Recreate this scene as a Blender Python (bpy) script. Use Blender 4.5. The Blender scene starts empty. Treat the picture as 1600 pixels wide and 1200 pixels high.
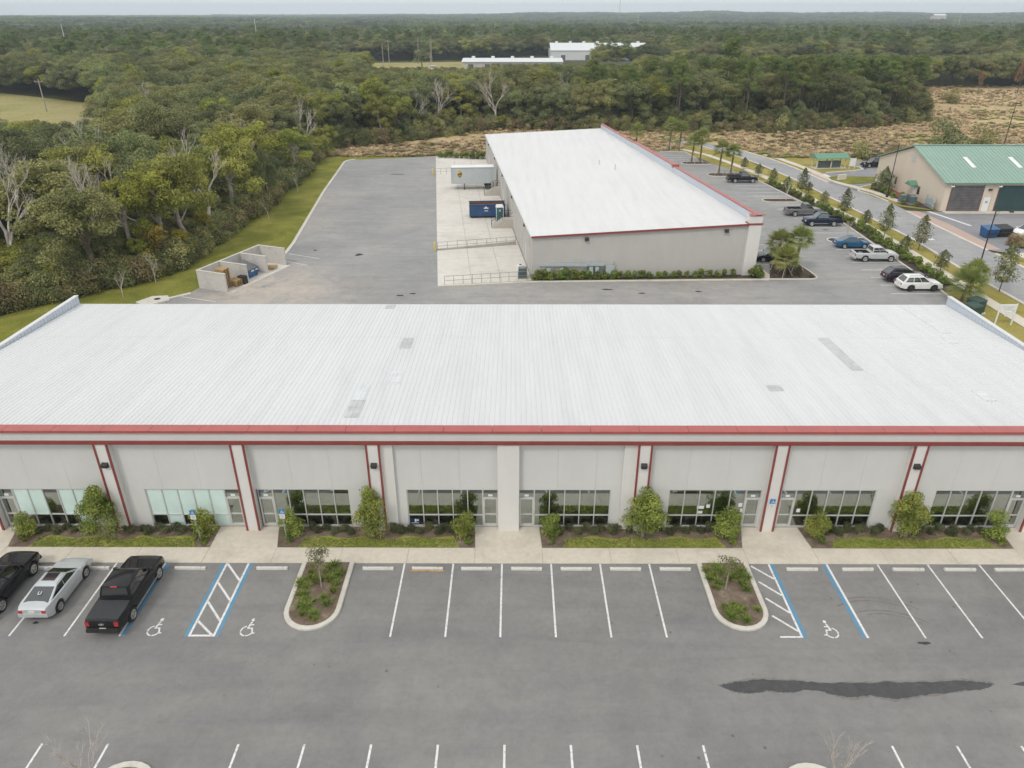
import bpy, bmesh, math, random
import numpy as np
from mathutils import Vector, Matrix, noise as mnoise

R = math.radians
SC = bpy.context.scene
COL = SC.collection
random.seed(7)
RNG = np.random.default_rng(11)

# ------------------------------------------------------------------ camera, sky, sun, exposure
cam_data = bpy.data.cameras.new('camera')
cam_data.sensor_width = 36.0
cam_data.lens = 1130.0 / 1600.0 * 36.0
cam_data.clip_start = 0.5
cam_data.clip_end = 20000.0
cam = bpy.data.objects.new('camera', cam_data)
COL.objects.link(cam)
cam.location = (0, 0, 27.6)
cam.rotation_euler = (R(90 - 27.17), 0, R(0.17))
SC.camera = cam

SUN_EL, SUN_AZ = 48.0, 215.0          # elevation, compass bearing measured from +Y clockwise
world = bpy.data.worlds.new('World')
SC.world = world
world.use_nodes = True
wn = world.node_tree.nodes
wl = world.node_tree.links
wn.clear()
w_out = wn.new('ShaderNodeOutputWorld')
w_bg = wn.new('ShaderNodeBackground')
w_sky = wn.new('ShaderNodeTexSky')
w_sky.sky_type = 'NISHITA'
w_sky.sun_disc = False
w_sky.sun_elevation = R(SUN_EL)
w_sky.sun_rotation = R(SUN_AZ)
w_sky.air_density = 1.2
w_sky.dust_density = 3.0
w_mix = wn.new('ShaderNodeMix')
w_mix.data_type = 'RGBA'
w_mix.inputs[0].default_value = 0.86                      # an even cloud sheet over the clear sky
w_mix.inputs[7].default_value = (9.2, 9.3, 9.2, 1)
wl.new(w_sky.outputs[0], w_mix.inputs[6])
wl.new(w_mix.outputs[2], w_bg.inputs[0])
w_bg.inputs[1].default_value = 0.122
wl.new(w_bg.outputs[0], w_out.inputs[0])

sun_data = bpy.data.lights.new('sun', 'SUN')
sun_data.energy = 1.05
sun_data.angle = R(11)
sun_data.color = (1.0, 0.95, 0.88)
sun = bpy.data.objects.new('sun', sun_data)
COL.objects.link(sun)
az = R(SUN_AZ)
sd = Vector((math.sin(az) * math.cos(R(SUN_EL)), math.cos(az) * math.cos(R(SUN_EL)), math.sin(R(SUN_EL))))
sun.rotation_euler = sd.to_track_quat('Z', 'Y').to_euler()
sun.location = (0, 0, 60)

SC.view_settings.view_transform = 'Standard'
SC.view_settings.look = 'None'
SC.view_settings.exposure = 0.09
SC.view_settings.gamma = 1.0
SC.view_settings.use_curve_mapping = False
SC.render.engine = 'CYCLES'
SC.cycles.max_bounces = 6
SC.cycles.diffuse_bounces = 3
SC.cycles.glossy_bounces = 3
SC.cycles.transmission_bounces = 3
SC.cycles.transparent_max_bounces = 12
SC.cycles.volume_bounces = 0
SC.cycles.use_denoising = True
SC.cycles.use_adaptive_sampling = True
SC.cycles.adaptive_threshold = 0.02

# ------------------------------------------------------------------ materials
MATS = {}

def lin(r, g, b):
    f = lambda c: (c / 255 / 12.92) if c / 255 <= 0.04045 else ((c / 255 + 0.055) / 1.055) ** 2.4
    return (f(r), f(g), f(b))

class NT:
    """small helper around a material node tree"""
    def __init__(s, name):
        s.m = bpy.data.materials.new(name)
        s.m.use_nodes = True
        s.t = s.m.node_tree
        s.b = s.t.nodes['Principled BSDF']
        MATS[name] = s.m
    def n(s, kind, **kw):
        nd = s.t.nodes.new(kind)
        for k, v in kw.items():
            setattr(nd, k, v)
        return nd
    def l(s, a, b):
        s.t.links.new(a, b)
    def coord(s, scale=(1, 1, 1), rot=(0, 0, 0), kind='Object'):
        tc = s.n('ShaderNodeTexCoord')
        mp = s.n('ShaderNodeMapping')
        mp.inputs['Scale'].default_value = scale
        mp.inputs['Rotation'].default_value = rot
        s.l(tc.outputs[kind], mp.inputs[0])
        return mp.outputs[0]
    def noise(s, scale, detail=4, rough=0.55, vec=None, dist=0.0):
        nd = s.n('ShaderNodeTexNoise')
        nd.inputs['Scale'].default_value = scale
        nd.inputs['Detail'].default_value = detail
        nd.inputs['Roughness'].default_value = rough
        nd.inputs['Distortion'].default_value = dist
        if vec is not None:
            s.l(vec, nd.inputs['Vector'])
        return nd.outputs['Fac']
    def ramp(s, fac, stops):
        nd = s.n('ShaderNodeValToRGB')
        el = nd.color_ramp.elements
        while len(el) < len(stops):
            el.new(0.5)
        for e, (p, c) in zip(el, stops):
            e.position = p
            e.color = (c[0], c[1], c[2], 1) if not isinstance(c, (int, float)) else (c, c, c, 1)
        s.l(fac, nd.inputs[0])
        return nd.outputs[0]
    def mix(s, fac, a, b, mode='MIX'):
        nd = s.n('ShaderNodeMix', data_type='RGBA', blend_type=mode)
        for v, i in ((fac, 0), (a, 6), (b, 7)):
            if isinstance(v, (int, float)):
                nd.inputs[i].default_value = v if i == 0 else (v, v, v, 1)
            elif isinstance(v, tuple):
                nd.inputs[i].default_value = (v[0], v[1], v[2], 1)
            else:
                s.l(v, nd.inputs[i])
        return nd.outputs[2]
    def bump(s, h, strength=0.3, dist=0.02):
        nd = s.n('ShaderNodeBump')
        nd.inputs['Strength'].default_value = strength
        nd.inputs['Distance'].default_value = dist
        s.l(h, nd.inputs['Height'])
        s.l(nd.outputs[0], s.b.inputs['Normal'])
    def base(s, c):
        if isinstance(c, tuple):
            s.b.inputs['Base Color'].default_value = (c[0], c[1], c[2], 1)
        else:
            s.l(c, s.b.inputs['Base Color'])
    def set(s, **kw):
        for k, v in kw.items():
            s.b.inputs[k.replace('_', ' ')].default_value = v

def plain(name, c, rough=0.6, var=0.12, scale=3.0, metal=0.0, coat=0.0, spec=0.5, bump=0.0):
    t = NT(name)
    v = t.coord()
    f = t.noise(scale, 5, 0.6, v)
    lo = tuple(x * (1 - var) for x in c)
    hi = tuple(min(1, x * (1 + var)) for x in c)
    t.base(t.ramp(f, [(0.3, lo), (0.7, hi)]))
    t.set(Roughness=rough, Metallic=metal)
    t.b.inputs['Coat Weight'].default_value = coat
    t.b.inputs['Coat Roughness'].default_value = 0.05
    t.b.inputs['Specular IOR Level'].default_value = spec
    if bump:
        t.bump(t.noise(scale * 8, 4, 0.6, v), bump, 0.02)
    return t.m

def make_materials():
    # asphalt: faded grey with broad blotches, streaks along the driving direction, grain and spots
    def asphalt(name, c, streak_rot=0.0, dirt=None):
        t = NT(name)
        v = t.coord()
        vs = t.coord((0.10, 0.9, 1), (0, 0, streak_rot))
        big = t.noise(0.09, 6, 0.6, v, 0.6)
        mid = t.noise(0.7, 6, 0.65, v, 0.4)
        st = t.noise(1.0, 6, 0.6, vs, 0.5)
        fine = t.noise(28, 3, 0.7, v)
        col = t.ramp(big, [(0.28, tuple(x * 0.84 for x in c)), (0.5, c), (0.72, (c[0] * 1.16, c[1] * 1.14, c[2] * 1.10))])
        col = t.mix(0.75, col, t.ramp(st, [(0.25, (0.83, 0.83, 0.84)), (0.5, (1, 1, 1)), (0.75, (1.11, 1.09, 1.06))]), 'MULTIPLY')
        col = t.mix(0.7, col, t.ramp(t.noise(3.2, 5, 0.7, v, 0.3), [(0.28, (0.86, 0.86, 0.86)), (0.5, (1.0, 1.0, 1.0)), (0.74, (1.1, 1.1, 1.09))]), 'MULTIPLY')
        col = t.mix(0.75, col, t.ramp(mid, [(0.25, (0.82, 0.82, 0.83)), (0.6, (1.0, 1.0, 1.0)), (0.8, (1.1, 1.08, 1.05))]), 'MULTIPLY')
        col = t.mix(0.5, col, t.ramp(fine, [(0.3, (0.72, 0.72, 0.72)), (0.7, (1.28, 1.28, 1.28))]), 'MULTIPLY')
        # small dark drips
        vo = t.n('ShaderNodeTexVoronoi')
        vo.inputs['Scale'].default_value = 0.85
        t.l(v, vo.inputs['Vector'])
        dr = t.ramp(vo.outputs['Distance'], [(0.035, (0.55, 0.55, 0.55)), (0.08, (1, 1, 1))])
        gate = t.ramp(t.noise(0.16, 2, 0.5, v), [(0.47, 0.0), (0.55, 1.0)])
        col = t.mix(gate, col, t.mix(1.0, col, dr, 'MULTIPLY'))
        if dirt:                                        # sandy soil tracked over the asphalt
            for (dx, dy, rad, amt) in dirt:
                vm = t.n('ShaderNodeVectorMath', operation='DISTANCE')
                vm.inputs[1].default_value = (dx, dy, 0)
                t.l(v, vm.inputs[0])
                mr = t.n('ShaderNodeMapRange')
                mr.inputs[1].default_value = 0; mr.inputs[2].default_value = rad; mr.inputs[3].default_value = 1; mr.inputs[4].default_value = 0
                t.l(vm.outputs['Value'], mr.inputs[0])
                mu = t.n('ShaderNodeMath', operation='MULTIPLY')
                t.l(mr.outputs[0], mu.inputs[0]); t.l(t.ramp(t.noise(0.45, 6, 0.7, v, 1.0), [(0.34, 0.0), (0.66, amt)]), mu.inputs[1])
                col = t.mix(mu.outputs[0], col, (0.52, 0.44, 0.36))
        t.base(col)
        t.set(Roughness=0.9)
        t.b.inputs['Specular IOR Level'].default_value = 0.25
        t.bump(fine, 0.35, 0.01)
        return t.m
    asphalt('asphalt_front', (0.224, 0.219, 0.213))
    asphalt('asphalt_rear', (0.292, 0.289, 0.285), R(80), [(-29.5, 79.5, 10.0, 1.0), (-24, 74, 12.0, 0.7), (-32, 105, 9.0, 0.6), (-33.5, 120, 9.0, 0.6), (2, 76, 14, 0.35), (20, 77, 14, 0.35)])
    asphalt('asphalt_road', (0.325, 0.325, 0.325), R(85))
    asphalt('asphalt_yard', (0.25, 0.25, 0.262), 0)

    plain('tyre_mark', (0.185, 0.172, 0.160), 0.9, 0.25, 3.0, spec=0.2)
    plain('tyre_mark_pale', (0.285, 0.278, 0.268), 0.9, 0.12, 2.0, spec=0.2)
    t = NT('wet_asphalt')
    v = t.coord()
    t.base(t.ramp(t.noise(3, 5, 0.6, v), [(0.3, (0.040, 0.040, 0.042)), (0.7, (0.062, 0.061, 0.062))]))
    t.l(t.ramp(t.noise(0.9, 4, 0.5, v), [(0.42, 0.16), (0.62, 0.5)]), t.b.inputs['Roughness'])
    t.bump(t.noise(30, 3, 0.6, v), 0.12, 0.01)

    def concrete(name, c, sc=0.35):
        t = NT(name)
        v = t.coord()
        a = t.noise(sc, 6, 0.62, v, 0.5)
        b = t.noise(sc * 9, 5, 0.6, v)
        col = t.ramp(a, [(0.25, (c[0] * 0.80, c[1] * 0.79, c[2] * 0.77)), (0.5, c), (0.78, tuple(x * 1.08 for x in c))])
        col = t.mix(0.5, col, t.ramp(b, [(0.28, (0.80, 0.80, 0.80)), (0.6, (1.05, 1.05, 1.05))]), 'MULTIPLY')
        st = t.ramp(t.noise(0.5, 5, 0.7, v, 1.5), [(0.64, 0.0), (0.80, 0.5)])
        col = t.mix(st, col, tuple(x * 0.45 for x in c))
        t.base(col)
        t.set(Roughness=0.88)
        t.b.inputs['Specular IOR Level'].default_value = 0.25
        t.bump(t.noise(40, 3, 0.6, v), 0.2, 0.005)
        return t.m
    concrete('concrete_walk', (0.60, 0.545, 0.46))
    concrete('concrete_apron', (0.60, 0.57, 0.52), 0.12)
    concrete('concrete_curb', (0.57, 0.54, 0.48), 0.5)
    concrete('concrete_block', (0.52, 0.50, 0.47), 0.4)
    concrete('wheel_stop', (0.62, 0.60, 0.55), 1.0)
    concrete('concrete_grey', (0.40, 0.38, 0.35), 0.6)

    t = NT('brick_paving')
    br = t.n('ShaderNodeTexBrick')
    t.l(t.coord(), br.inputs['Vector'])
    br.inputs['Scale'].default_value = 3.5
    br.inputs['Color1'].default_value = (0.46, 0.31, 0.26, 1)
    br.inputs['Color2'].default_value = (0.40, 0.28, 0.24, 1)
    br.inputs['Mortar'].default_value = (0.45, 0.42, 0.38, 1)
    t.base(br.outputs['Color'])
    t.set(Roughness=0.9)

    # worn paint: coverage breaks up with a fine noise
    def paint(name, c, under=(0.2, 0.195, 0.19)):
        t = NT(name)
        v = t.coord()
        f = t.ramp(t.noise(7, 6, 0.75, v), [(0.35, 0.9), (0.47, 0.0)])
        g = t.noise(1.2, 4, 0.6, v)
        col = t.ramp(g, [(0.3, tuple(x * 0.86 for x in c)), (0.7, c)])
        t.base(t.mix(f, col, under))
        t.set(Roughness=0.75)
    paint('paint_white', (0.74, 0.735, 0.72))
    paint('paint_blue', (0.10, 0.27, 0.42))
    plain('paint_yellow', (0.62, 0.50, 0.12), 0.6)

    # painted stucco walls
    def wallmat(name, c):
        t = NT(name)
        v = t.coord()
        vz = t.coord((1.6, 1.6, 0.18))
        st = t.noise(1.0, 5, 0.6, vz, 0.3)
        col = t.ramp(st, [(0.25, tuple(x * 0.965 for x in c)), (0.6, c), (0.85, tuple(min(1, x * 1.02) for x in c))])
        col = t.mix(0.35, col, t.ramp(t.noise(0.5, 5, 0.6, v), [(0.3, (0.88, 0.88, 0.88)), (0.7, (1.05, 1.05, 1.05))]), 'MULTIPLY')
        t.base(col)
        t.set(Roughness=0.85)
        t.b.inputs['Specular IOR Level'].default_value = 0.3
        t.bump(t.noise(60, 2, 0.5, v), 0.15, 0.004)
    wallmat('wall_grey', (0.60, 0.595, 0.575))
    wallmat('wall_trim', (0.66, 0.645, 0.615))
    wallmat('metal_siding', (0.50, 0.485, 0.46))
    wallmat('beige_siding', (0.64, 0.555, 0.46))
    wallmat('far_wall', (0.52, 0.48, 0.42))

    # white painted metal roof, streaked down the fall of the sheets
    def roofmat(name, c, ang=0.0, dirt=0.10):
        t = NT(name)
        v = t.coord((1.2, 0.10, 1), (0, 0, ang))
        v2 = t.coord()
        col = t.ramp(t.noise(1.0, 6, 0.6, v), [(0.28, tuple(x * (1 - dirt) for x in c)), (0.55, c), (0.8, tuple(min(1, x * 1.03) for x in c))])
        col = t.mix(0.5, col, t.ramp(t.noise(0.06, 5, 0.6, v2), [(0.3, (0.93, 0.93, 0.94)), (0.7, (1.03, 1.03, 1.03))]), 'MULTIPLY')
        t.base(col)
        t.set(Roughness=0.45)
        t.b.inputs['Specular IOR Level'].default_value = 0.35
    roofmat('roof_white', (0.612, 0.618, 0.618), 0, 0.075)
    roofmat('roof_white_rear', (0.635, 0.635, 0.630), R(90), 0.08)
    plain('roof_lap', (0.52, 0.52, 0.52), 0.6)
    plain('roof_patch', (0.47, 0.475, 0.48), 0.5, 0.16, 1.5)
    plain('roof_patch_pale', (0.60, 0.62, 0.625), 0.5, 0.10, 1.5)
    roofmat('parapet_metal', (0.52, 0.57, 0.63), 0, 0.08)
    roofmat('roof_green', (0.245, 0.365, 0.300), R(0), 0.08)
    plain('green_trim', (0.11, 0.26, 0.18), 0.5)
    plain('red_trim', (0.235, 0.048, 0.042), 0.5, 0.10, 2.0)
    plain('red_cap', (0.37, 0.088, 0.078), 0.42, 0.08, 1.2)

    # glass, metal, plastics
    t = NT('storefront_glass')
    gl = t.n('ShaderNodeBsdfGlossy')
    gl.inputs['Color'].default_value = (0.80, 0.88, 0.86, 1)
    gl.inputs['Roughness'].default_value = 0.015
    tr = t.n('ShaderNodeBsdfTransparent')
    tr.inputs['Color'].default_value = (0.42, 0.48, 0.46, 1)
    mx = t.n('ShaderNodeMixShader')
    mx.inputs[0].default_value = 0.42
    t.l(tr.outputs[0], mx.inputs[1])
    t.l(gl.outputs[0], mx.inputs[2])
    t.l(mx.outputs[0], t.t.nodes['Material Output'].inputs['Surface'])
    plain('window_film', (0.60, 0.74, 0.70), 0.35, 0.06, 1.0)
    plain('car_glass', (0.016, 0.020, 0.021), 0.05, 0.1, 2.0, spec=1.0, coat=0.8)
    plain('car_glass_pale', (0.10, 0.13, 0.14), 0.06, 0.1, 2.0, spec=1.0)
    plain('aluminium', (0.60, 0.60, 0.58), 0.4, 0.06, 3.0, 0.3)
    plain('galvanised', (0.40, 0.42, 0.43), 0.45, 0.15, 6.0, 0.5)
    plain('rail_grey', (0.27, 0.25, 0.23), 0.6, 0.12, 6.0)
    plain('dark_metal', (0.035, 0.033, 0.032), 0.5, 0.2, 6.0)
    plain('black_pole', (0.018, 0.018, 0.02), 0.45, 0.2, 6.0)
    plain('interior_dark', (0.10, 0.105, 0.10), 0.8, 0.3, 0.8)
    plain('interior_floor', (0.30, 0.29, 0.27), 0.6, 0.1, 0.8)
    plain('carton', (0.42, 0.32, 0.20), 0.8)
    plain('tyre', (0.018, 0.018, 0.018), 0.85, 0.2, 10)
    plain('rim_silver', (0.55, 0.55, 0.54), 0.3, 0.06, 4.0, 0.8)
    plain('rim_dark', (0.06, 0.06, 0.065), 0.4, 0.1, 4.0, 0.5)
    plain('tail_red', (0.45, 0.02, 0.02), 0.2, 0.1, 8.0, coat=0.6)
    plain('lamp_clear', (0.66, 0.68, 0.68), 0.12, 0.06, 8.0, coat=0.6)
    plain('plate_white', (0.62, 0.60, 0.52), 0.5, 0.08, 30.0)
    plain('black_plastic', (0.02, 0.02, 0.021), 0.6, 0.15, 8.0)
    plain('tonneau', (0.030, 0.032, 0.035), 0.7, 0.15, 5.0)
    for nm, c, r in (('paint_black', (0.008, 0.008, 0.010), 0.25), ('paint_silver', (0.50, 0.52, 0.53), 0.28), ('paint_navy', (0.010, 0.016, 0.040), 0.25),
                     ('paint_bluecar', (0.010, 0.090, 0.19), 0.25), ('paint_whitecar', (0.75, 0.75, 0.73), 0.3), ('paint_palesilver', (0.55, 0.56, 0.56), 0.3),
                     ('paint_purple', (0.022, 0.012, 0.026), 0.25), ('paint_greycar', (0.14, 0.14, 0.14), 0.3)):
        plain(nm, c, r, 0.05, 1.0, 0.25 if 'silver' in nm else 0.0, coat=0.55, spec=0.15)
    plain('trailer_grey', (0.43, 0.47, 0.48), 0.45, 0.06, 0.7)
    plain('trailer_top', (0.70, 0.70, 0.68), 0.5, 0.08, 0.7)
    plain('logo_gold', (0.62, 0.44, 0.03), 0.5)
    plain('logo_brown', (0.07, 0.045, 0.02), 0.5)
    plain('bin_blue', (0.022, 0.070, 0.17), 0.5, 0.2, 1.5)
    plain('bin_blue_bright', (0.012, 0.085, 0.22), 0.45, 0.2, 2.0)
    plain('bin_lid', (0.11, 0.11, 0.125), 0.5, 0.2, 2.0)
    plain('rust_brown', (0.16, 0.08, 0.06), 0.8, 0.25, 3.0)
    plain('toilet_teal', (0.03, 0.12, 0.13), 0.45, 0.1, 3.0)
    plain('white_plastic', (0.72, 0.73, 0.72), 0.4, 0.05, 4.0)
    plain('hvac_beige', (0.44, 0.41, 0.36), 0.6, 0.1, 3.0)
    plain('pallet_wood', (0.40, 0.27, 0.13), 0.85, 0.3, 4.0)
    plain('utility_green', (0.022, 0.055, 0.04), 0.55, 0.2, 4.0)
    plain('utility_slate', (0.10, 0.14, 0.15), 0.55, 0.15, 4.0)
    plain('cabinet_pale', (0.38, 0.43, 0.44), 0.5, 0.12, 4.0)
    plain('rollup_grey', (0.11, 0.105, 0.11), 0.6, 0.3, 1.2)
    plain('rollup_teal', (0.020, 0.058, 0.062), 0.55, 0.15, 1.2)
    plain('sign_blue', (0.012, 0.19, 0.46), 0.45, 0.05, 6)
    plain('sign_white', (0.72, 0.73, 0.73), 0.5, 0.05, 6)
    plain('poster_navy', (0.012, 0.03, 0.09), 0.5, 0.1, 6)
    plain('stake_wood', (0.55, 0.49, 0.38), 0.8, 0.2, 5)
    plain('skin', (0.45, 0.28, 0.2), 0.6)
    plain('clothes_dark', (0.02, 0.022, 0.03), 0.9)
    plain('red_mulch', (0.25, 0.06, 0.04), 0.95, 0.3, 4)
    plain('pole_wood', (0.34, 0.31, 0.27), 0.9, 0.2, 2)
    plain('white_sand', (0.66, 0.62, 0.55), 0.95, 0.1, 0.4)

    # ground covers
    def soil(name, stops, sc, sc2, bump=0.5):
        t = NT(name)
        v = t.coord()
        a = t.noise(sc, 6, 0.65, v, 0.6)
        b = t.noise(sc2, 5, 0.7, v)
        col = t.ramp(a, stops)
        col = t.mix(0.8, col, t.ramp(b, [(0.28, (0.55, 0.55, 0.55)), (0.5, (1, 1, 1)), (0.75, (1.4, 1.38, 1.3))]), 'MULTIPLY')
        t.base(col)
        t.set(Roughness=0.95)
        t.b.inputs['Specular IOR Level'].default_value = 0.1
        t.bump(b, bump, 0.08)
    soil('forest_floor', [(0.3, (0.045, 0.047, 0.022)), (0.55, (0.075, 0.078, 0.034)), (0.75, (0.11, 0.098, 0.05))], 0.06, 1.2)
    soil('lawn', [(0.28, (0.115, 0.130, 0.022)), (0.5, (0.185, 0.190, 0.036)), (0.72, (0.27, 0.245, 0.07))], 0.22, 7.0)
    soil('bed_grass', [(0.28, (0.17, 0.215, 0.035)), (0.5, (0.25, 0.27, 0.055)), (0.72, (0.38, 0.345, 0.13))], 0.7, 14.0)
    soil('verge_grass', [(0.28, (0.19, 0.18, 0.035)), (0.5, (0.29, 0.25, 0.065)), (0.72, (0.36, 0.30, 0.12))], 0.3, 8.0)
    soil('field_grass', [(0.28, (0.22, 0.215, 0.07)), (0.5, (0.31, 0.275, 0.115)), (0.72, (0.35, 0.29, 0.16))], 0.05, 1.0)
    soil('mulch', [(0.3, (0.13, 0.092, 0.068)), (0.55, (0.22, 0.168, 0.128)), (0.75, (0.36, 0.30, 0.24))], 1.4, 22.0, 0.8)
    soil('dark_mulch', [(0.3, (0.06, 0.045, 0.04)), (0.55, (0.10, 0.075, 0.065)), (0.75, (0.15, 0.12, 0.10))], 1.4, 22.0, 0.8)
    soil('meadow', [(0.25, (0.27, 0.225, 0.10)), (0.42, (0.40, 0.305, 0.165)), (0.58, (0.48, 0.365, 0.21)), (0.75, (0.56, 0.46, 0.30))], 0.045, 0.35, 0.3)

    # foliage: colour runs with a per-leaf tone attribute and a per-plant random value
    def leaf(name, dark, mid, light, hue=0.016, val=0.34, trans=0.3):
        t = NT(name)
        at = t.n('ShaderNodeAttribute', attribute_name='tone')
        oi = t.n('ShaderNodeObjectInfo')
        col = t.ramp(at.outputs['Fac'], [(0.05, dark), (0.5, mid), (0.95, light)])
        hs = t.n('ShaderNodeHueSaturation')
        mh = t.n('ShaderNodeMapRange')
        mh.inputs[3].default_value = 0.5 - hue
        mh.inputs[4].default_value = 0.5 + hue * 0.6
        t.l(oi.outputs['Random'], mh.inputs[0])
        t.l(mh.outputs[0], hs.inputs['Hue'])
        m2 = t.n('ShaderNodeMath', operation='MULTIPLY')
        m2.inputs[1].default_value = 7.31
        m3 = t.n('ShaderNodeMath', operation='FRACT')
        t.l(oi.outputs['Random'], m2.inputs[0])
        t.l(m2.outputs[0], m3.inputs[0])
        mv = t.n('ShaderNodeMapRange')
        mv.inputs[3].default_value = 1 - val
        mv.inputs[4].default_value = 1 + val
        t.l(m3.outputs[0], mv.inputs[0])
        t.l(mv.outputs[0], hs.inputs['Value'])
        hs.inputs['Saturation'].default_value = 0.95
        t.l(col, hs.inputs['Color'])
        t.base(hs.outputs[0])
        t.set(Roughness=0.7)
        t.b.inputs['Specular IOR Level'].default_value = 0.25
        tl = t.n('ShaderNodeBsdfTranslucent')
        t.l(hs.outputs[0], tl.inputs['Color'])
        mx = t.n('ShaderNodeMixShader')
        mx.inputs[0].default_value = trans
        t.l(t.b.outputs[0], mx.inputs[1])
        t.l(tl.outputs[0], mx.inputs[2])
        t.l(mx.outputs[0], t.t.nodes['Material Output'].inputs['Surface'])
    leaf('leaf_oak', (0.092, 0.118, 0.044), (0.182, 0.212, 0.078), (0.315, 0.335, 0.135))
    leaf('leaf_olive', (0.130, 0.138, 0.046), (0.245, 0.245, 0.082), (0.385, 0.370, 0.140))
    leaf('leaf_lime', (0.14, 0.175, 0.020), (0.26, 0.295, 0.036), (0.44, 0.44, 0.065), 0.012, 0.1)
    leaf('leaf_yellow', (0.22, 0.19, 0.02), (0.38, 0.32, 0.03), (0.52, 0.42, 0.06), 0.02, 0.2)
    leaf('leaf_pine', (0.075, 0.112, 0.026), (0.140, 0.195, 0.044), (0.225, 0.275, 0.066), 0.02, 0.2)
    leaf('leaf_gum', (0.130, 0.150, 0.028), (0.265, 0.280, 0.050), (0.430, 0.420, 0.090), 0.012, 0.12)
    leaf('leaf_rust', (0.15, 0.075, 0.03), (0.26, 0.14, 0.055), (0.38, 0.22, 0.09), 0.02, 0.2)
    leaf('leaf_scrub', (0.17, 0.135, 0.06), (0.29, 0.235, 0.11), (0.42, 0.35, 0.18), 0.03, 0.3)
    leaf('leaf_fresh', (0.110, 0.155, 0.022), (0.245, 0.305, 0.045), (0.43, 0.46, 0.10), 0.02, 0.12)
    leaf('leaf_darkshrub', (0.055, 0.066, 0.028), (0.110, 0.125, 0.050), (0.185, 0.195, 0.085), 0.02, 0.2)
    leaf('leaf_hedge', (0.085, 0.130, 0.018), (0.165, 0.230, 0.034), (0.27, 0.33, 0.07), 0.02, 0.2)
    leaf('leaf_street', (0.085, 0.104, 0.044), (0.165, 0.185, 0.075), (0.27, 0.27, 0.125), 0.03, 0.25)
    leaf('leaf_palm', (0.13, 0.165, 0.036), (0.235, 0.275, 0.062), (0.36, 0.375, 0.12), 0.02, 0.15)
    leaf('leaf_grass', (0.17, 0.235, 0.035), (0.29, 0.355, 0.06), (0.45, 0.47, 0.13), 0.02, 0.15)
    leaf('leaf_dry', (0.40, 0.29, 0.15), (0.58, 0.445, 0.25), (0.72, 0.60, 0.40), 0.02, 0.3)
    leaf('leaf_far', (0.075, 0.094, 0.050), (0.138, 0.160, 0.078), (0.22, 0.235, 0.115), 0.02, 0.42)
    plain('bark', (0.115, 0.095, 0.075), 0.95, 0.35, 3.0, spec=0.1)
    plain('bark_pale', (0.34, 0.30, 0.26), 0.95, 0.25, 3.0, spec=0.1)
    plain('bark_bare', (0.50, 0.45, 0.40), 0.95, 0.25, 3.0, spec=0.1)
    plain('palm_bark', (0.19, 0.15, 0.11), 0.95, 0.35, 6.0, spec=0.1)

make_materials()

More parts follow.
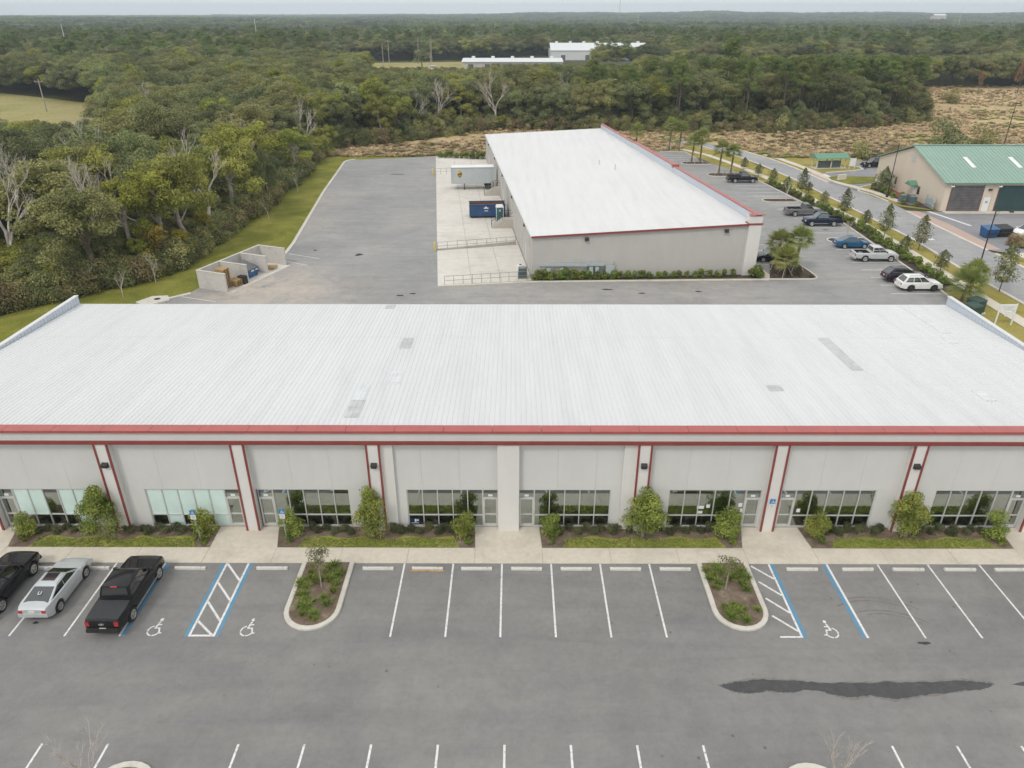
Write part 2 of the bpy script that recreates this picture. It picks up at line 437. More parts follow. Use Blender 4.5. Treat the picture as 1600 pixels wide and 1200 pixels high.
# ------------------------------------------------------------------ mesh builder and naming helpers
class MB:
    """collects faces; build() links them as one mesh object"""
    def __init__(s):
        s.v = []; s.f = []; s.mi = []
    def add(s, vs, fs, m=0):
        k = len(s.v)
        s.v += [tuple(p) for p in vs]
        s.f += [tuple(i + k for i in f) for f in fs]
        s.mi += [m] * len(fs)
        return s
    def box(s, x0, x1, y0, y1, z0, z1, m=0):
        return s.add([(x0, y0, z0), (x1, y0, z0), (x1, y1, z0), (x0, y1, z0), (x0, y0, z1), (x1, y0, z1), (x1, y1, z1), (x0, y1, z1)],
                     [(0, 3, 2, 1), (4, 5, 6, 7), (0, 1, 5, 4), (1, 2, 6, 5), (2, 3, 7, 6), (3, 0, 4, 7)], m)
    def quad(s, a, b, c, d, m=0):
        return s.add([a, b, c, d], [(0, 1, 2, 3)], m)
    def prism(s, poly, z0, z1, m=0):
        n = len(poly)
        vs = [(p[0], p[1], z0) for p in poly] + [(p[0], p[1], z1) for p in poly]
        fs = [tuple(range(n - 1, -1, -1)), tuple(range(n, 2 * n))] + [(i, (i + 1) % n, n + (i + 1) % n, n + i) for i in range(n)]
        return s.add(vs, fs, m)
    def sheet(s, poly, z, m=0):
        return s.add([(p[0], p[1], z) for p in poly], [tuple(range(len(poly)))], m)
    def obox(s, o, ex, ey, ez, m=0):
        """box from origin corner o with edge vectors"""
        o, ex, ey, ez = map(Vector, (o, ex, ey, ez))
        P = [o, o + ex, o + ex + ey, o + ey, o + ez, o + ex + ez, o + ex + ey + ez, o + ey + ez]
        return s.add(P, [(0, 3, 2, 1), (4, 5, 6, 7), (0, 1, 5, 4), (1, 2, 6, 5), (2, 3, 7, 6), (3, 0, 4, 7)], m)
    def tube(s, pts, rad, n=6, m=0, cap=True):
        pts = [Vector(p) for p in pts]
        if isinstance(rad, (int, float)):
            rad = [rad] * len(pts)
        vs = []; fs = []
        for i, p in enumerate(pts):
            d = (pts[min(i + 1, len(pts) - 1)] - pts[max(i - 1, 0)])
            d = d.normalized() if d.length > 1e-9 else Vector((0, 0, 1))
            a = Vector((1, 0, 0)) if abs(d.x) < 0.9 else Vector((0, 1, 0))
            u = d.cross(a).normalized(); w = d.cross(u)
            for k in range(n):
                t = 2 * math.pi * k / n
                vs.append(p + (u * math.cos(t) + w * math.sin(t)) * rad[i])
        for i in range(len(pts) - 1):
            for k in range(n):
                fs.append((i * n + k, i * n + (k + 1) % n, (i + 1) * n + (k + 1) % n, (i + 1) * n + k))
        if cap:
            fs.append(tuple(range(n - 1, -1, -1)))
            fs.append(tuple(range((len(pts) - 1) * n, len(pts) * n)))
        return s.add(vs, fs, m)
    def lathe(s, prof, n=16, axis='z', at=(0, 0, 0), m=0):
        """prof: (radius, height) pairs"""
        vs = []; fs = []
        for r, h in prof:
            for k in range(n):
                t = 2 * math.pi * k / n
                c, q = r * math.cos(t), r * math.sin(t)
                p = (c, q, h) if axis == 'z' else ((c, h, q) if axis == 'y' else (h, c, q))
                vs.append((p[0] + at[0], p[1] + at[1], p[2] + at[2]))
        for i in range(len(prof) - 1):
            for k in range(n):
                fs.append((i * n + k, i * n + (k + 1) % n, (i + 1) * n + (k + 1) % n, (i + 1) * n + k))
        fs.append(tuple(range(n - 1, -1, -1)))
        fs.append(tuple(range((len(prof) - 1) * n, len(prof) * n)))
        return s.add(vs, fs, m)
    def mesh(s, name, mats):
        me = bpy.data.meshes.new(name)
        me.from_pydata(s.v, [], s.f)
        for m in (mats if isinstance(mats, (list, tuple)) else [mats]):
            me.materials.append(MATS[m])
        if any(s.mi):
            me.polygons.foreach_set('material_index', s.mi)
        bm = bmesh.new(); bm.from_mesh(me)
        bmesh.ops.recalc_face_normals(bm, faces=bm.faces)
        bm.to_mesh(me); bm.free()
        me.update()
        return me
    def build(s, name, mats, parent=None, loc=None, smooth=False):
        me = s.mesh(name, mats)
        if smooth:
            me.polygons.foreach_set('use_smooth', [True] * len(me.polygons))
            me.set_sharp_from_angle(angle=R(38))
        return put(name, me, parent, loc)

def put(name, data, parent=None, loc=None):
    o = bpy.data.objects.new(name, data)
    COL.objects.link(o)
    if parent is not None:
        o.parent = parent
    if loc is not None:
        o.location = loc
    return o

def tag(o, label=None, cat=None, group=None, kind=None):
    if label: o['label'] = label
    if cat: o['category'] = cat
    if group: o['group'] = group
    if kind: o['kind'] = kind
    return o

def empty(name, loc=(0, 0, 0), rz=0.0, label=None, cat=None, group=None):
    o = bpy.data.objects.new(name, None)
    COL.objects.link(o)
    o.location = loc
    o.rotation_euler = (0, 0, rz)
    o.empty_display_size = 0.3
    return tag(o, label, cat, group)

def struct(name, mb, mats, parent=None):
    o = mb.build(name, mats, parent)
    if parent is None:
        o['kind'] = 'structure'
    return o

def copy_tree(o, parent=None):
    c = o.copy()
    COL.objects.link(c)
    if parent is not None:
        c.parent = parent
    for ch in o.children:
        copy_tree(ch, c)
    return c

ORD = ['first', 'second', 'third', 'fourth', 'fifth', 'sixth', 'seventh', 'eighth', 'ninth', 'tenth', 'eleventh', 'twelfth', 'thirteenth',
       'fourteenth', 'fifteenth', 'sixteenth', 'seventeenth', 'eighteenth', 'nineteenth', 'twentieth', 'twenty-first', 'twenty-second',
       'twenty-third', 'twenty-fourth', 'twenty-fifth', 'twenty-sixth', 'twenty-seventh', 'twenty-eighth', 'twenty-ninth', 'thirtieth',
       'thirty-first', 'thirty-second', 'thirty-third', 'thirty-fourth', 'thirty-fifth', 'thirty-sixth', 'thirty-seventh', 'thirty-eighth']

def lerp(a, b, t):
    return a + (b - a) * t

def interp(x, xs, ys):
    return float(np.interp(x, xs, ys))

def curb(name, pts, parent=None, w=0.16, h=0.13, closed=False, mat='concrete_curb'):
    """a kerb swept along a polyline on the ground, mitred at the corners"""
    P = [Vector((p[0], p[1], 0)) for p in pts]
    n = len(P)
    L = []; Rr = []
    for i in range(n):
        a = P[(i - 1) % n] if (closed or i > 0) else P[i]
        b = P[(i + 1) % n] if (closed or i < n - 1) else P[i]
        d1 = (P[i] - a); d2 = (b - P[i])
        d1 = d1.normalized() if d1.length > 1e-6 else d2.normalized()
        d2 = d2.normalized() if d2.length > 1e-6 else d1
        t = (d1 + d2).normalized()
        nn = Vector((-t.y, t.x, 0))
        k = 1 / max(0.5, nn.dot(Vector((-d1.y, d1.x, 0))))
        L.append(P[i] + nn * w / 2 * k); Rr.append(P[i] - nn * w / 2 * k)
    mb = MB()
    vs = []
    for a, b in zip(L, Rr):
        b2 = b + (a - b) * 0.12; a2 = a + (b - a) * 0.12
        vs += [(a.x, a.y, -0.02), (a.x, a.y, h - 0.03), (a2.x, a2.y, h), (b2.x, b2.y, h), (b.x, b.y, h - 0.03), (b.x, b.y, -0.02)]
    fs = []
    m = n if closed else n - 1
    for i in range(m):
        j = (i + 1) % n
        for k in range(5):
            fs.append((i * 6 + k, i * 6 + k + 1, j * 6 + k + 1, j * 6 + k))
    if not closed:
        fs += [tuple(range(6)), tuple(range((n - 1) * 6, n * 6))]
    mb.add(vs, fs)
    return struct(name, mb, mat, parent)

def arc(cx, cy, r, a0, a1, n=10):
    return [(cx + r * math.cos(R(lerp(a0, a1, i / n))), cy + r * math.sin(R(lerp(a0, a1, i / n)))) for i in range(n + 1)]

# ------------------------------------------------------------------ foliage helpers
def leaf_mesh(name, cen, nor, size, tone, mat, aspect=0.55):
    """one rhombus leaf per row of cen/nor/size/tone"""
    n = len(cen)
    nor = nor / (np.linalg.norm(nor, axis=1, keepdims=True) + 1e-9)
    a = RNG.normal(size=(n, 3))
    u = np.cross(nor, a); u /= (np.linalg.norm(u, axis=1, keepdims=True) + 1e-9)
    w = np.cross(nor, u)
    s = size[:, None]
    V = np.stack([cen - u * s, cen - w * s * aspect + nor * s * 0.12, cen + u * s, cen + w * s * aspect + nor * s * 0.12], axis=1).reshape(-1, 3)
    me = bpy.data.meshes.new(name)
    me.vertices.add(4 * n); me.loops.add(4 * n); me.polygons.add(n)
    me.vertices.foreach_set('co', V.astype(np.float32).ravel())
    me.loops.foreach_set('vertex_index', np.arange(4 * n, dtype=np.int32))
    me.polygons.foreach_set('loop_start', np.arange(0, 4 * n, 4, dtype=np.int32))
    me.update(calc_edges=True)
    at = me.attributes.new('tone', 'FLOAT', 'FACE')
    at.data.foreach_set('value', np.clip(tone, 0, 1).astype(np.float32))
    for m in (mat if isinstance(mat, (list, tuple)) else [mat]):
        me.materials.append(MATS[m])
    return me

def rand_dirs(n):
    d = RNG.normal(size=(n, 3))
    return d / np.linalg.norm(d, axis=1, keepdims=True)

def blob_leaves(blobs, per, size, up=0.25, fill=0.22, jit=0.5):
    """leaves on the shells of several blobs; blobs: (x, y, z, rx, ry, rz, tone)"""
    C = []; N = []; S = []; T = []
    for b in blobs:
        k = max(6, int(per * (b[3] * b[4] + b[4] * b[5] + b[3] * b[5]) / 3))
        d = rand_dirs(k)
        d[:, 2] = np.where((d[:, 2] < -0.2) & (RNG.random(k) < 0.6), -d[:, 2], d[:, 2])
        r = np.where(RNG.random(k) < fill, RNG.random(k) * 0.6 + 0.25, 0.82 + 0.26 * RNG.random(k))
        p = d * r[:, None] * np.array(b[3:6]) + np.array(b[:3])
        C.append(p)
        N.append(d + RNG.normal(size=(k, 3)) * jit + np.array([0, 0, up]))
        S.append(size * (0.65 + 0.7 * RNG.random(k)))
        T.append(b[6] + RNG.normal(size=k) * 0.16)
    return np.concatenate(C), np.concatenate(N), np.concatenate(S), np.concatenate(T)

def crown_blobs(n, rx, rz, zc, br, seed, flat=0.75, low=-0.5):
    rnd = random.Random(seed)
    out = []
    for i in range(n):
        while True:
            x, y, z = (rnd.uniform(-1, 1) for _ in range(3))
            if x * x + y * y + z * z < 1 and z > low and x * x + y * y + z * z > 0.12:
                break
        b = br * rnd.uniform(0.65, 1.25)
        out.append((x * rx, y * rx * rnd.uniform(0.85, 1.1), zc + z * rz, b, b * rnd.uniform(0.85, 1.15), b * flat * rnd.uniform(0.85, 1.1), rnd.uniform(0.22, 0.78)))
    return out

def lobed_blobs(nl, sub, rx, rz, zc, lobe, br, seed):
    """an uneven crown: a few large limbs' worth of foliage, each a cluster of smaller clumps"""
    rnd = random.Random(seed)
    out = []
    for i in range(nl):
        a = i * 2.399 + rnd.uniform(-0.5, 0.5)
        f = math.sqrt((i + 0.3) / nl)
        z = zc + rz * (rnd.uniform(0.55, 1.0) * math.cos(f * 1.45) - 0.12) + rnd.uniform(-0.5, 0.5) - (rnd.uniform(0.5, 2.2) if i > nl * 0.7 else 0)
        cx, cy = rx * f * math.cos(a) * rnd.uniform(0.8, 1.15), rx * f * math.sin(a) * rnd.uniform(0.8, 1.15)
        lr = lobe * rnd.uniform(0.7, 1.25)
        tone = rnd.uniform(0.28, 0.72)
        for j in range(sub):
            while True:
                x, y, q = (rnd.uniform(-1, 1) for _ in range(3))
                if 0.25 < x * x + y * y + q * q < 1 and q > -0.55: break
            b = br * rnd.uniform(0.6, 1.3)
            out.append((cx + x * lr, cy + y * lr, z + q * lr * 0.72, b, b * rnd.uniform(0.85, 1.15), b * rnd.uniform(0.62, 0.9), tone + rnd.uniform(-0.13, 0.13)))
    return out

def limb(mb, a, b, r0, r1, rnd, wob=0.12, n=5, sides=6):
    a, b = Vector(a), Vector(b)
    L = (b - a).length
    pts = [a]
    for i in range(1, n):
        t = i / n
        pts.append(a.lerp(b, t) + Vector((rnd.uniform(-1, 1), rnd.uniform(-1, 1), rnd.uniform(-0.4, 0.8))) * L * wob * math.sin(math.pi * t))
    pts.append(b)
    mb.tube(pts, [lerp(r0, r1, i / n) for i in range(n + 1)], sides)
    return pts

def trunk_mesh(name, h, r, blobs, seed, mat='bark', k=6, lean=0.04):
    rnd = random.Random(seed)
    mb = MB()
    top = Vector((rnd.uniform(-1, 1) * lean * h, rnd.uniform(-1, 1) * lean * h, h))
    pts = limb(mb, (0, 0, -0.15), top, r, r * 0.45, rnd, 0.05, 6, 7)
    for b in rnd.sample(blobs, min(k, len(blobs))):
        base = pts[rnd.choice([3, 4, 5])]
        limb(mb, base, (b[0], b[1], b[2]), r * 0.42, r * 0.10, rnd, 0.14, 4, 5)
    return mb.mesh(name, mat)

def bare_tree_mesh(name, h, r, seed, mat='bark_bare', levels=4, spread=0.75):
    rnd = random.Random(seed)
    mb = MB()
    def grow(p, d, L, rad, lev):
        q = p + d * L
        mid = p.lerp(q, 0.5) + Vector((rnd.uniform(-1, 1), rnd.uniform(-1, 1), 0)) * L * 0.08
        mb.tube([p, mid, q], [rad, rad * 0.85, rad * 0.62], 5 if lev < 2 else 3, 0, False)
        if lev >= levels:
            return
        for _ in range(3 if lev > 0 else 4):
            dd = (d + Vector((rnd.uniform(-1, 1), rnd.uniform(-1, 1), rnd.uniform(-0.15, 0.75))) * spread).normalized()
            grow(p.lerp(q, rnd.uniform(0.65, 1.0)), dd, L * rnd.uniform(0.5, 0.78), rad * 0.52, lev + 1)
    grow(Vector((0, 0, -0.1)), Vector((rnd.uniform(-.1, .1), rnd.uniform(-.1, .1), 1)).normalized(), h * 0.42, r, 0)
    return mb.mesh(name, mat)

def shrub_mesh(name, rx, rz, seed, mat, per=60, leaf=0.09, n=7):
    bl = crown_blobs(n, rx * 0.62, rz * 0.55, rz * 0.52, rx * 0.50, seed, 0.85, -0.9)
    c, nn, s, t = blob_leaves(bl, per / max(0.02, (rx * 0.5) ** 2), leaf)
    c[:, 2] = np.maximum(c[:, 2], 0.02)
    return leaf_mesh(name, c, nn, s, t, mat)

def tuft_mesh(name, n, h, spread, mat, width=0.03, seed=1):
    """upright grass-like blades arching outwards"""
    rng = np.random.default_rng(seed)
    V = []; F = []; T = []
    for i in range(n):
        a = rng.random() * 2 * math.pi
        r0 = rng.random() * spread * 0.35
        out = rng.random() * spread
        hh = h * (0.6 + 0.5 * rng.random())
        ca, sa = math.cos(a), math.sin(a)
        w = width * (0.6 + 0.8 * rng.random())
        pts = [(r0, 0.0), (r0 + out * 0.45, hh * 0.75), (r0 + out, hh * (0.75 + 0.3 * rng.random()))]
        k = len(V)
        for j, (rr, zz) in enumerate(pts):
            ww = w * (1, 0.9, 0.15)[j]
            V += [(ca * rr - sa * ww, sa * rr + ca * ww, zz), (ca * rr + sa * ww, sa * rr - ca * ww, zz)]
        F += [(k, k + 1, k + 3, k + 2), (k + 2, k + 3, k + 5, k + 4)]
        t = rng.random()
        T += [t, min(1, t + 0.12)]
    me = bpy.data.meshes.new(name)
    me.from_pydata(V, [], F)
    at = me.attributes.new('tone', 'FLOAT', 'FACE')
    at.data.foreach_set('value', T)
    me.materials.append(MATS[mat])
    return me

def text_mesh(name, curve, parent, loc):
    """lettering turned into a plain mesh"""
    tmp = bpy.data.objects.new('tmp', curve)
    COL.objects.link(tmp)
    me = bpy.data.meshes.new_from_object(tmp.evaluated_get(bpy.context.evaluated_depsgraph_get()))
    me.name = name
    bpy.data.objects.remove(tmp)
    return put(name, me, parent, loc)

# ------------------------------------------------------------------ terrain
def sstep(a, b, x):
    t = min(1.0, max(0.0, (x - a) / (b - a)))
    return t * t * (3 - 2 * t)

def ground_z(x, y):
    r = math.hypot(x, y)
    h = sstep(560, 1500, r) * (3.5 * math.sin(x / 610.0 + 0.6) * math.cos(y / 540.0) + 2.0)
    a = x / max(y, 300.0)
    h += sstep(2000, 3900, r) * lerp(2.0, 13.5, sstep(-0.32, 0.20, a)) * (1.0 + 0.16 * math.sin(a * 31.0 + 0.4) + 0.08 * math.sin(a * 83.0))
    h -= sstep(4300, 7000, r) * 10.0
    return h - 0.09

def build_ground():
    xs = sorted(set([s * v for v in (0, 60, 120, 200, 300, 450, 600, 800, 1000, 1300, 1600, 2000, 2500, 3000, 3600, 4300, 5200, 6500, 8000) for s in (-1, 1)]))
    ys = [-400, -100, 0, 60, 120, 200, 300, 400, 500, 600, 720, 860, 1000, 1180, 1380, 1600, 1850, 2100, 2400, 2700, 3000, 3300, 3600, 4000, 4500, 5200, 6200, 8000]
    V = [(x, y, ground_z(x, y)) for y in ys for x in xs]
    n = len(xs)
    F = [(j * n + i, j * n + i + 1, (j + 1) * n + i + 1, (j + 1) * n + i) for j in range(len(ys) - 1) for i in range(n - 1)]
    mb = MB().add(V, F)
    o = struct('ground', mb, 'forest_floor')
    o.data.polygons.foreach_set('use_smooth', [True] * len(o.data.polygons))

build_ground()

Z_LAWN, Z_ASPH, Z_PAINT = -0.03, 0.0, 0.005

# front lot and rear drive
lot = struct('parking_lot', MB().sheet([(-75, 2), (60, 2), (60, 31.62), (-75, 31.62)], Z_ASPH), 'asphalt_front')
REAR = [(-39.5, 57.3), (-39.2, 72.0), (-36.0, 75.1), (-35.6, 77.3), (-31.8, 87.5), (-28.9, 86.3), (-29.45, 90.4), (-29.7, 95.3), (-33.0, 126.5),
        (-35.25, 154.6), (-34.9, 156.4), (-33.6, 157.6), (-17.0, 161.3), (20, 166), (32.6, 168), (38.0, 166.8), (38.8, 158.5), (41.0, 152.5), (44.3, 142.0),
        (45.3, 134.5), (47.0, 119.4), (48.5, 105.2), (48.0, 89.5), (47.6, 76.4), (47.4, 73.4), (47.2, 57.3)]
rear = struct('rear_driveway', MB().sheet(REAR, Z_ASPH), 'asphalt_rear')
struct('lawn', MB().sheet([(-95, 30), (-37.2, 30), (-37.2, 57.3), (-39.3, 57.3), (-39.0, 72.1), (-35.9, 75.2), (-35.4, 77.4), (-31.6, 87.6), (-28.8, 86.4),
                           (-29.3, 90.4), (-29.5, 95.3), (-32.9, 126.5), (-35.1, 154.6), (-33.6, 157.8), (-20, 161), (-20, 166), (-40, 168), (-47, 150), (-46, 112), (-46, 90), (-52, 82), (-62, 72), (-95, 60)], Z_LAWN), 'lawn')
struct('verge_lawn', MB().sheet([(36.9, 30), (54.4, 30), (54.4, 72), (54.6, 96), (53.6, 117), (52.2, 137), (47.6, 165), (40, 175), (30, 172), (37.8, 167), (45, 135), (46.8, 119), (48.3, 105), (47.2, 73), (47, 57), (36.9, 57)], Z_LAWN), 'verge_grass')
struct('meadow', MB().sheet([(-42, 160.5), (-17, 161.2), (20, 165.8), (32.6, 168.1), (40, 175), (58, 150), (66, 150), (68, 165), (130, 165), (240, 170), (330, 330),
                             (165, 330), (150, 292), (119, 222), (66, 199), (33, 202), (-8, 202), (-26, 184), (-42, 172)], -0.05), 'meadow')
struct('pasture', MB().sheet([(-98, 166), (-98, 200), (-118, 222), (-142, 262), (-198, 300), (-330, 304), (-330, 200), (-150, 160)], -0.05), 'field_grass')
struct('far_pasture', MB().sheet([(-150, 380), (-25, 380), (-30, 500), (-150, 480)], -0.05), 'field_grass')

# curbs round the rear drive
curb('curb', [(-29.3, 86.6), (-29.45, 90.4), (-29.7, 95.3), (-33.0, 126.5), (-35.25, 154.6), (-34.9, 156.4), (-33.6, 157.6)], w=0.45)
curb('curb', [(-44, 66), (-39.6, 71.6), (-38.4, 73.0), (-35.7, 75.5)], w=0.45)
curb('curb', [(47.2, 58), (47.4, 73.4), (47.6, 76.4), (48.0, 89.5), (48.5, 105.2), (47.0, 119.4), (45.3, 134.5), (44.3, 142.0)], w=0.22)
curb('curb', [(32.6, 168), (38.0, 166.8), (38.8, 158.5)], w=0.22)
inl = struct('drain_inlet', MB().prism([(-40.4, 72.6), (-38.9, 71.5), (-37.0, 73.2), (-37.8, 74.6), (-39.4, 74.4)], -0.02, 0.14), 'concrete_curb')
inl['kind'] = 'structure'
MB().lathe([(0.32, 0.141), (0.34, 0.150), (0.30, 0.152)], 14, 'z', (-38.5, 73.5, 0)).build('manhole_cover', 'dark_metal', inl)

# the street on the right
RN = [(54.4, 20), (54.3, 72), (54.1, 84.3), (54.6, 96.8), (53.4, 117.2), (52.1, 137.4), (50.2, 152), (47.4, 165), (43.5, 174), (37, 182)]
RF = [(62.2, 20), (62.0, 84.3), (61.9, 93), (61.5, 118), (60.0, 127), (57.2, 134), (56.0, 148.6), (54.4, 158), (51.3, 169), (47.5, 178), (42, 186.5)]
struct('road', MB().sheet(RN + RF[::-1], 0.0), 'asphalt_road')
curb('curb', RN[:-1], w=0.40)
curb('curb', [(62.2, 20), (62.0, 84.3), (61.9, 90.5)], w=0.40)
curb('curb', [(57.2, 134.2), (56.0, 148.6), (54.4, 158), (51.3, 169), (47.5, 178)], w=0.40)

def strip(pts, w0, w1, z):
    """a ribbon from offset w0 to w1 to the right of a polyline"""
    P = [Vector((p[0], p[1])) for p in pts]
    a = []; b = []
    for i in range(len(P)):
        d = (P[min(i + 1, len(P) - 1)] - P[max(i - 1, 0)]).normalized()
        n = Vector((d.y, -d.x))
        a.append(P[i] + n * w0); b.append(P[i] + n * w1)
    vs = [(p.x, p.y, z) for p in a] + [(p.x, p.y, z) for p in b]
    n = len(P)
    return vs, [(i, i + 1, n + i + 1, n + i) for i in range(n - 1)]

WALK = [(51.2, 20), (51.0, 71.6), (51.1, 82), (51.4, 92.5), (51.3, 107), (49.9, 118), (48.8, 130), (46.8, 143), (44.6, 154), (42.2, 163), (38, 171)]
v, f = strip(WALK, -0.75, 0.75, 0.02)
struct('sidewalk', MB().add(v, f), 'concrete_walk')
v, f = strip([(62.6, 70), (62.4, 84.3), (62.3, 91)], 2.0, 3.6, 0.02)
struct('sidewalk', MB().add(v, f), 'concrete_walk')
v, f = strip([(61.6, 119), (60.6, 126), (57.6, 134.2), (56.4, 148.6), (54.8, 158), (51.7, 169)], 1.0, 2.5, 0.02)
struct('sidewalk', MB().add(v, f), 'concrete_walk')
struct('verge_lawn', MB().sheet([(62.2, 40), (140, 40), (140, 88), (66, 88), (61.8, 91.5)], -0.02), 'verge_grass')
struct('verge_lawn', MB().sheet([(61.7, 116.5), (66.6, 113.2), (70, 136), (75, 168), (50, 178), (51.6, 169), (56.2, 148.6), (57.5, 134.2), (60.4, 126.6)], -0.02), 'verge_grass')
# service yard and the two brick crossings
struct('service_yard', MB().sheet([(61.9, 92.5), (66.5, 88.5), (140, 88), (140, 113.0), (66.0, 113.0), (61.6, 113.0)], -0.004), 'asphalt_yard')
struct('service_yard', MB().sheet([(56.6, 134.6), (60.2, 127.4), (61.6, 130.5), (63.5, 132.0), (70, 136.5), (82, 140), (82, 158), (70.5, 156), (68.5, 146.8), (60.5, 143.4), (56.3, 144.6)], -0.004), 'asphalt_yard')
struct('brick_crossing', MB().sheet([(62.1, 92.5), (63.8, 92.5), (63.9, 105), (63.2, 113.0), (61.7, 113.5), (61.8, 104)], 0.006), 'brick_paving')
struct('brick_crossing', MB().sheet([(56.9, 135.2), (58.8, 135.6), (58.2, 143.4), (56.3, 143.8)], 0.006), 'brick_paving')
struct('crossing_edge', MB().sheet([(61.65, 92.3), (62.1, 92.3), (61.8, 104), (61.7, 113.5), (61.25, 113.5), (61.35, 104)], 0.010), 'concrete_walk')
yl = struct('stop_line', MB().sheet([(64.4, 113), (65.0, 113), (66.8, 104.5), (66.3, 104.5)], 0.004), 'paint_white')
struct('stop_line', MB().sheet([(59.2, 142.6), (59.8, 142.6), (60.2, 138.6), (59.7, 138.6)], 0.004), 'paint_white')
curb('curb', [(60.4, 143.5), (66.5, 145.3), (69.0, 147.0), (69.4, 149.5), (67.5, 150.6)], w=0.3)
curb('curb', [(61.4, 119.5), (60.9, 124), (59.9, 127.5), (61.2, 130.3), (63.5, 131.9), (69.6, 136.2)], w=0.3)
struct('road_marking', MB().sheet([(56.55, 97.0), (57.5, 97.0), (57.5, 98.2), (56.55, 98.2)], 0.005), 'paint_white')

# loading apron beside the rear warehouse
ap = struct('loading_apron', MB().sheet([(-8.65, 78.0), (2.0, 79.6), (2.0, 80.4), (-5.9, 157.6), (-16.9, 161.0)], 0.010), 'concrete_apron')
for k, t in enumerate((0.12, 0.27, 0.42, 0.57, 0.72, 0.86)):
    a = Vector((-8.65, 78.0)).lerp(Vector((-16.9, 161.0)), t); b = Vector((2.1, 80.4)).lerp(Vector((-5.9, 157.6)), t)
    MB().sheet([(a.x, a.y), (b.x, b.y), (b.x, b.y + 0.07), (a.x, a.y + 0.07)], 0.014).build('control_joint', 'concrete_grey', ap)
for s in (0.36, 0.68):
    a = Vector((-8.65, 78.0)).lerp(Vector((2.0, 79.6)), s); b = Vector((-16.9, 161.0)).lerp(Vector((-5.9, 157.6)), s)
    MB().sheet([(a.x, a.y), (a.x + 0.07, a.y), (b.x + 0.07, b.y), (b.x, b.y)], 0.018).build('control_joint', 'concrete_grey', ap)

# front walk: slabs with open joints, wide aprons at the paired doors
Y_CURB, Y_WALK, Y_WALL = 31.62, 32.95, 34.86
walk = struct('front_walk', MB().sheet([(-44, Y_CURB), (44, Y_CURB), (44, Y_WALL + 0.3), (-44, Y_WALL + 0.3)], -0.004), 'concrete_grey')
APRONS = [(-33.6, -29.4, -33.0, -29.9), (-17.62, -13.72, -17.68, -14.15), (-2.22, 1.64, -2.34, 1.52), (13.25, 17.25, 13.69, 17.05), (28.95, 33.2, 29.15, 33.0)]
xs_edges = [-44.0] + [e for a in APRONS for e in (a[0], a[1])] + [44.0]
for i in range(len(xs_edges) - 1):
    x0, x1 = xs_edges[i], xs_edges[i + 1]
    n = max(1, round((x1 - x0) / 3.9))
    for k in range(n):
        a, b = lerp(x0, x1, k / n) + 0.008, lerp(x0, x1, (k + 1) / n) - 0.008
        MB().box(a, b, Y_CURB + 0.01, Y_WALK - 0.008, -0.02, 0.02 + 0.003 * ((k * 7 + i) % 3)).build('paving_slab', 'concrete_walk', walk)
for a in APRONS:
    MB().prism([(a[0], Y_WALK), (a[1], Y_WALK), (a[3], Y_WALL - 0.02), (a[2], Y_WALL - 0.02)], -0.02, 0.021).build('paving_slab', 'concrete_walk', walk)

# painted stall lines
def rect(mb, x0, x1, y0, y1, z=Z_PAINT):
    mb.sheet([(x0, y0), (x1, y0), (x1, y1), (x0, y1)], z)
def ribbon(mb, pts, w, z=Z_PAINT):
    v, f = strip(pts, -w / 2, w / 2, z)
    mb.add(v, f)
Y0, Y1 = 26.22, 31.60
for x in (-25.12, -22.37, -19.62, -6.14, -3.40, -0.66, 2.105, 4.86, 7.62, 20.45, 23.26, 26.15, 28.95):
    m = MB(); rect(m, x - 0.05, x + 0.05, Y0, Y1); m.build('stall_line', 'paint_white', lot)
m = MB(); rect(m, -19.55, -19.36, Y0, Y1, 0.0055); m.build('stall_line', 'paint_blue', lot)
# hatched aisle on the left
m = MB(); rect(m, -16.40, -16.22, Y0, Y1); rect(m, -14.86, -14.68, Y0, Y1); m.build('aisle_edge', 'paint_blue', lot)
m = MB(); rect(m, -16.21, -16.09, Y0, Y1); rect(m, -14.99, -14.87, Y0, Y1); rect(m, -16.09, -14.99, Y0, Y0 + 0.12)
for y in (31.55, 30.05, 28.6, 27.25):
    ribbon(m, [(-16.09, y), (-14.99, y - 1.32 if y > 27.5 else y - 0.98)], 0.12, 0.0052)
m.build('aisle_hatching', 'paint_white', lot)
# hatched aisle on the right
m = MB(); rect(m, 14.40, 14.60, Y0, Y1); m.build('aisle_edge', 'paint_blue', lot)
m = MB(); rect(m, 14.28, 14.39, Y0, Y1); rect(m, 13.25, 14.28, Y0, Y0 + 0.11)
for (xa, ya) in ((13.3, 31.45), (13.35, 30.2), (13.35, 28.95), (13.3, 27.7)):
    ribbon(m, [(xa, ya), (14.28, ya - 1.05)], 0.12, 0.0052)
m.build('aisle_hatching', 'paint_white', lot)
m = MB(); rect(m, 17.32, 17.52, Y0, Y1); m.build('stall_line', 'paint_blue', lot)
m = MB(); rect(m, 17.53, 17.66, Y0, Y1); m.build('stall_line', 'paint_white', lot)
# near row, only the tips are in view
for x in (-20.0, -17.2, -11.66, -8.86, -6.03, -3.20, -0.38, 2.43, 5.24, 8.03, 16.02, 18.76, 21.48, 24.2):
    m = MB(); rect(m, x - 0.05, x + 0.05, 14.6, 20.28); m.build('stall_line', 'paint_white', lot)

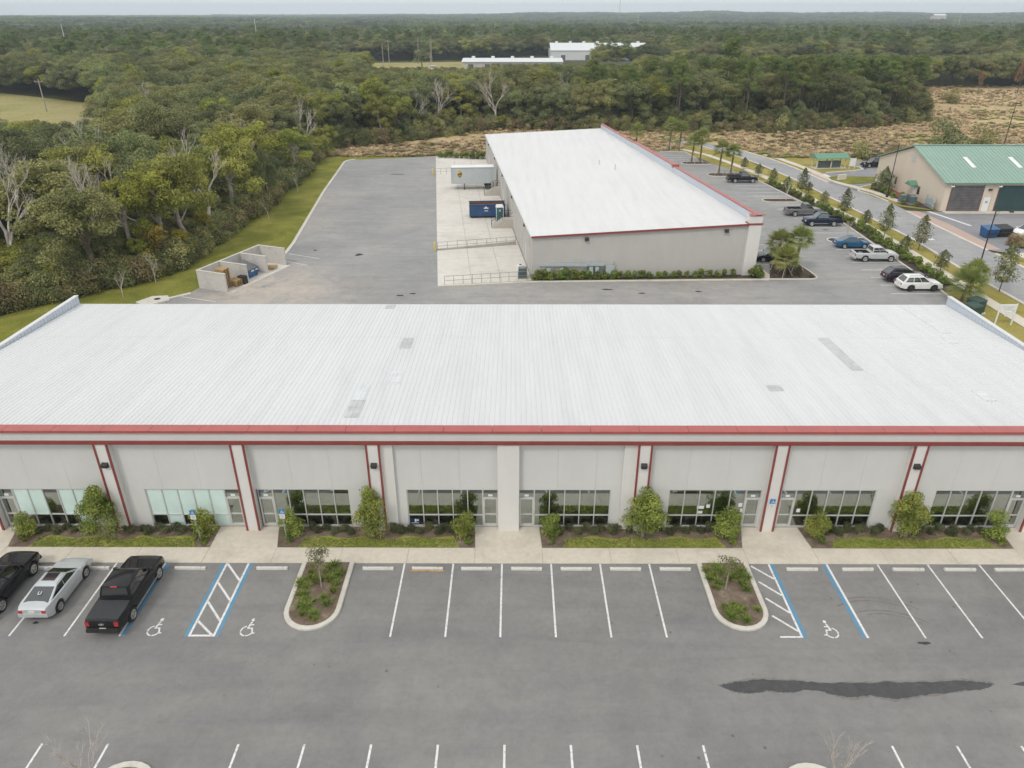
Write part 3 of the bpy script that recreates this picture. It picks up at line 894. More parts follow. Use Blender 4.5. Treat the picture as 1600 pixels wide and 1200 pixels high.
def access_symbol(cx, cy, sx):
    m = MB()
    S = 0.92
    q = lambda x, y: (cx + sx * x * S, cy + y * S * 1.25)
    m.sheet([q(0.10 + 0.10 * math.cos(t * math.pi / 5), 0.62 + 0.09 * math.sin(t * math.pi / 5)) for t in range(10)], Z_PAINT)
    ribbon(m, [q(0.08, 0.50), q(-0.02, 0.12)], 0.09, 0.0052)
    ribbon(m, [q(0.04, 0.33), q(0.26, 0.33)], 0.07, 0.0054)
    ribbon(m, [q(-0.04, 0.13), q(0.22, 0.13), q(0.33, -0.16), q(0.46, -0.14)], 0.09, 0.0056)
    for a0, a1 in ((110, 190), (200, 262), (272, 345)):
        ribbon(m, [q(0.0 + 0.34 * math.cos(R(lerp(a0, a1, i / 8))), -0.02 + 0.28 * math.sin(R(lerp(a0, a1, i / 8)))) for i in range(9)], 0.075, 0.005)
    m.build('access_symbol', 'paint_white', lot)
access_symbol(-18.05, 26.62, 1)
access_symbol(-13.38, 26.62, 1)
access_symbol(15.92, 26.58, -1)

# the wet patch
PUD = [(9.45, 23.36), (10.0, 23.5), (10.63, 23.61), (11.84, 23.70), (13.0, 23.62), (14.15, 23.51), (16, 23.52), (17.73, 23.58), (19.3, 23.56), (20.75, 23.68), (21.6, 23.6), (22.2, 23.47), (21.9, 23.3),
       (21.34, 23.16), (20.5, 23.1), (19.78, 22.96), (18.5, 22.82), (17.15, 22.63), (16.2, 22.82), (15.3, 22.70), (14.6, 22.86), (13.98, 23.08), (13.3, 23.14), (12.9, 22.98), (12.2, 22.96), (11.6, 23.08), (11.01, 22.92), (10.4, 22.95), (9.9, 23.1)]
def wobble(poly, amp, seed, sub=4):
    rnd = random.Random(seed); out = []
    n = len(poly)
    for i in range(n):
        a, b = poly[i], poly[(i + 1) % n]
        for k in range(sub):
            t = k / sub
            out.append((lerp(a[0], b[0], t) + rnd.uniform(-amp, amp), lerp(a[1], b[1], t) + rnd.uniform(-amp, amp)))
    return out
PC = (sum(p[0] for p in PUD) / len(PUD), sum(p[1] for p in PUD) / len(PUD))
MB().sheet(wobble([(PC[0] + (x - PC[0]) * 1.012, PC[1] + (y - PC[1]) * 1.22) for x, y in PUD], 0.05, 9), 0.0015).build('damp_edge', 'tyre_mark', lot)
tag(struct('puddle', MB().sheet(wobble(PUD, 0.04, 3, 6), 0.003), 'wet_asphalt'), 'long dark wet patch on the front parking lot asphalt', 'puddle')
tag(struct('puddle', MB().sheet(wobble([(23.0, 23.48), (23.8, 23.62), (26, 23.6), (27.5, 23.3), (25, 23.2), (23.6, 23.34)], 0.03, 4), 0.003), 'wet_asphalt'), 'small wet patch at the right edge of the parking lot', 'puddle')
# dark skids and drips on the asphalt
rnd = random.Random(5)
for k, (x, y, w, h, z) in enumerate(((20.2, 25.9, 0.35, 0.10, 0), (-24.3, 27.1, 0.16, 0.10, 0), (-24.28, 27.5, 0.10, 0.07, 0), (-19.9, 90, 0.6, 0.5, 1), (-26.0, 92.0, 0.35, 0.25, 1), (-12.5, 75.0, 0.5, 0.25, 1),
                                         (-11.2, 75.6, 0.4, 0.2, 1), (-22.5, 142, 1.6, 0.35, 1), (10.4, 77.0, 0.7, 0.25, 1), (14.2, 75.8, 0.5, 0.2, 1), (20.5, 76.4, 0.4, 0.22, 1), (41.0, 104, 0.5, 0.2, 1), (44.5, 102.2, 0.5, 0.2, 1))):
    p = [(x + w * math.cos(t * math.pi / 6) * rnd.uniform(.6, 1.2), y + h * math.sin(t * math.pi / 6) * rnd.uniform(.6, 1.2)) for t in range(12)]
    MB().sheet(p, 0.003).build('oil_stain', 'dark_metal' if k < 3 else 'tyre', rear if z else lot)

# curved tyre marks by the right-hand accessible stall
for (cx, cy, rr, a0, a1) in ((18.6, 25.2, 3.6, 55, 118), (18.6, 25.2, 3.85, 50, 110), (18.8, 24.6, 3.5, 48, 112), (18.8, 24.6, 3.25, 52, 100)):
    m = MB(); ribbon(m, arc(cx, cy, rr, a0, a1, 14), 0.09, 0.0025 + 0.0002 * (rr % 1)); m.build('tyre_mark', 'tyre_mark', lot)

# right-hand lot lines
for y in (75.75, 78.55, 81.3, 84.05, 86.95, 89.65, 92.45, 100.5, 103.3, 106.1, 108.9, 111.7, 114.5, 117.2, 123.5, 126.3, 129.1, 131.9, 134.7, 137.3):
    c = interp(y, [73, 89, 105, 119, 134, 142], [47.4, 48.0, 48.5, 47.0, 45.3, 44.3])
    m = MB(); rect(m, c - 5.9, c - 0.4, y - 0.06, y + 0.06); m.build('stall_line', 'paint_white', rear)
for y in (86.2, 89.1, 92.1, 94.7, 97.4, 100.2, 103, 105.8, 108.6):
    c = interp(y, [81, 158], [28.9, 20.0])
    m = MB(); rect(m, c + 1.0, c + 6.2, y - 0.06, y + 0.06); m.build('stall_line', 'paint_white', rear)
for y in (157.5, 160.3, 163.1):
    m = MB(); rect(m, 31.2, 36.8, y - 0.07, y + 0.07); m.build('stall_line', 'paint_white', rear)
m = MB(); ribbon(m, [(-29.0, 90.4), (-24.6, 88.4)], 0.1); ribbon(m, [(-29.1, 87.6), (-25.4, 85.6)], 0.1); m.build('stall_line', 'paint_white', rear)
m = MB(); ribbon(m, [(-36.4, 74.6), (-32.0, 73.0)], 0.1); m.build('stall_line', 'paint_white', rear)

# ------------------------------------------------------------------ front building
XL, XR, YF, YB = -36.9, 36.6, 34.86, 57.1
RZ0, RSL = 6.80, 0.0477
def roof_z(y):
    return RZ0 - RSL * (y - 35.1)

def build_front():
    b = empty('commercial_building', (0, 45, 0), label='long white-roofed commercial building with red trim facing the front parking lot', cat='building')
    off = Vector((0, -45, 0))
    def part(name, mb, mat, parent=None, smooth=False):
        o = mb.build(name, mat, parent or b, smooth=smooth)
        if parent is None:
            o.location = off
        return o
    PIL = [-30.92, -23.25, -15.57, -7.95, 7.40, 15.10, 22.87, 30.58]
    HP = 0.40
    # bays: wall from x0 to x1, storefront sx0..sx1, side the door is on
    BAYS = [(-30.52, -23.65, -30.42, -25.08, 'L'), (-22.85, -15.97, -21.68, -16.16, 'R'), (-15.17, -8.35, -15.07, -9.68, 'L'), (-7.55, -0.93, -6.30, -0.95, 'R'),
            (0.31, 7.00, 0.33, 5.71, 'L'), (7.80, 14.70, 9.12, 14.54, 'R'), (15.50, 22.47, 15.72, 21.29, 'L'), (23.27, 30.18, 24.73, 30.15, 'R')]
    ZH = 2.74
    DW = 0.86
    for bi, (x0, x1, s0, s1, side) in enumerate(BAYS):
        # wall above the storefront, in panels with open joints
        n = 3
        for k in range(n):
            a, c = lerp(x0, x1, k / n), lerp(x0, x1, (k + 1) / n)
            part('wall_panel', MB().box(a + (0.0035 if k else 0), c - (0.0035 if k < n - 1 else 0), YF, YF + 0.22, ZH, 6.10), 'wall_grey')
        if s0 - x0 > 0.12:
            part('wall_pier', MB().box(x0, s0, YF, YF + 0.22, 0, ZH - 0.004), 'wall_grey')
        if x1 - s1 > 0.12:
            part('wall_pier', MB().box(s1, x1, YF, YF + 0.22, 0, ZH - 0.004), 'wall_grey')
        # recessed aluminium storefront
        gy = YF + 0.10
        if side == 'L':
            d0, d1, w0, w1 = s0, s0 + DW, s0 + DW, s1
        else:
            w0, w1, d0, d1 = s0, s1 - DW, s1 - DW, s1
        fw = 0.055
        fr = MB()
        n = 5
        xs = [lerp(w0 + fw / 2, w1 - fw / 2, i / n) for i in range(n + 1)]
        ZT = 0.86
        for x in xs:
            fr.box(x - fw / 2, x + fw / 2, gy - 0.05, gy + 0.06, 0.09, ZH - fw - 0.002)
        fr.box(w0, w1, gy - 0.048, gy + 0.058, ZH - fw, ZH - 0.004)
        fr.box(w0, w1, gy - 0.048, gy + 0.058, 0.03, 0.09)
        for i in range(n):
            fr.box(xs[i] + fw / 2, xs[i + 1] - fw / 2, gy - 0.046, gy + 0.056, ZT - fw / 2, ZT + fw / 2)
        sf = part('storefront_window', fr, 'aluminium')
        for i in range(n):
            for lo in (0, 1):
                za, zb = (0.09, ZT - fw / 2) if lo else (ZT + fw / 2, ZH - fw)
                film = (bi == 0 and not lo and i in (0, 1, 3, 4)) or (bi == 1 and not lo) or (bi == 1 and lo and i in (1, 4)) or (bi == 0 and lo and i == 4)
                p = MB().box(xs[i] + fw / 2, xs[i + 1] - fw / 2, gy, gy + 0.012, za, zb).build('pane', 'window_film' if film else 'storefront_glass', sf)
        # door leaf with a transom pane over it
        dr = MB()
        st = 0.07
        dr.box(d0 + 0.02, d0 + 0.02 + st, gy - 0.06, gy + 0.05, 0.05, 2.10)
        dr.box(d1 - 0.02 - st, d1 - 0.02, gy - 0.06, gy + 0.05, 0.05, 2.10)
        dr.box(d0 + 0.02 + st, d1 - 0.02 - st, gy - 0.058, gy + 0.048, 0.05, 0.22)
        dr.box(d0 + 0.02 + st, d1 - 0.02 - st, gy - 0.058, gy + 0.048, 0.90, 0.96)
        dr.box(d0 + 0.01, d1 - 0.01, gy - 0.065, gy + 0.055, 2.03, 2.14)
        dr.box(d0, d0 + 0.02, gy - 0.066, gy + 0.06, 0.03, ZH - 0.004)
        dr.box(d1 - 0.02, d1, gy - 0.066, gy + 0.06, 0.03, ZH - 0.004)
        dr.box(d0 + 0.02, d1 - 0.02, gy - 0.05, gy + 0.05, ZH - 0.06, ZH - 0.004)
        do = part('door', dr, 'aluminium')
        MB().box(d0 + 0.09, d1 - 0.09, gy, gy + 0.012, 0.22, 0.90).build('pane', 'storefront_glass', do)
        MB().box(d0 + 0.09, d1 - 0.09, gy, gy + 0.012, 0.96, 2.03).build('pane', 'storefront_glass', do)
        MB().box(d0 + 0.02, d1 - 0.02, gy, gy + 0.012, 2.14, ZH - 0.06).build('pane', 'storefront_glass', do)
        hx = d1 - 0.13 if side == 'L' else d0 + 0.13
        MB().tube([(hx, gy - 0.06, 0.98), (hx, gy - 0.12, 1.0), (hx, gy - 0.12, 1.28), (hx, gy - 0.06, 1.30)], 0.014, 6).build('handle', 'galvanised', do)
        cxm = (d0 + d1) / 2
        MB().box(cxm - 0.13, cxm + 0.13, gy - 0.004, gy - 0.001, 2.20, 2.34).build('number_plate', 'sign_white', do)
        part('threshold', MB().box(s0, s1, YF - 0.02, YF + 0.30, -0.02, 0.028), 'concrete_grey')
    # plain end walls beyond the last bays
    part('wall_panel', MB().box(XL, -31.32, YF, YF + 0.22, 0, 6.10), 'wall_grey')
    part('wall_panel', MB().box(30.98, XR, YF, YF + 0.22, 0, 6.10), 'wall_grey')
    # pilasters with red edge strips
    for i, x in enumerate(PIL):
        p = part('pilaster', MB().box(x - HP, x + HP, 34.48, YF + 0.2, 0, 6.09), 'wall_trim')
        for s in (-1, 1):
            c = x + s * (HP - 0.045)
            MB().box(c - 0.055, c + 0.055, 34.44, 34.52, 0.005, 6.082).build('edge_strip', 'red_trim', p)
        if i in (1, 3, 4, 6):
            MB().add([(x - 0.17, 34.48, 4.86), (x + 0.17, 34.48, 4.86), (x + 0.17, 34.22, 4.78), (x - 0.17, 34.22, 4.78), (x - 0.17, 34.48, 4.52), (x + 0.17, 34.48, 4.52), (x + 0.14, 34.28, 4.58), (x - 0.14, 34.28, 4.58)],
                     [(0, 1, 2, 3), (4, 5, 6, 7), (0, 1, 5, 4), (1, 2, 6, 5), (2, 3, 7, 6), (3, 0, 4, 7)]).build('wall_light', 'dark_metal', p)
    part('pilaster', MB().box(-0.93, 0.31, 34.50, YF + 0.2, 0, 6.09), 'wall_trim')
    # proud borders of the two middle bays
    for (a, c, t0, t1) in ((-7.55, -6.88, -6.88, -0.93), (6.27, 7.00, 0.31, 6.27)):
        part('wall_border', MB().box(a, c, 34.66, YF - 0.001, 0, 6.09), 'wall_trim')
        part('wall_border', MB().box(t0, t1, 34.662, YF - 0.001, 5.90, 6.088), 'wall_trim')
    # frieze, red band and capped parapet
    part('frieze', MB().box(XL, XR, 34.50, YF + 0.23, 6.10, 6.84), 'wall_grey')
    part('red_band', MB().box(XL - 0.02, XR + 0.02, 34.40, 34.499, 6.085, 6.30), 'red_trim')
    x = XL - 0.05
    j = 0
    x = -36.55
    part('coping', MB().box(XL - 0.05, x - 0.004, 34.37, 35.06, 6.845, 7.0), 'red_cap')
    while x < XR:
        e = min(x + 2.72, XR + 0.05)
        part('coping', MB().box(x + 0.010, e - 0.010, 34.37, 35.06, 6.845, 7.0 + 0.003 * (j % 2)), 'red_cap')
        x = e; j += 1
        if e >= XR: break
    part('parapet_back', MB().box(XL, XR, 35.085, 35.10, 6.5, 6.84), 'parapet_metal')
    # shell
    part('rear_wall', MB().box(XL, XR, YB - 0.25, YB, 0, 5.62), 'metal_siding')
    part('side_wall', MB().box(XL, XL + 0.22, YF + 0.23, YB - 0.25, 0, 5.6), 'metal_siding')
    part('side_wall', MB().box(XR - 0.22, XR, YF + 0.23, YB - 0.25, 0, 5.6), 'metal_siding')
    # roof in three overlapping courses, ribbed
    tiers = [(35.08, 40.98, 0.024), (40.9, 49.38, 0.012), (49.3, YB + 0.18, 0.0)]
    rs = MB()
    for (a, c, dz) in tiers:
        za, zc = roof_z(a) + dz, roof_z(c) + dz
        rs.add([(XL + .3, a, za), (XR - .3, a, za), (XR - .3, c, zc), (XL + .3, c, zc), (XL + .3, a, za - .03), (XR - .3, a, za - .03), (XR - .3, c, zc - .03), (XL + .3, c, zc - .03)],
               [(0, 1, 2, 3), (7, 6, 5, 4), (3, 2, 6, 7), (0, 4, 5, 1), (0, 3, 7, 4), (1, 5, 6, 2)])
    roof = part('roof', rs, 'roof_white')
    rb = MB()
    x = XL + 0.42
    while x < XR - 0.4:
        for (a, c, dz) in tiers:
            za, zc = roof_z(a) + dz, roof_z(c) + dz
            h = 0.026
            vs = [(x - .045, a, za), (x - .018, a, za + h), (x + .018, a, za + h), (x + .045, a, za), (x - .045, c, zc), (x - .018, c, zc + h), (x + .018, c, zc + h), (x + .045, c, zc)]
            rb.add(vs, [(0, 1, 5, 4), (1, 2, 6, 5), (2, 3, 7, 6), (4, 5, 6, 7)])
        x += 0.3048
    o = rb.build('roof_rib', 'roof_white', roof)
    o['kind'] = 'stuff'
    for y in (40.98, 49.38):
        MB().box(XL + .3, XR - .3, y, y + 0.035, roof_z(y) - 0.01, roof_z(y) + 0.016).build('lap_seam', 'roof_lap', roof)
    for (x0, x1, y0, y1, mt) in ((-9.85, -9.0, 36.3, 38.6, 'roof_patch'), (-9.75, -9.1, 38.6, 40.85, 'roof_patch_pale'), (-8.25, -7.4, 47.2, 49.2, 'roof_patch'), (-8.1, -7.3, 41.2, 43.0, 'roof_patch_pale'),
                                 (22.5, 23.3, 43.3, 49.25, 'roof_patch'), (16.0, 16.9, 40.0, 40.85, 'roof_patch'), (32.3, 33.0, 50.4, 56.9, 'roof_patch_pale'),
                                 (31.7, 32.5, 48.3, 49.2, 'roof_patch_pale'), (-10.7, -9.9, 56.1, 57.1, 'roof_patch'), (28.6, 29.3, 38.6, 40.2, 'roof_patch_pale')):
        dz = [d for (a, c, d) in tiers if a <= (y0 + y1) / 2 <= c][0] + 0.006
        za, zc = roof_z(y0) + dz + 0.022, roof_z(y1) + dz + 0.022
        m = MB().add([(x0, y0, za), (x1, y0, za), (x1, y1, zc), (x0, y1, zc), (x0, y0, za - .028), (x1, y0, za - .028), (x1, y1, zc - .028), (x0, y1, zc - .028)], [(0, 1, 2, 3), (0, 4, 5, 1), (1, 5, 6, 2), (2, 6, 7, 3), (3, 7, 4, 0)])
        for k in range(3):
            xr = lerp(x0, x1, (k + 0.5) / 3)
            m.add([(xr - .04, y0, za + .001), (xr - .015, y0, za + .022), (xr + .015, y0, za + .022), (xr + .04, y0, za + .001), (xr - .04, y1, zc + .001), (xr - .015, y1, zc + .022), (xr + .015, y1, zc + .022), (xr + .04, y1, zc + .001)], [(0, 1, 5, 4), (1, 2, 6, 5), (2, 3, 7, 6)])
        m.build('weathered_sheet', mt, roof)
    # end parapets
    for s, x in ((-1, XL), (1, XR)):
        xi = x - s * 0.26
        pw = part('end_parapet', MB().box(min(x, xi), max(x, xi), 35.2, YB + 0.2, 5.3, 6.42), 'parapet_metal')
        rib = MB()
        y = 35.5
        while y < YB:
            rib.box(min(xi, xi - s * 0.03), max(xi, xi - s * 0.03), y, y + 0.10, 5.5, 6.415)
            y += 0.42
        rib.build('parapet_rib', 'parapet_metal', pw)['kind'] = 'stuff'
        MB().box(min(x + s * .03, xi - s * .05), max(x + s * .03, xi - s * .05), 35.1, YB + 0.24, 6.424, 6.50).build('parapet_cap', 'roof_white', pw)
    # rooms behind the glass
    part('floor', MB().box(XL + .3, XR - .3, YF + 0.31, 42.0, -0.02, 0.04), 'interior_floor')
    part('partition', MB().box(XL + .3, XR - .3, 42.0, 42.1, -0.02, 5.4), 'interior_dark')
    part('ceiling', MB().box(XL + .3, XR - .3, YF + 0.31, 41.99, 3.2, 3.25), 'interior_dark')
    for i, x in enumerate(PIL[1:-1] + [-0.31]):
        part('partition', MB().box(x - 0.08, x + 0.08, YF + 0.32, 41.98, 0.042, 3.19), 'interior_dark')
    return b

front = build_front()

def thing_mesh(name, mb, mat, label, cat, group=None, smooth=False):
    return tag(mb.build(name, mat, smooth=smooth), label, cat, group)

thing_mesh('carton', MB().box(-13.95, -13.0, 35.9, 36.4, 0.042, 1.75), 'carton', 'tall tan panel standing behind the glass beside the handicap sign', 'panel')
thing_mesh('bench', MB().box(2.6, 5.0, 35.7, 36.3, 0.30, 0.62).box(2.65, 2.8, 35.75, 36.25, 0.042, 0.30).box(4.8, 4.95, 35.75, 36.25, 0.042, 0.30), 'carton', 'low brown bench inside the window right of the centre doors', 'bench')
thing_mesh('counter', MB().box(16.9, 19.4, 35.9, 36.5, 0.042, 0.95).box(16.85, 19.45, 35.85, 36.55, 0.951, 0.99), 'roof_patch_pale', 'pale counter inside the window right of the wall-mounted parking sign', 'counter')
# paper notices stuck on the glass
po = empty('window_poster', (-5.95, YF + 0.09, 0.38), label='navy poster with white print in the lower corner of a window', cat='poster')
MB().box(-0.30, 0.32, -0.004, 0.0, -0.2, 0.22).build('sheet', 'poster_navy', po)
MB().box(0.0, 0.10, -0.007, -0.005, -0.05, 0.16).box(0.12, 0.24, -0.007, -0.005, 0.02, 0.13).box(-0.22, 0.24, -0.007, -0.005, -0.15, -0.11).build('print', 'sign_white', po)
for i, (x, z, w, h, lb) in enumerate(((11.1, 1.44, 0.42, 0.22, 'wide white notice taped inside the window left of the right-hand double doors'), (11.1, 1.08, 0.32, 0.18, 'lower white notice taped beneath the wide notice on the window'),
                                      (11.55, 1.52, 0.22, 0.24, 'small upright white notice right of the wide notice on the window'), (13.45, 1.62, 0.24, 0.28, 'white notice high on the glass beside a door'),
                                      (13.57, 1.22, 0.2, 0.26, 'white notice low on the glass beside a door'), (16.95, 1.22, 0.22, 0.26, 'white notice on the glass right of the parking sign'))):
    thing_mesh('paper_notice', MB().box(x - w / 2, x + w / 2, YF + 0.085, YF + 0.088, z - h / 2, z + h / 2), 'sign_white', lb, 'notice', 'notices taped to the shop windows')

# ------------------------------------------------------------------ rear warehouse
NL, NR, FL, FR = Vector((2.2, 80.4)), Vector((28.0, 82.3)), Vector((-5.8, 157.4)), Vector((18.3, 158.8))
def W(s, t):
    a = NL.lerp(NR, s); c = FL.lerp(FR, s)
    return a.lerp(c, t)
def W3(s, t, z):
    p = W(s, t)
    return Vector((p.x, p.y, z))
def wroof(s):
    return lerp(5.13, 6.16, s)

def slab(mb, s0, t0, s1, t1, z0, z1, m=0):
    """prism over a patch of the warehouse plan; z1 may be a pair for left/right"""
    za, zb = z1 if isinstance(z1, tuple) else (z1, z1)
    ya, yb = z0 if isinstance(z0, tuple) else (z0, z0)
    P = [W3(s0, t0, ya), W3(s1, t0, yb), W3(s1, t1, yb), W3(s0, t1, ya), W3(s0, t0, za), W3(s1, t0, zb), W3(s1, t1, zb), W3(s0, t1, za)]
    mb.add(P, [(0, 3, 2, 1), (4, 5, 6, 7), (0, 1, 5, 4), (1, 2, 6, 5), (2, 3, 7, 6), (3, 0, 4, 7)], m)
    return mb

def build_rear():
    o0 = W(0.5, 0.5)
    b = empty('warehouse', (o0.x, o0.y, 0), label='large white-roofed metal warehouse with loading docks behind the front building', cat='warehouse')
    off = Vector((-o0.x, -o0.y, 0))
    def part(name, mb, mat, parent=None):
        o = mb.build(name, mat, parent or b)
        if parent is None: o.location = off
        return o
    ts, tt = 1 / 25.9, 1 / 77.0          # one metre along the front and the side
    wall = part('front_wall', slab(MB(), 0, 0, 0.955, 0.3 * tt, 0, (5.05, 6.05)), 'metal_siding')
    rb = MB()
    for k in range(82):
        s = 0.003 + k * 0.0116
        if s > 0.95: break
        slab(rb, s, -0.035 * tt, s + 0.07 * ts, 0, 0.05, wroof(s) - 0.12)
    rb.build('siding_rib', 'metal_siding', wall)['kind'] = 'stuff'
    lw = part('dock_wall', slab(MB(), 0, 0.3 * tt, 0.3 * ts, 1, 0, 5.05), 'metal_siding')
    part('street_wall', slab(MB(), 1 - 0.3 * ts, 0.3 * tt, 1, 1, 0, 6.0), 'wall_grey')
    part('far_wall', slab(MB(), 0.3 * ts, 1 - 0.3 * tt, 1 - 0.3 * ts, 1, 0, (5.0, 6.0)), 'metal_siding')
    # roof sheets run from the high side to the low side
    roof = part('roof', slab(MB(), -0.25 * ts, -0.2 * tt, 1 - 0.3 * ts, 1, (5.07, 6.07), (5.13, 6.14)), 'roof_white_rear')
    rr = MB()
    k = 0
    while k * 0.61 < 77:
        t = k * 0.61 * tt
        P = []
        for s in (-0.25 * ts, 1 - 0.3 * ts):
            z = lerp(5.131, 6.141, (s + 0.25 * ts) / (1 - 0.05 * ts))
            for dt, dz in ((-0.05, 0), (-0.02, 0.026), (0.02, 0.026), (0.05, 0)):
                P.append(W3(s, t + dt * tt, z + dz))
        rr.add(P, [(0, 1, 5, 4), (1, 2, 6, 5), (2, 3, 7, 6), (0, 3, 2, 1)])
        k += 1
    rr.build('roof_rib', 'roof_white_rear', roof)['kind'] = 'stuff'
    for s in (0.34, 0.67):
        z = lerp(5.13, 6.14, s)
        slab(MB(), s, 0, s + 0.04 * ts, 1, (z, z), (z + 0.02, z + 0.022)).build('lap_seam', 'roof_lap', roof)
    for (s, t) in ((0.62, 0.50), (0.68, 0.442)):
        p = W(s, t)
        z = lerp(5.13, 6.14, s)
        MB().tube([(p.x, p.y, z - .02), (p.x, p.y, z + 0.75)], 0.09, 8).tube([(p.x, p.y, z + 0.75), (p.x, p.y, z + 0.9)], [0.17, 0.05], 8).build('vent_pipe', 'aluminium', roof)
    part('rake_trim', slab(MB(), -0.27 * ts, -0.32 * tt, 0.955, -0.21 * tt, (4.97, 5.93), (5.17, 6.15)), 'red_trim')
    # street-side parapet: three lengths, the middle one taller and further out
    for (t0, t1, zt, d) in ((-0.3 * tt, 0.39, 7.0, 0.0), (0.39, 0.68, 7.12, 0.25), (0.68, 1.0, 7.0, 0.0)):
        pw = part('parapet', slab(MB(), 1 - 0.28 * ts, t0 + 0.001, 1 + (0.1 + d) * ts, t1 - 0.001, 5.9, zt), 'parapet_metal')
        n = max(2, round((t1 - t0) * 77 / 3.05))
        for k in range(n):
            a, c = lerp(t0, t1, k / n), lerp(t0, t1, (k + 1) / n)
            slab(MB(), 1 - 0.34 * ts, a + 0.008 * tt, 1 + (0.18 + d) * ts, c - 0.008 * tt, zt + 0.002, zt + 0.10).build('coping', 'red_cap', pw)
    slab(MB(), 1 - 0.40 * ts, 0.39 - 0.3 * tt, 1 + 0.6 * ts, 0.39 + 0.3 * tt, 6.85, 7.32).build('coping', 'red_cap', b).location = off
    # corner pier at the street end of the front wall
    pier = part('corner_pier', slab(MB(), 0.955, -0.35 * tt, 1.012, 0.6 * tt, 0, 7.0), 'wall_trim')
    slab(MB(), 0.952, -0.42 * tt, 1.016, 0.65 * tt, 6.02, 6.22).build('red_band', 'red_trim', pier)
    slab(MB(), 0.95, -0.52 * tt, 1.02, 0.1 * tt, 7.174, 7.24).build('coping', 'red_cap', pier)
    for s in (0.235, 0.86):
        p = W(s, -0.05 * tt)
        MB().box(p.x - 0.22, p.x + 0.22, p.y - 0.28, p.y, wroof(s) - 0.85, wroof(s) - 0.5).build('wall_light', 'dark_metal', b).location = off
    # dock side: downpipes, overhead doors, lamps
    for k in range(11):
        t = (0.8 + k * 7.6) * tt
        slab(MB(), -0.10 * ts, t, -0.005 * ts, t + 0.16 * tt, 0.02, 4.95).build('downpipe', 'wall_grey', b).location = off
    for k in range(10):
        t = (2.6 + k * 7.6) * tt
        d = slab(MB(), -0.03 * ts, t, -0.002 * ts, t + 3.0 * tt, 0.9 if k not in (0, 3) else 0.02, 3.9).build('overhead_door', 'concrete_block', b)
        d.location = off
        for q in range(5):
            z = 1.3 + q * 0.5
            slab(MB(), -0.04 * ts, t + 0.02 * tt, -0.031 * ts, t + 2.98 * tt, z, z + 0.03).build('door_seam', 'concrete_grey', d)
        if k % 2 == 0:
            p = W(-0.004, t + 4.6 * tt)
            MB().box(p.x - 0.22, p.x - 0.02, p.y, p.y + 0.4, 4.3, 4.6).build('wall_light', 'dark_metal', b).location = off
            slab(MB(), -0.02 * ts, t + 4.2 * tt, -0.001 * ts, t + 5.2 * tt, 0.02, 2.15).build('door', 'wall_grey', b).location = off
    part('eave_gutter', slab(MB(), -0.36 * ts, -0.2 * tt, -0.255 * ts, 1, 4.98, 5.12), 'aluminium')
    return b
rearb = build_rear()

# strip of planting in front of it, with its kerb
struct('warehouse_bed', MB().sheet([(2.2, 79.75), (28.9, 80.5), (28.5, 82.3), (27.0, 82.2), (2.2, 80.36)], 0.03), 'dark_mulch')
struct('bed_lawn', MB().sheet([(-6.5, 78.4), (2.0, 79.55), (28.9, 80.45), (28.9, 80.9), (2.2, 80.0), (-6.3, 78.7)], 0.036), 'lawn')
curb('curb', [(-8.4, 77.95), (2.0, 79.45), (28.9, 80.35), (29.6, 80.3)], w=0.3)
struct('street_side_walk', MB().sheet([(29.0, 80.5), (30.6, 80.5), (29.4, 87.5), (22.0, 158), (20.2, 158), (28.3, 83)], 0.02), 'concrete_walk')

# meter bank on the warehouse wall
mbk = empty('meter_bank', (6.5, 80.3, 0), label='grey electrical gutter and meter frames on the warehouse front wall', cat='meters')
MB().box(-3.6, 1.95, 0.0, 0.22, 1.62, 1.90).build('gutter_box', 'cabinet_pale', mbk)
for x in (-3.4, -2.65, -1.85, -1.15, -0.75):
    MB().box(x - 0.03, x + 0.03, 0.06, 0.16, 0.0, 1.62).build('strut', 'rail_grey', mbk)
for z in (0.75, 1.15):
    MB().box(-3.4, -0.75, 0.08, 0.13, z, z + 0.05).build('crossbar', 'rail_grey', mbk)
for x in (-2.5, -1.0):
    MB().box(x - 0.22, x + 0.22, -0.02, 0.07, 0.85, 1.42).build('meter', 'cabinet_pale', mbk)
cb = empty('switch_cabinet', (9.3, 80.45, 0), label='pale grey electrical cabinet with dark frame beside the meter bank', cat='cabinet')
MB().box(-0.85, 1.1, 0.0, 0.25, 1.62, 1.95).build('gutter_box', 'cabinet_pale', cb)
for x in (-0.75, -0.1, 0.55, 1.0):
    MB().box(x - 0.05, x + 0.05, 0.05, 0.2, 0, 1.62).build('strut', 'utility_slate', cb)
MB().box(-0.62, -0.18, -0.02, 0.12, 0.55, 1.5).build('meter', 'cabinet_pale', cb)
MB().box(0.08, 0.5, -0.02, 0.12, 0.6, 1.5).build('meter', 'cabinet_pale', cb)
c2 = empty('meter_box', (11.1, 80.62, 0), label='plain pale utility box right of the electrical cabinet', cat='utility box')
MB().box(-0.5, 0.5, 0, 0.3, 0.35, 1.6).box(-0.4, -0.3, 0.05, 0.2, 0.03, 0.35).box(0.3, 0.4, 0.05, 0.2, 0.03, 0.35).build('case', 'cabinet_pale', c2)
MB().tube([(0.45, 0.15, 1.6), (0.45, 0.15, 2.1)], 0.04, 6).build('conduit', 'rail_grey', c2)

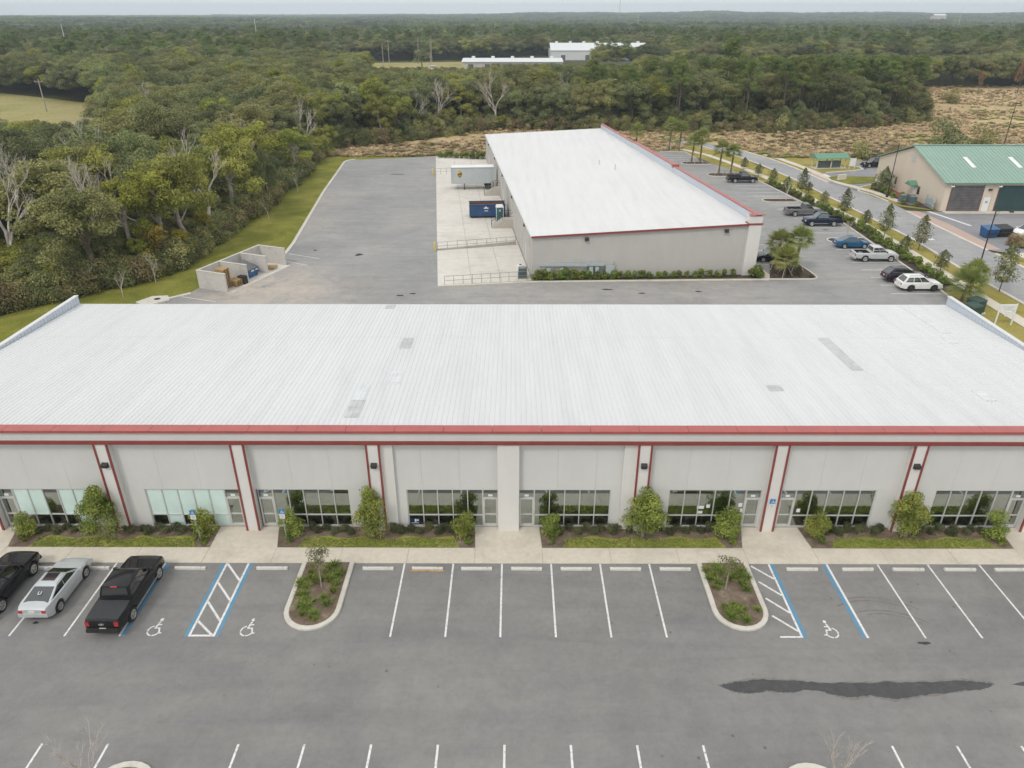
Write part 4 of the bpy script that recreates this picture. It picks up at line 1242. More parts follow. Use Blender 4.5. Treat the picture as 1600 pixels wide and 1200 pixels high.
# ------------------------------------------------------------------ green-roofed shop building on the right
def build_green():
    b = empty('green_roof_building', (90, 124.6, 0), label='beige metal building with pale green gable roof across the street', cat='building')
    off = Vector((-90, -124.6, 0))
    def part(name, mb, mat, parent=None):
        o = mb.build(name, mat, parent or b)
        if parent is None: o.location = off
        return o
    x0, x1, y0, y1, ze, zr = 66.5, 112.0, 113.2, 136.0, 4.45, 8.0
    yr = (y0 + y1) / 2
    part('front_wall', MB().box(x0, x1, y0, y0 + 0.25, 0, ze - 0.02), 'beige_siding')
    part('back_wall', MB().box(x0, x1, y1 - 0.25, y1, 0, ze - 0.02), 'beige_siding')
    for x in (x0, x1 - 0.25):
        g = MB()
        p = [(x, y0 + 0.25, 0), (x, y1 - 0.25, 0), (x, y1 - 0.25, ze + 0.02), (x, yr, zr - 0.15), (x, y0 + 0.25, ze + 0.02)]
        q = [(a + 0.25, c, d) for a, c, d in p]
        g.add(p + q, [(0, 1, 2, 3, 4), (9, 8, 7, 6, 5)] + [(i, (i + 1) % 5, 5 + (i + 1) % 5, 5 + i) for i in range(5)])
        gw = part('gable_wall', g, 'beige_siding')
        if x == x0:
            MB().box(x0 - 0.06, x0 - 0.002, 123.6, 124.9, 5.6, 6.9).build('louvre', 'aluminium', gw)
            MB().box(x0 - 0.05, x0 - 0.002, 128.2, 128.7, 1.0, 2.2).build('window', 'car_glass', gw)
            MB().box(x0 - 0.05, x0 - 0.002, 120.2, 120.9, 1.0, 2.3).build('window', 'car_glass', gw)
            d = MB().box(x0 - 0.06, x0 - 0.002, 121.4, 122.4, 0.02, 2.15).build('door', 'sign_white', gw)
            cn = MB().add([(x0 - 1.3, 121.0, 2.35), (x0 - 1.3, 121.95, 2.95), (x0 - 1.3, 122.9, 2.35), (x0, 121.0, 2.35), (x0, 121.95, 2.95), (x0, 122.9, 2.35), (x0 - 1.3, 121.0, 2.25), (x0 - 1.3, 122.9, 2.25), (x0, 121.0, 2.25), (x0, 122.9, 2.25)],
                          [(0, 1, 4, 3), (1, 2, 5, 4), (0, 6, 7, 2, 1), (6, 8, 9, 7), (0, 3, 8, 6), (2, 7, 9, 5)]).build('door_canopy', 'green_trim', gw)
    roof = MB()
    ov = 0.45
    zo = ze - ov * (zr - ze) / (yr - y0)
    for s in (-1, 1):
        ye = y0 - ov if s < 0 else y1 + ov
        a = [(x0 - ov, ye, zo), (x1 + ov, ye, zo), (x1 + ov, yr, zr), (x0 - ov, yr, zr)]
        c = [(p[0], p[1], p[2] + 0.12) for p in a]
        roof.add(a + c, [(0, 1, 2, 3), (4, 5, 6, 7), (0, 1, 5, 4), (1, 2, 6, 5), (3, 0, 4, 7)])
    rf = part('roof', roof, 'roof_green')
    rb = MB()
    x = x0 - 0.3
    while x < x1:
        for s in (-1, 1):
            ye = y0 - ov if s < 0 else y1 + ov
            rb.add([(x, ye, zo + .12), (x + .06, ye, zo + .12), (x + .06, ye, zo + .17), (x, ye, zo + .17), (x, yr, zr + .12), (x + .06, yr, zr + .12), (x + .06, yr, zr + .17), (x, yr, zr + .17)],
                   [(0, 1, 5, 4), (1, 2, 6, 5), (2, 3, 7, 6), (3, 0, 4, 7), (0, 3, 2, 1)])
        x += 0.6
    rb.build('roof_rib', 'roof_green', rf)['kind'] = 'stuff'
    MB().box(x0 - ov, x1 + ov, yr - 0.22, yr + 0.22, zr + 0.12, zr + 0.22).build('ridge_cap', 'roof_green', rf)
    for (x, w) in ((72.2, 0.7), (79.5, 0.7), (86.8, 0.7)):
        ya, yb2 = 117.3, 120.6
        za = lerp(ze, zr, (ya - y0) / (yr - y0)) + 0.19; zb = lerp(ze, zr, (yb2 - y0) / (yr - y0)) + 0.19
        MB().add([(x, ya, za), (x + w, ya, za), (x + w, yb2, zb), (x, yb2, zb), (x, ya, za - .1), (x + w, ya, za - .1), (x + w, yb2, zb - .1), (x, yb2, zb - .1)],
                 [(0, 1, 2, 3), (0, 1, 5, 4), (1, 2, 6, 5), (2, 3, 7, 6), (3, 0, 4, 7)]).build('skylight', 'white_plastic', rf)
    part('gutter', MB().box(x0 - ov, x1 + ov, y0 - ov - 0.14, y0 - ov - 0.002, zo - 0.02, zo + 0.13), 'green_trim')
    for (a, c, m) in ((67.6, 72.4, 'rollup_grey'), (74.9, 79.7, 'rollup_teal'), (82.2, 87.0, 'rollup_teal')):
        d = part('roll_up_door', MB().box(a, c, y0 - 0.05, y0 - 0.002, 0.02, 3.95), m)
        for k in range(9):
            MB().box(a + .02, c - .02, y0 - 0.065, y0 - 0.051, 0.4 + k * 0.4, 0.43 + k * 0.4).build('slat_joint', 'dark_metal', d)
        part('jamb', MB().box(a - 0.14, a - 0.002, y0 - 0.08, y0 - 0.001, 0.02, 4.05), 'rust_brown')
        part('jamb', MB().box(c + 0.002, c + 0.14, y0 - 0.08, y0 - 0.001, 0.02, 4.05), 'rust_brown')
    for x in (72.9, 80.6):
        d = part('door', MB().box(x, x + 1.0, y0 - 0.06, y0 - 0.002, 0.02, 2.15), 'sign_white')
        MB().box(x + 0.3, x + 0.7, y0 - 0.066, y0 - 0.061, 1.25, 1.6).build('sign', 'galvanised', d)
        part('wall_light', MB().box(x + 0.3, x + 0.8, y0 - 0.25, y0 - 0.002, 3.2, 3.45), 'dark_metal')
    for x in (67.2, 74.5, 81.8):
        part('flood_lamp', MB().box(x - 0.25, x + 0.25, y0 - 0.75, y0 - 0.62, 3.85, 4.05), 'white_plastic')
    part('downpipe', MB().box(74.0, 74.1, y0 - 0.12, y0 - 0.002, 0.02, 4.2), 'beige_siding')
    part('apron', MB().box(x0 + 0.3, x1, 111.6, y0 - 0.1, -0.02, 0.03), 'concrete_walk')
    return b
green = build_green()
mt = empty('meter_rack', (66.0, 115.2, 0), label='rack of pale electric meters on the gable wall of the green-roofed building', cat='meters')
MB().box(-0.25, -0.05, -1.4, 1.5, 0.9, 1.1).box(-0.2, -0.1, -1.4, 1.5, 0.05, 0.15).build('frame', 'rail_grey', mt)
for k in range(5):
    MB().box(-0.3, -0.06, -1.2 + k * 0.52, -0.85 + k * 0.52, 0.6 if k else 0.2, 1.9 if k > 3 else 1.6).build('meter', 'cabinet_pale', mt)
    MB().box(-0.36, -0.10, -1.25 + k * 0.52, -0.9 + k * 0.52, 0.15, 0.5).build('meter', 'galvanised', mt)
for i, (x, y) in enumerate(((64.6, 118.2), (65.0, 119.6), (63.6, 119.3))):
    u = empty('air_conditioner', (x, y, 0), 0.0, ['slate air conditioning unit nearest the meter rack on the gable side', 'slate air conditioning unit against the beige gable wall', 'slate air conditioning unit nearest the street lamp'][i], 'air conditioner', 'air conditioners beside the gable wall')
    MB().box(-0.5, 0.5, -0.5, 0.5, 0.06, 1.15).build('case', 'utility_slate', u)
    MB().lathe([(0.42, 1.15), (0.42, 1.22), (0.36, 1.23)], 14).build('fan_guard', 'rail_grey', u)
    MB().box(-0.6, 0.6, -0.6, 0.6, -0.02, 0.06).build('pad', 'concrete_grey', u)

# ------------------------------------------------------------------ far buildings in the trees
def far_building(name, label, x0, x1, y0, y1, ze, zr, roofmat, doors, vents=0, vault=False):
    b = empty(name, ((x0 + x1) / 2, (y0 + y1) / 2, 0), label=label, cat='building')
    off = Vector((-(x0 + x1) / 2, -(y0 + y1) / 2, 0))
    MB().box(x0, x1, y0, y1, -0.2, ze).build('wall', 'far_wall' if not vault else 'roof_patch_pale', b).location = off
    r = MB()
    prof = [(y0 - .5, ze), ((y0 + y1) / 2, zr), (y1 + .5, ze)] if not vault else [(lerp(y0 - .4, y1 + .4, i / 10), ze + (zr - ze) * math.sin(math.pi * i / 10)) for i in range(11)]
    n = len(prof)
    vs = [(x0 - .4, y, z) for y, z in prof] + [(x1 + .4, y, z) for y, z in prof] + [(x0 - .4, y, z - .25) for y, z in prof] + [(x1 + .4, y, z - .25) for y, z in prof]
    fs = [(i, i + 1, n + i + 1, n + i) for i in range(n - 1)] + [(i, i + 1, 2 * n + i + 1, 2 * n + i) for i in range(n - 1)] + [(n + i, n + i + 1, 3 * n + i + 1, 3 * n + i) for i in range(n - 1)] + [(0, n, 3 * n, 2 * n), (n - 1, 2 * n - 1, 4 * n - 1, 3 * n - 1)]
    rf = r.add(vs, fs).build('roof', roofmat, b); rf.location = off
    for k in range(vents):
        x = lerp(x0, x1, (k + 0.5) / vents)
        MB().box(x - 0.9, x + 0.9, (y0 + y1) / 2 - 1, (y0 + y1) / 2 + 1, zr - 0.1, zr + 0.9).build('roof_vent', 'trailer_top', rf)
    for k in range(doors):
        x = lerp(x0, x1, (k + 0.5) / doors)
        MB().box(x - 1.4, x + 1.4, y0 - 0.08, y0 - 0.01, 0, 3.0).build('door', 'rollup_grey', b).location = off
far_building('far_warehouse', 'low cream warehouse with white roof beyond the trees left of centre', -28, 26, 425, 452, 4.2, 5.4, 'roof_patch_pale', 6, 5)
far_building('far_warehouse', 'big white vaulted-roof shed standing above the trees', 24, 88, 520, 560, 5.8, 9.6, 'roof_patch_pale', 4, 7, True)
far_building('far_warehouse', 'small pale metal shed right of the vaulted shed', 100, 122, 470, 490, 5.5, 7.0, 'cabinet_pale', 2, 0)
far_building('far_warehouse', 'distant pale roof on the right-hand hillside', 1060, 1090, 2050, 2070, 22, 25, 'trailer_top', 2, 0)

# ------------------------------------------------------------------ vehicles (local +X is forward)
def vehicle(name, label, cat, loc, heading, paint, L, Wd, wb, fo, r, deck, cab, kind='car', rim='rim_silver', sill=0.26, nwin=2, bed=None, tonneau=False, group=None, trim=None, rack=False, glass='car_glass', sunroof=False, belt_inset=0.90, roof_inset=0.70):
    """deck: (x, z) outline of the body top from tail (0) to nose (L). cab: rear base x, rear top x, front top x, windscreen base x, roof z.
    bed: (x0, x1, floor z) of an open load bed."""
    root = empty(name, (loc[0], loc[1], 0.0), heading, label, cat, group)
    hw = Wd / 2
    xr, xf = L - fo - wb, L - fo                     # axle positions from the tail
    ox = -(xr + xf) / 2                              # shift so that the origin lies between the axles
    Ra = r + 0.075
    xs = set(np.linspace(0.0, L, 30).round(3))
    for xw in (xr, xf):
        for k in (-1, -0.985, -0.93, -0.8, -0.6, -0.3, 0, 0.3, 0.6, 0.8, 0.93, 0.985, 1):
            xs.add(round(xw + k * Ra, 3))
        xs.add(round(xw - Ra - 0.015, 3)); xs.add(round(xw + Ra + 0.015, 3))
    if bed:
        for x in (bed[0], bed[0] + 0.012, bed[1], bed[1] - 0.012): xs.add(round(x, 3))
    for x, z in deck: xs.add(round(x, 3))
    xs = sorted(x for x in xs if 0 <= x <= L)
    dx_, dz_ = [p[0] for p in deck], [p[1] for p in deck]
    rings = []
    for x in xs:
        zt = interp(x, dx_, dz_)
        e = abs(x - L / 2) / (L / 2)
        w = hw * (1 - (0.16 if kind != 'truck' else 0.09) * e ** 7 - 0.015 * e ** 2)
        zb = sill + 0.16 * max(0, (e - 0.86) / 0.14)
        za = zb
        for xw in (xr, xf):
            d = abs(x - xw)
            if d <= Ra:
                za = max(za, r + math.sqrt(max(0, Ra * Ra - d * d)))
        zs = max(zb + 0.02, za)
        zt = max(zt, zs + 0.10)
        zm = min(max(lerp(sill, zt, 0.52), zs + 0.04), zt - 0.05)
        zsh = max(zt - 0.10, zm + 0.02)
        inb = bed and bed[0] + 0.006 < x < bed[1] - 0.006
        top = [(w * 0.985, zsh), (w * 0.93, zt)] + ([(w * 0.86, zt), (w * 0.85, bed[2]), (0, bed[2])] if inb else [(w * 0.80, zt + 0.012), (w * 0.5, zt + 0.03), (0, zt + 0.035)])
        half = [(0, zb), (w * 0.64, zb), (w * 0.64, za), (w * 0.965, zs), (w, zm)] + top
        ring = [(x + ox, -y, z) for y, z in half] + [(x + ox, y, z) for y, z in half[-2:0:-1]]
        rings.append(ring)
    n = len(rings[0])
    mb = MB()
    V = [p for rg in rings for p in rg]
    F = [(i * n + k, i * n + (k + 1) % n, (i + 1) * n + (k + 1) % n, (i + 1) * n + k) for i in range(len(rings) - 1) for k in range(n)]
    F += [tuple(range(n)), tuple(range((len(rings) - 1) * n, len(rings) * n))]
    mb.add(V, F)
    mb.build('body', paint, root, smooth=True)
    # cabin: frustum in body colour with glazing set proud of its faces
    c0, c1, c2, c3, zr = cab
    zb0, zb1 = interp(c0, dx_, dz_) - 0.02, interp(c3, dx_, dz_) - 0.02
    bw, tw = hw * belt_inset, hw * roof_inset
    def ringat(t):
        """t 0 at the belt, 1 at the roof"""
        xa, xb = lerp(c0, c1, t), lerp(c3, c2, t)
        za, zb_ = lerp(zb0, zr - 0.06, t), lerp(zb1, zr - 0.05, t)
        w_ = lerp(bw, tw, t)
        return xa + ox, xb + ox, za, zb_, w_
    cabm = MB()
    V = []
    for t in (0, 0.5, 1.0):
        xa, xb, za, zb_, w_ = ringat(t)
        w_ *= 1 + 0.03 * math.sin(math.pi * t)
        V += [(xa, -w_ * 0.96, za), (xa, w_ * 0.96, za), (xb, w_ * 0.92, zb_), (xb, -w_ * 0.92, zb_)]
    xa, xb, za, zb_, w_ = ringat(1.0)
    V += [(xa + 0.14 * (xb - xa), -w_ * 0.82, zr), (xa + 0.14 * (xb - xa), w_ * 0.82, zr), (xb - 0.16 * (xb - xa), w_ * 0.80, zr + 0.01), (xb - 0.16 * (xb - xa), -w_ * 0.80, zr + 0.01)]
    F = [(i * 4 + k, i * 4 + (k + 1) % 4, (i + 1) * 4 + (k + 1) % 4, (i + 1) * 4 + k) for i in range(3) for k in range(4)] + [(12, 13, 14, 15)]
    cabm.add(V, F)
    cabm.build('cabin', paint, root, smooth=True)
    def face(t0, t1, u0, u1, side, proud=0.014):
        P = []
        for (u, t) in ((u0, t0), (u1, t0), (u1, t1), (u0, t1)):
            xa, xb, za, zb_, w_ = ringat(t)
            w_ *= 1 + 0.03 * math.sin(math.pi * t)
            if side in ('L', 'R'):
                s = 1 if side == 'L' else -1
                yw = w_ * lerp(0.96, 0.92, u)
                P.append((lerp(xa, xb, u), s * (yw + proud), lerp(za, zb_, u)))
            elif side == 'F':
                P.append((xb + proud, lerp(-1, 1, u) * w_ * 0.92, zb_ + proud * 0.6))
            else:
                P.append((xa - proud, lerp(-1, 1, u) * w_ * 0.96, za + proud * 0.6))
        m2 = MB()
        nx = 3
        V = []
        for t in range(nx):
            f = t / (nx - 1)
            a = [lerp(P[0][i], P[3][i], f) for i in range(3)]; c = [lerp(P[1][i], P[2][i], f) for i in range(3)]
            V += [a, c]
        back = [((p[0] + (-0.03 if side == 'F' else 0.03 if side == 'B' else 0)), p[1] + (-0.03 if side == 'L' else 0.03 if side == 'R' else 0), p[2] - 0.005) for p in V]
        k = len(V)
        F = [(2 * i, 2 * i + 1, 2 * i + 3, 2 * i + 2) for i in range(nx - 1)] + [(0, 1, k + 1, k), (k - 2, k - 1, 2 * k - 1, 2 * k - 2)] + [(2 * i, 2 * i + 2, k + 2 * i + 2, k + 2 * i) for i in range(nx - 1)] + [(2 * i + 1, 2 * i + 3, k + 2 * i + 3, k + 2 * i + 1) for i in range(nx - 1)]
        m2.add(V + back, F)
        return m2
    face(0.08, 0.93, 0.05, 0.95, 'F').build('windscreen', glass, root)
    face(0.12 if not bed else 0.30, 0.92, 0.07, 0.93, 'B').build('rear_window', glass, root)
    for sd in ('L', 'R'):
        us = np.linspace(0.06, 0.94, nwin + 1)
        for k in range(nwin):
            face(0.10, 0.90, us[k] + 0.012, us[k + 1] - 0.012, sd).build('side_window', glass, root)
    # wheels
    for xw in (xr, xf):
        for s in (-1, 1):
            yw = s * (hw - 0.125)
            wh = MB().lathe([(r * 0.62, -0.10), (r * 0.96, -0.105), (r, -0.07), (r, 0.07), (r * 0.96, 0.105), (r * 0.62, 0.10)], 20, 'y', (xw + ox, yw, r)).build('wheel', 'tyre', root, smooth=True)
            rm = MB()
            rm.lathe([(r * 0.66, 0.09 * s), (r * 0.66, 0.112 * s), (r * 0.58, 0.124 * s), (r * 0.53, 0.108 * s), (r * 0.18, 0.106 * s), (r * 0.12, 0.122 * s)], 20, 'y', (xw + ox, yw, r))
            rm.build('rim', rim, wh, smooth=True)
            sp = MB()
            for q in range(5):
                a = 2 * math.pi * q / 5
                a2 = a + 0.32
                pts = [(xw + ox + rr * math.cos(t), yw + 0.110 * s, r + rr * math.sin(t)) for rr, t in ((r * 0.24, a + 0.12), (r * 0.45, a + 0.08), (r * 0.45, a2 + 0.16), (r * 0.24, a2 + 0.06))]
                sp.add(pts, [(0, 1, 2, 3)])
            sp.build('spoke_gap', 'black_plastic', wh)
    # lamps, plates, bumpers, mirrors, handles
    zt0 = interp(0.05, dx_, dz_); zt1 = interp(L - 0.12, dx_, dz_)
    wr = hw * 0.80 if kind != 'truck' else hw * 0.88
    for s in (-1, 1):
        lz1 = min(zt0 - 0.06, 1.08); lz0 = lz1 - (0.26 if kind == 'truck' else 0.17)
        MB().box(ox - 0.02, ox + 0.10, min(s * wr, s * (wr - 0.20)), max(s * wr, s * (wr - 0.20)), lz0, lz1).build('tail_lamp', 'tail_red', root)
        hz = min(zt1 - 0.05, 0.86)
        MB().box(L + ox - 0.16, L + ox + 0.012, min(s * wr, s * (wr - 0.34)), max(s * wr, s * (wr - 0.34)), hz - 0.15, hz).build('headlamp', 'lamp_clear', root)
        xm = c3 + ox - 0.28
        MB().obox((xm, s * (hw * 0.93), zb1 + 0.05), (0.10, 0, 0), (-0.02, s * 0.20, 0), (0, 0, 0.15)).build('mirror', paint if kind != 'truck' else 'black_plastic', root)
        for q in range(1, nwin + 1 if nwin > 1 else 2):
            xh = lerp(c0, c3, min(0.9, (q - 0.75) / max(1, nwin))) + ox
            MB().box(xh - 0.09, xh + 0.09, min(s * hw * 0.985, s * (hw * 0.985 + 0.03)), max(s * hw * 0.985, s * (hw * 0.985 + 0.03)), interp(xh - ox, dx_, dz_) - 0.22, interp(xh - ox, dx_, dz_) - 0.18).build('door_handle', paint, root)
    MB().box(L + ox - 0.08, L + ox + 0.016, -hw * 0.46, hw * 0.46, 0.48, min(zt1 - 0.08, 0.80)).build('grille', 'black_plastic', root)
    MB().box(ox - 0.035, ox + 0.02, -0.16, 0.16, 0.50 if kind == 'truck' else 0.68, 0.64 if kind == 'truck' else 0.82).build('number_plate', 'plate_white', root)
    bm = trim or paint
    MB().box(ox - 0.12 if kind == 'truck' else ox - 0.03, ox + 0.12, -hw * 0.86, hw * 0.86, 0.42, 0.62).build('rear_bumper', bm, root)
    MB().box(L + ox - 0.12, L + ox + 0.04, -hw * 0.84, hw * 0.84, 0.36, 0.52).build('front_bumper', bm, root)
    if bed:
        b0, b1, fz = bed
        w_ = hw * 0.845
        if tonneau:
            MB().box(b0 + ox - 0.02, b1 + ox, -w_ - 0.02, w_ + 0.02, fz + 0.02, interp(b0, dx_, dz_) + 0.012).build('bed_cover', 'tonneau', root)
        else:
            lz = interp(b0 + 0.3, dx_, dz_) - 0.03
            MB().box(b0 + ox + 0.02, b1 + ox - 0.02, -w_, w_, fz + 0.004, fz + 0.02).box(b0 + ox + .02, b1 + ox - .02, -w_ - 0.005, -w_ + 0.02, fz + 0.02, lz).box(b0 + ox + .02, b1 + ox - .02, w_ - 0.02, w_ + 0.005, fz + 0.02, lz).box(b1 + ox - 0.04, b1 + ox - 0.015, -w_ + .02, w_ - .02, fz + 0.02, lz).build('bed_liner', 'black_plastic', root)
        if trim != 'nostep':
            MB().box(c0 + ox + 0.1, c3 + ox + 0.1, -hw * 1.02, -hw * 0.97, sill - 0.02, sill + 0.03).box(c0 + ox + 0.1, c3 + ox + 0.1, hw * 0.97, hw * 1.02, sill - 0.02, sill + 0.03).build('side_step', 'galvanised', root)
    if rack:
        for s in (-1, 1):
            MB().tube([(c1 + ox + 0.15, s * tw * 0.8, zr - 0.01), (c1 + ox + 0.25, s * tw * 0.8, zr + 0.05), (c2 + ox - 0.35, s * tw * 0.8, zr + 0.05), (c2 + ox - 0.25, s * tw * 0.8, zr - 0.01)], 0.02, 6).build('roof_rail', 'black_plastic', root)
    if sunroof:
        xm = lerp(c1, c2, 0.55) + ox
        MB().box(xm - 0.25, xm + 0.35, -tw * 0.55, tw * 0.55, zr + 0.006, zr + 0.022).build('sunroof', 'car_glass', root)
    return root, ox

UPY = R(90)                                    # nose away from the camera
TRUCK = dict(L=5.35, Wd=1.88, wb=3.2, fo=0.92, r=0.39, sill=0.45, kind='truck')
truck_deck = [(0, 1.08), (0.10, 1.13), (1.75, 1.15), (3.55, 1.18), (3.95, 1.18), (4.7, 1.13), (5.1, 1.06), (5.27, 0.94), (5.35, 0.78)]
# front lot
t1, ox = vehicle('pickup_truck', 'black pickup truck with covered bed beside the blue accessible line', 'pickup truck', (-20.24, 28.84), UPY, 'paint_black', L=5.1, Wd=1.86, wb=3.02, fo=0.9, r=0.385, sill=0.42, kind='truck',
                deck=[(0, 1.05), (0.10, 1.10), (1.45, 1.12), (3.25, 1.15), (3.7, 1.15), (4.5, 1.10), (4.85, 1.02), (5.02, 0.90), (5.1, 0.76)], cab=(1.50, 1.70, 3.02, 3.80, 1.80), roof_inset=0.76, bed=(0.12, 1.42, 0.80), tonneau=True, nwin=2, trim='black_plastic')
MB().box(ox - 0.045, ox - 0.02, -0.13, 0.13, 0.86, 0.90).box(ox - 0.047, ox - 0.018, -0.05, 0.05, 0.84, 0.92).build('emblem', 'rim_silver', t1)
MB().box(ox + 1.62, ox + 1.68, -0.16, 0.16, 1.735, 1.775).build('brake_lamp', 'tail_red', t1)
t2, ox = vehicle('coupe', 'silver coupe with dark sunroof and rear window parked in the front lot', 'car', (-24.26, 29.22), UPY, 'paint_silver', L=4.3, Wd=1.73, wb=2.52, fo=0.90, r=0.315, sill=0.22,
                deck=[(0, 0.86), (0.12, 0.94), (0.55, 0.97), (2.2, 0.93), (2.9, 0.90), (3.7, 0.78), (4.15, 0.64), (4.3, 0.54)], cab=(0.30, 1.42, 2.35, 3.20, 1.29), nwin=2, sunroof=True)
lt = bpy.data.curves.new('letter', 'FONT'); lt.body = 'U'; lt.size = 0.28; lt.extrude = 0.002; lt.align_x = 'CENTER'
lt.materials.append(MATS['sign_white'])
lo = text_mesh('sticker', lt, t2, (ox + 0.80, 0.0, 1.155)); lo.rotation_euler = (R(16.5), 0, R(-90))
vehicle('suv', 'black four-door utility vehicle cut off by the left edge of the front lot', 'suv', (-27.3, 29.3), UPY, 'paint_black', L=4.75, Wd=1.84, wb=2.75, fo=0.95, r=0.375, sill=0.36,
        deck=[(0, 1.06), (0.2, 1.10), (2.6, 1.10), (3.5, 1.08), (4.4, 0.98), (4.68, 0.86), (4.75, 0.72)], cab=(0.08, 0.42, 2.55, 3.35, 1.76), nwin=3, rack=True, trim='black_plastic')
# right-hand lot
EAST, WEST = 0.0, R(180)
vehicle('suv', 'white compact utility vehicle with black wheels nearest the front building', 'suv', (45.35, 77.25), EAST, 'paint_whitecar', L=4.6, Wd=1.84, wb=2.55, fo=0.95, r=0.37, sill=0.32,
        deck=[(0, 0.98), (0.2, 1.05), (2.6, 1.06), (3.4, 1.03), (4.3, 0.92), (4.52, 0.80), (4.6, 0.66)], cab=(0.12, 0.62, 2.45, 3.38, 1.68), nwin=3, rack=True, rim='rim_dark')
vehicle('crossover', 'dark purple crossover parked just behind the white utility vehicle', 'suv', (45.05, 80.15), EAST, 'paint_purple', L=4.6, Wd=1.84, wb=2.65, fo=0.92, r=0.36, sill=0.30,
        deck=[(0, 0.96), (0.2, 1.03), (2.6, 1.03), (3.4, 1.0), (4.3, 0.90), (4.52, 0.78), (4.6, 0.64)], cab=(0.10, 0.75, 2.45, 3.38, 1.62), nwin=3)
vehicle('pickup_truck', 'pale silver extended-cab pickup with open bed beside the hedge', 'pickup truck', (45.2, 88.0), EAST, 'paint_palesilver', deck=truck_deck, cab=(1.98, 2.10, 3.25, 4.0, 1.86), roof_inset=0.76, bed=(0.10, 1.85, 0.62), nwin=2, **TRUCK)
vehicle('sedan', 'bright blue sedan parked at the small mulched island', 'car', (44.7, 93.7), EAST, 'paint_bluecar', L=4.55, Wd=1.78, wb=2.62, fo=0.92, r=0.32, sill=0.24,
        deck=[(0, 0.92), (0.15, 0.98), (1.0, 0.99), (2.6, 0.95), (3.2, 0.92), (4.0, 0.80), (4.4, 0.66), (4.55, 0.56)], cab=(0.55, 1.45, 2.45, 3.40, 1.43), nwin=2)
vehicle('pickup_truck', 'navy blue pickup facing left with its nose toward the warehouse', 'pickup truck', (44.75, 104.85), WEST, 'paint_navy', deck=truck_deck, cab=(1.98, 2.10, 3.25, 4.0, 1.88), roof_inset=0.76, bed=(0.10, 1.85, 0.62), nwin=2, glass='car_glass_pale', **TRUCK)
vehicle('pickup_truck', 'dark grey regular-cab pickup behind the navy pickup', 'pickup truck', (44.3, 110.6), EAST, 'paint_greycar', deck=truck_deck, cab=(2.45, 2.55, 3.35, 4.0, 1.88), roof_inset=0.76, bed=(0.10, 2.3, 0.62), nwin=1, **TRUCK)
vehicle('pickup_truck', 'black pickup parked farthest away beside the palm island', 'pickup truck', (41.8, 134.9), EAST, 'paint_black', deck=truck_deck, cab=(2.1, 2.2, 3.3, 4.0, 1.88), roof_inset=0.76, bed=(0.10, 1.98, 0.62), nwin=1, glass='car_glass_pale', **TRUCK)
vehicle('sedan', 'black sedan half hidden behind the palm cluster at the warehouse corner', 'car', (32.3, 87.9), WEST, 'paint_black', L=4.6, Wd=1.8, wb=2.7, fo=0.95, r=0.32, sill=0.24,
        deck=[(0, 0.92), (0.15, 0.98), (1.0, 0.99), (2.6, 0.95), (3.2, 0.92), (4.1, 0.80), (4.45, 0.66), (4.6, 0.56)], cab=(0.55, 1.35, 2.45, 3.40, 1.44), nwin=2, glass='car_glass_pale')
vehicle('suv', 'black vehicle parked at the far corner of the beige building', 'suv', (72.2, 149.8), R(190), 'paint_black', L=4.8, Wd=1.9, wb=2.8, fo=0.95, r=0.38, sill=0.34,
        deck=[(0, 1.04), (0.2, 1.10), (2.6, 1.10), (3.5, 1.08), (4.5, 0.98), (4.72, 0.86), (4.8, 0.72)], cab=(0.08, 0.42, 2.55, 3.4, 1.78), nwin=3)
vehicle('sedan', 'white car in the service yard at the right edge', 'car', (71.2, 99.2), R(200), 'paint_whitecar', L=4.6, Wd=1.82, wb=2.7, fo=0.95, r=0.34, sill=0.26,
        deck=[(0, 0.98), (0.15, 1.02), (2.6, 1.02), (3.3, 0.98), (4.2, 0.86), (4.48, 0.72), (4.6, 0.6)], cab=(0.12, 0.8, 2.5, 3.45, 1.58), nwin=2)

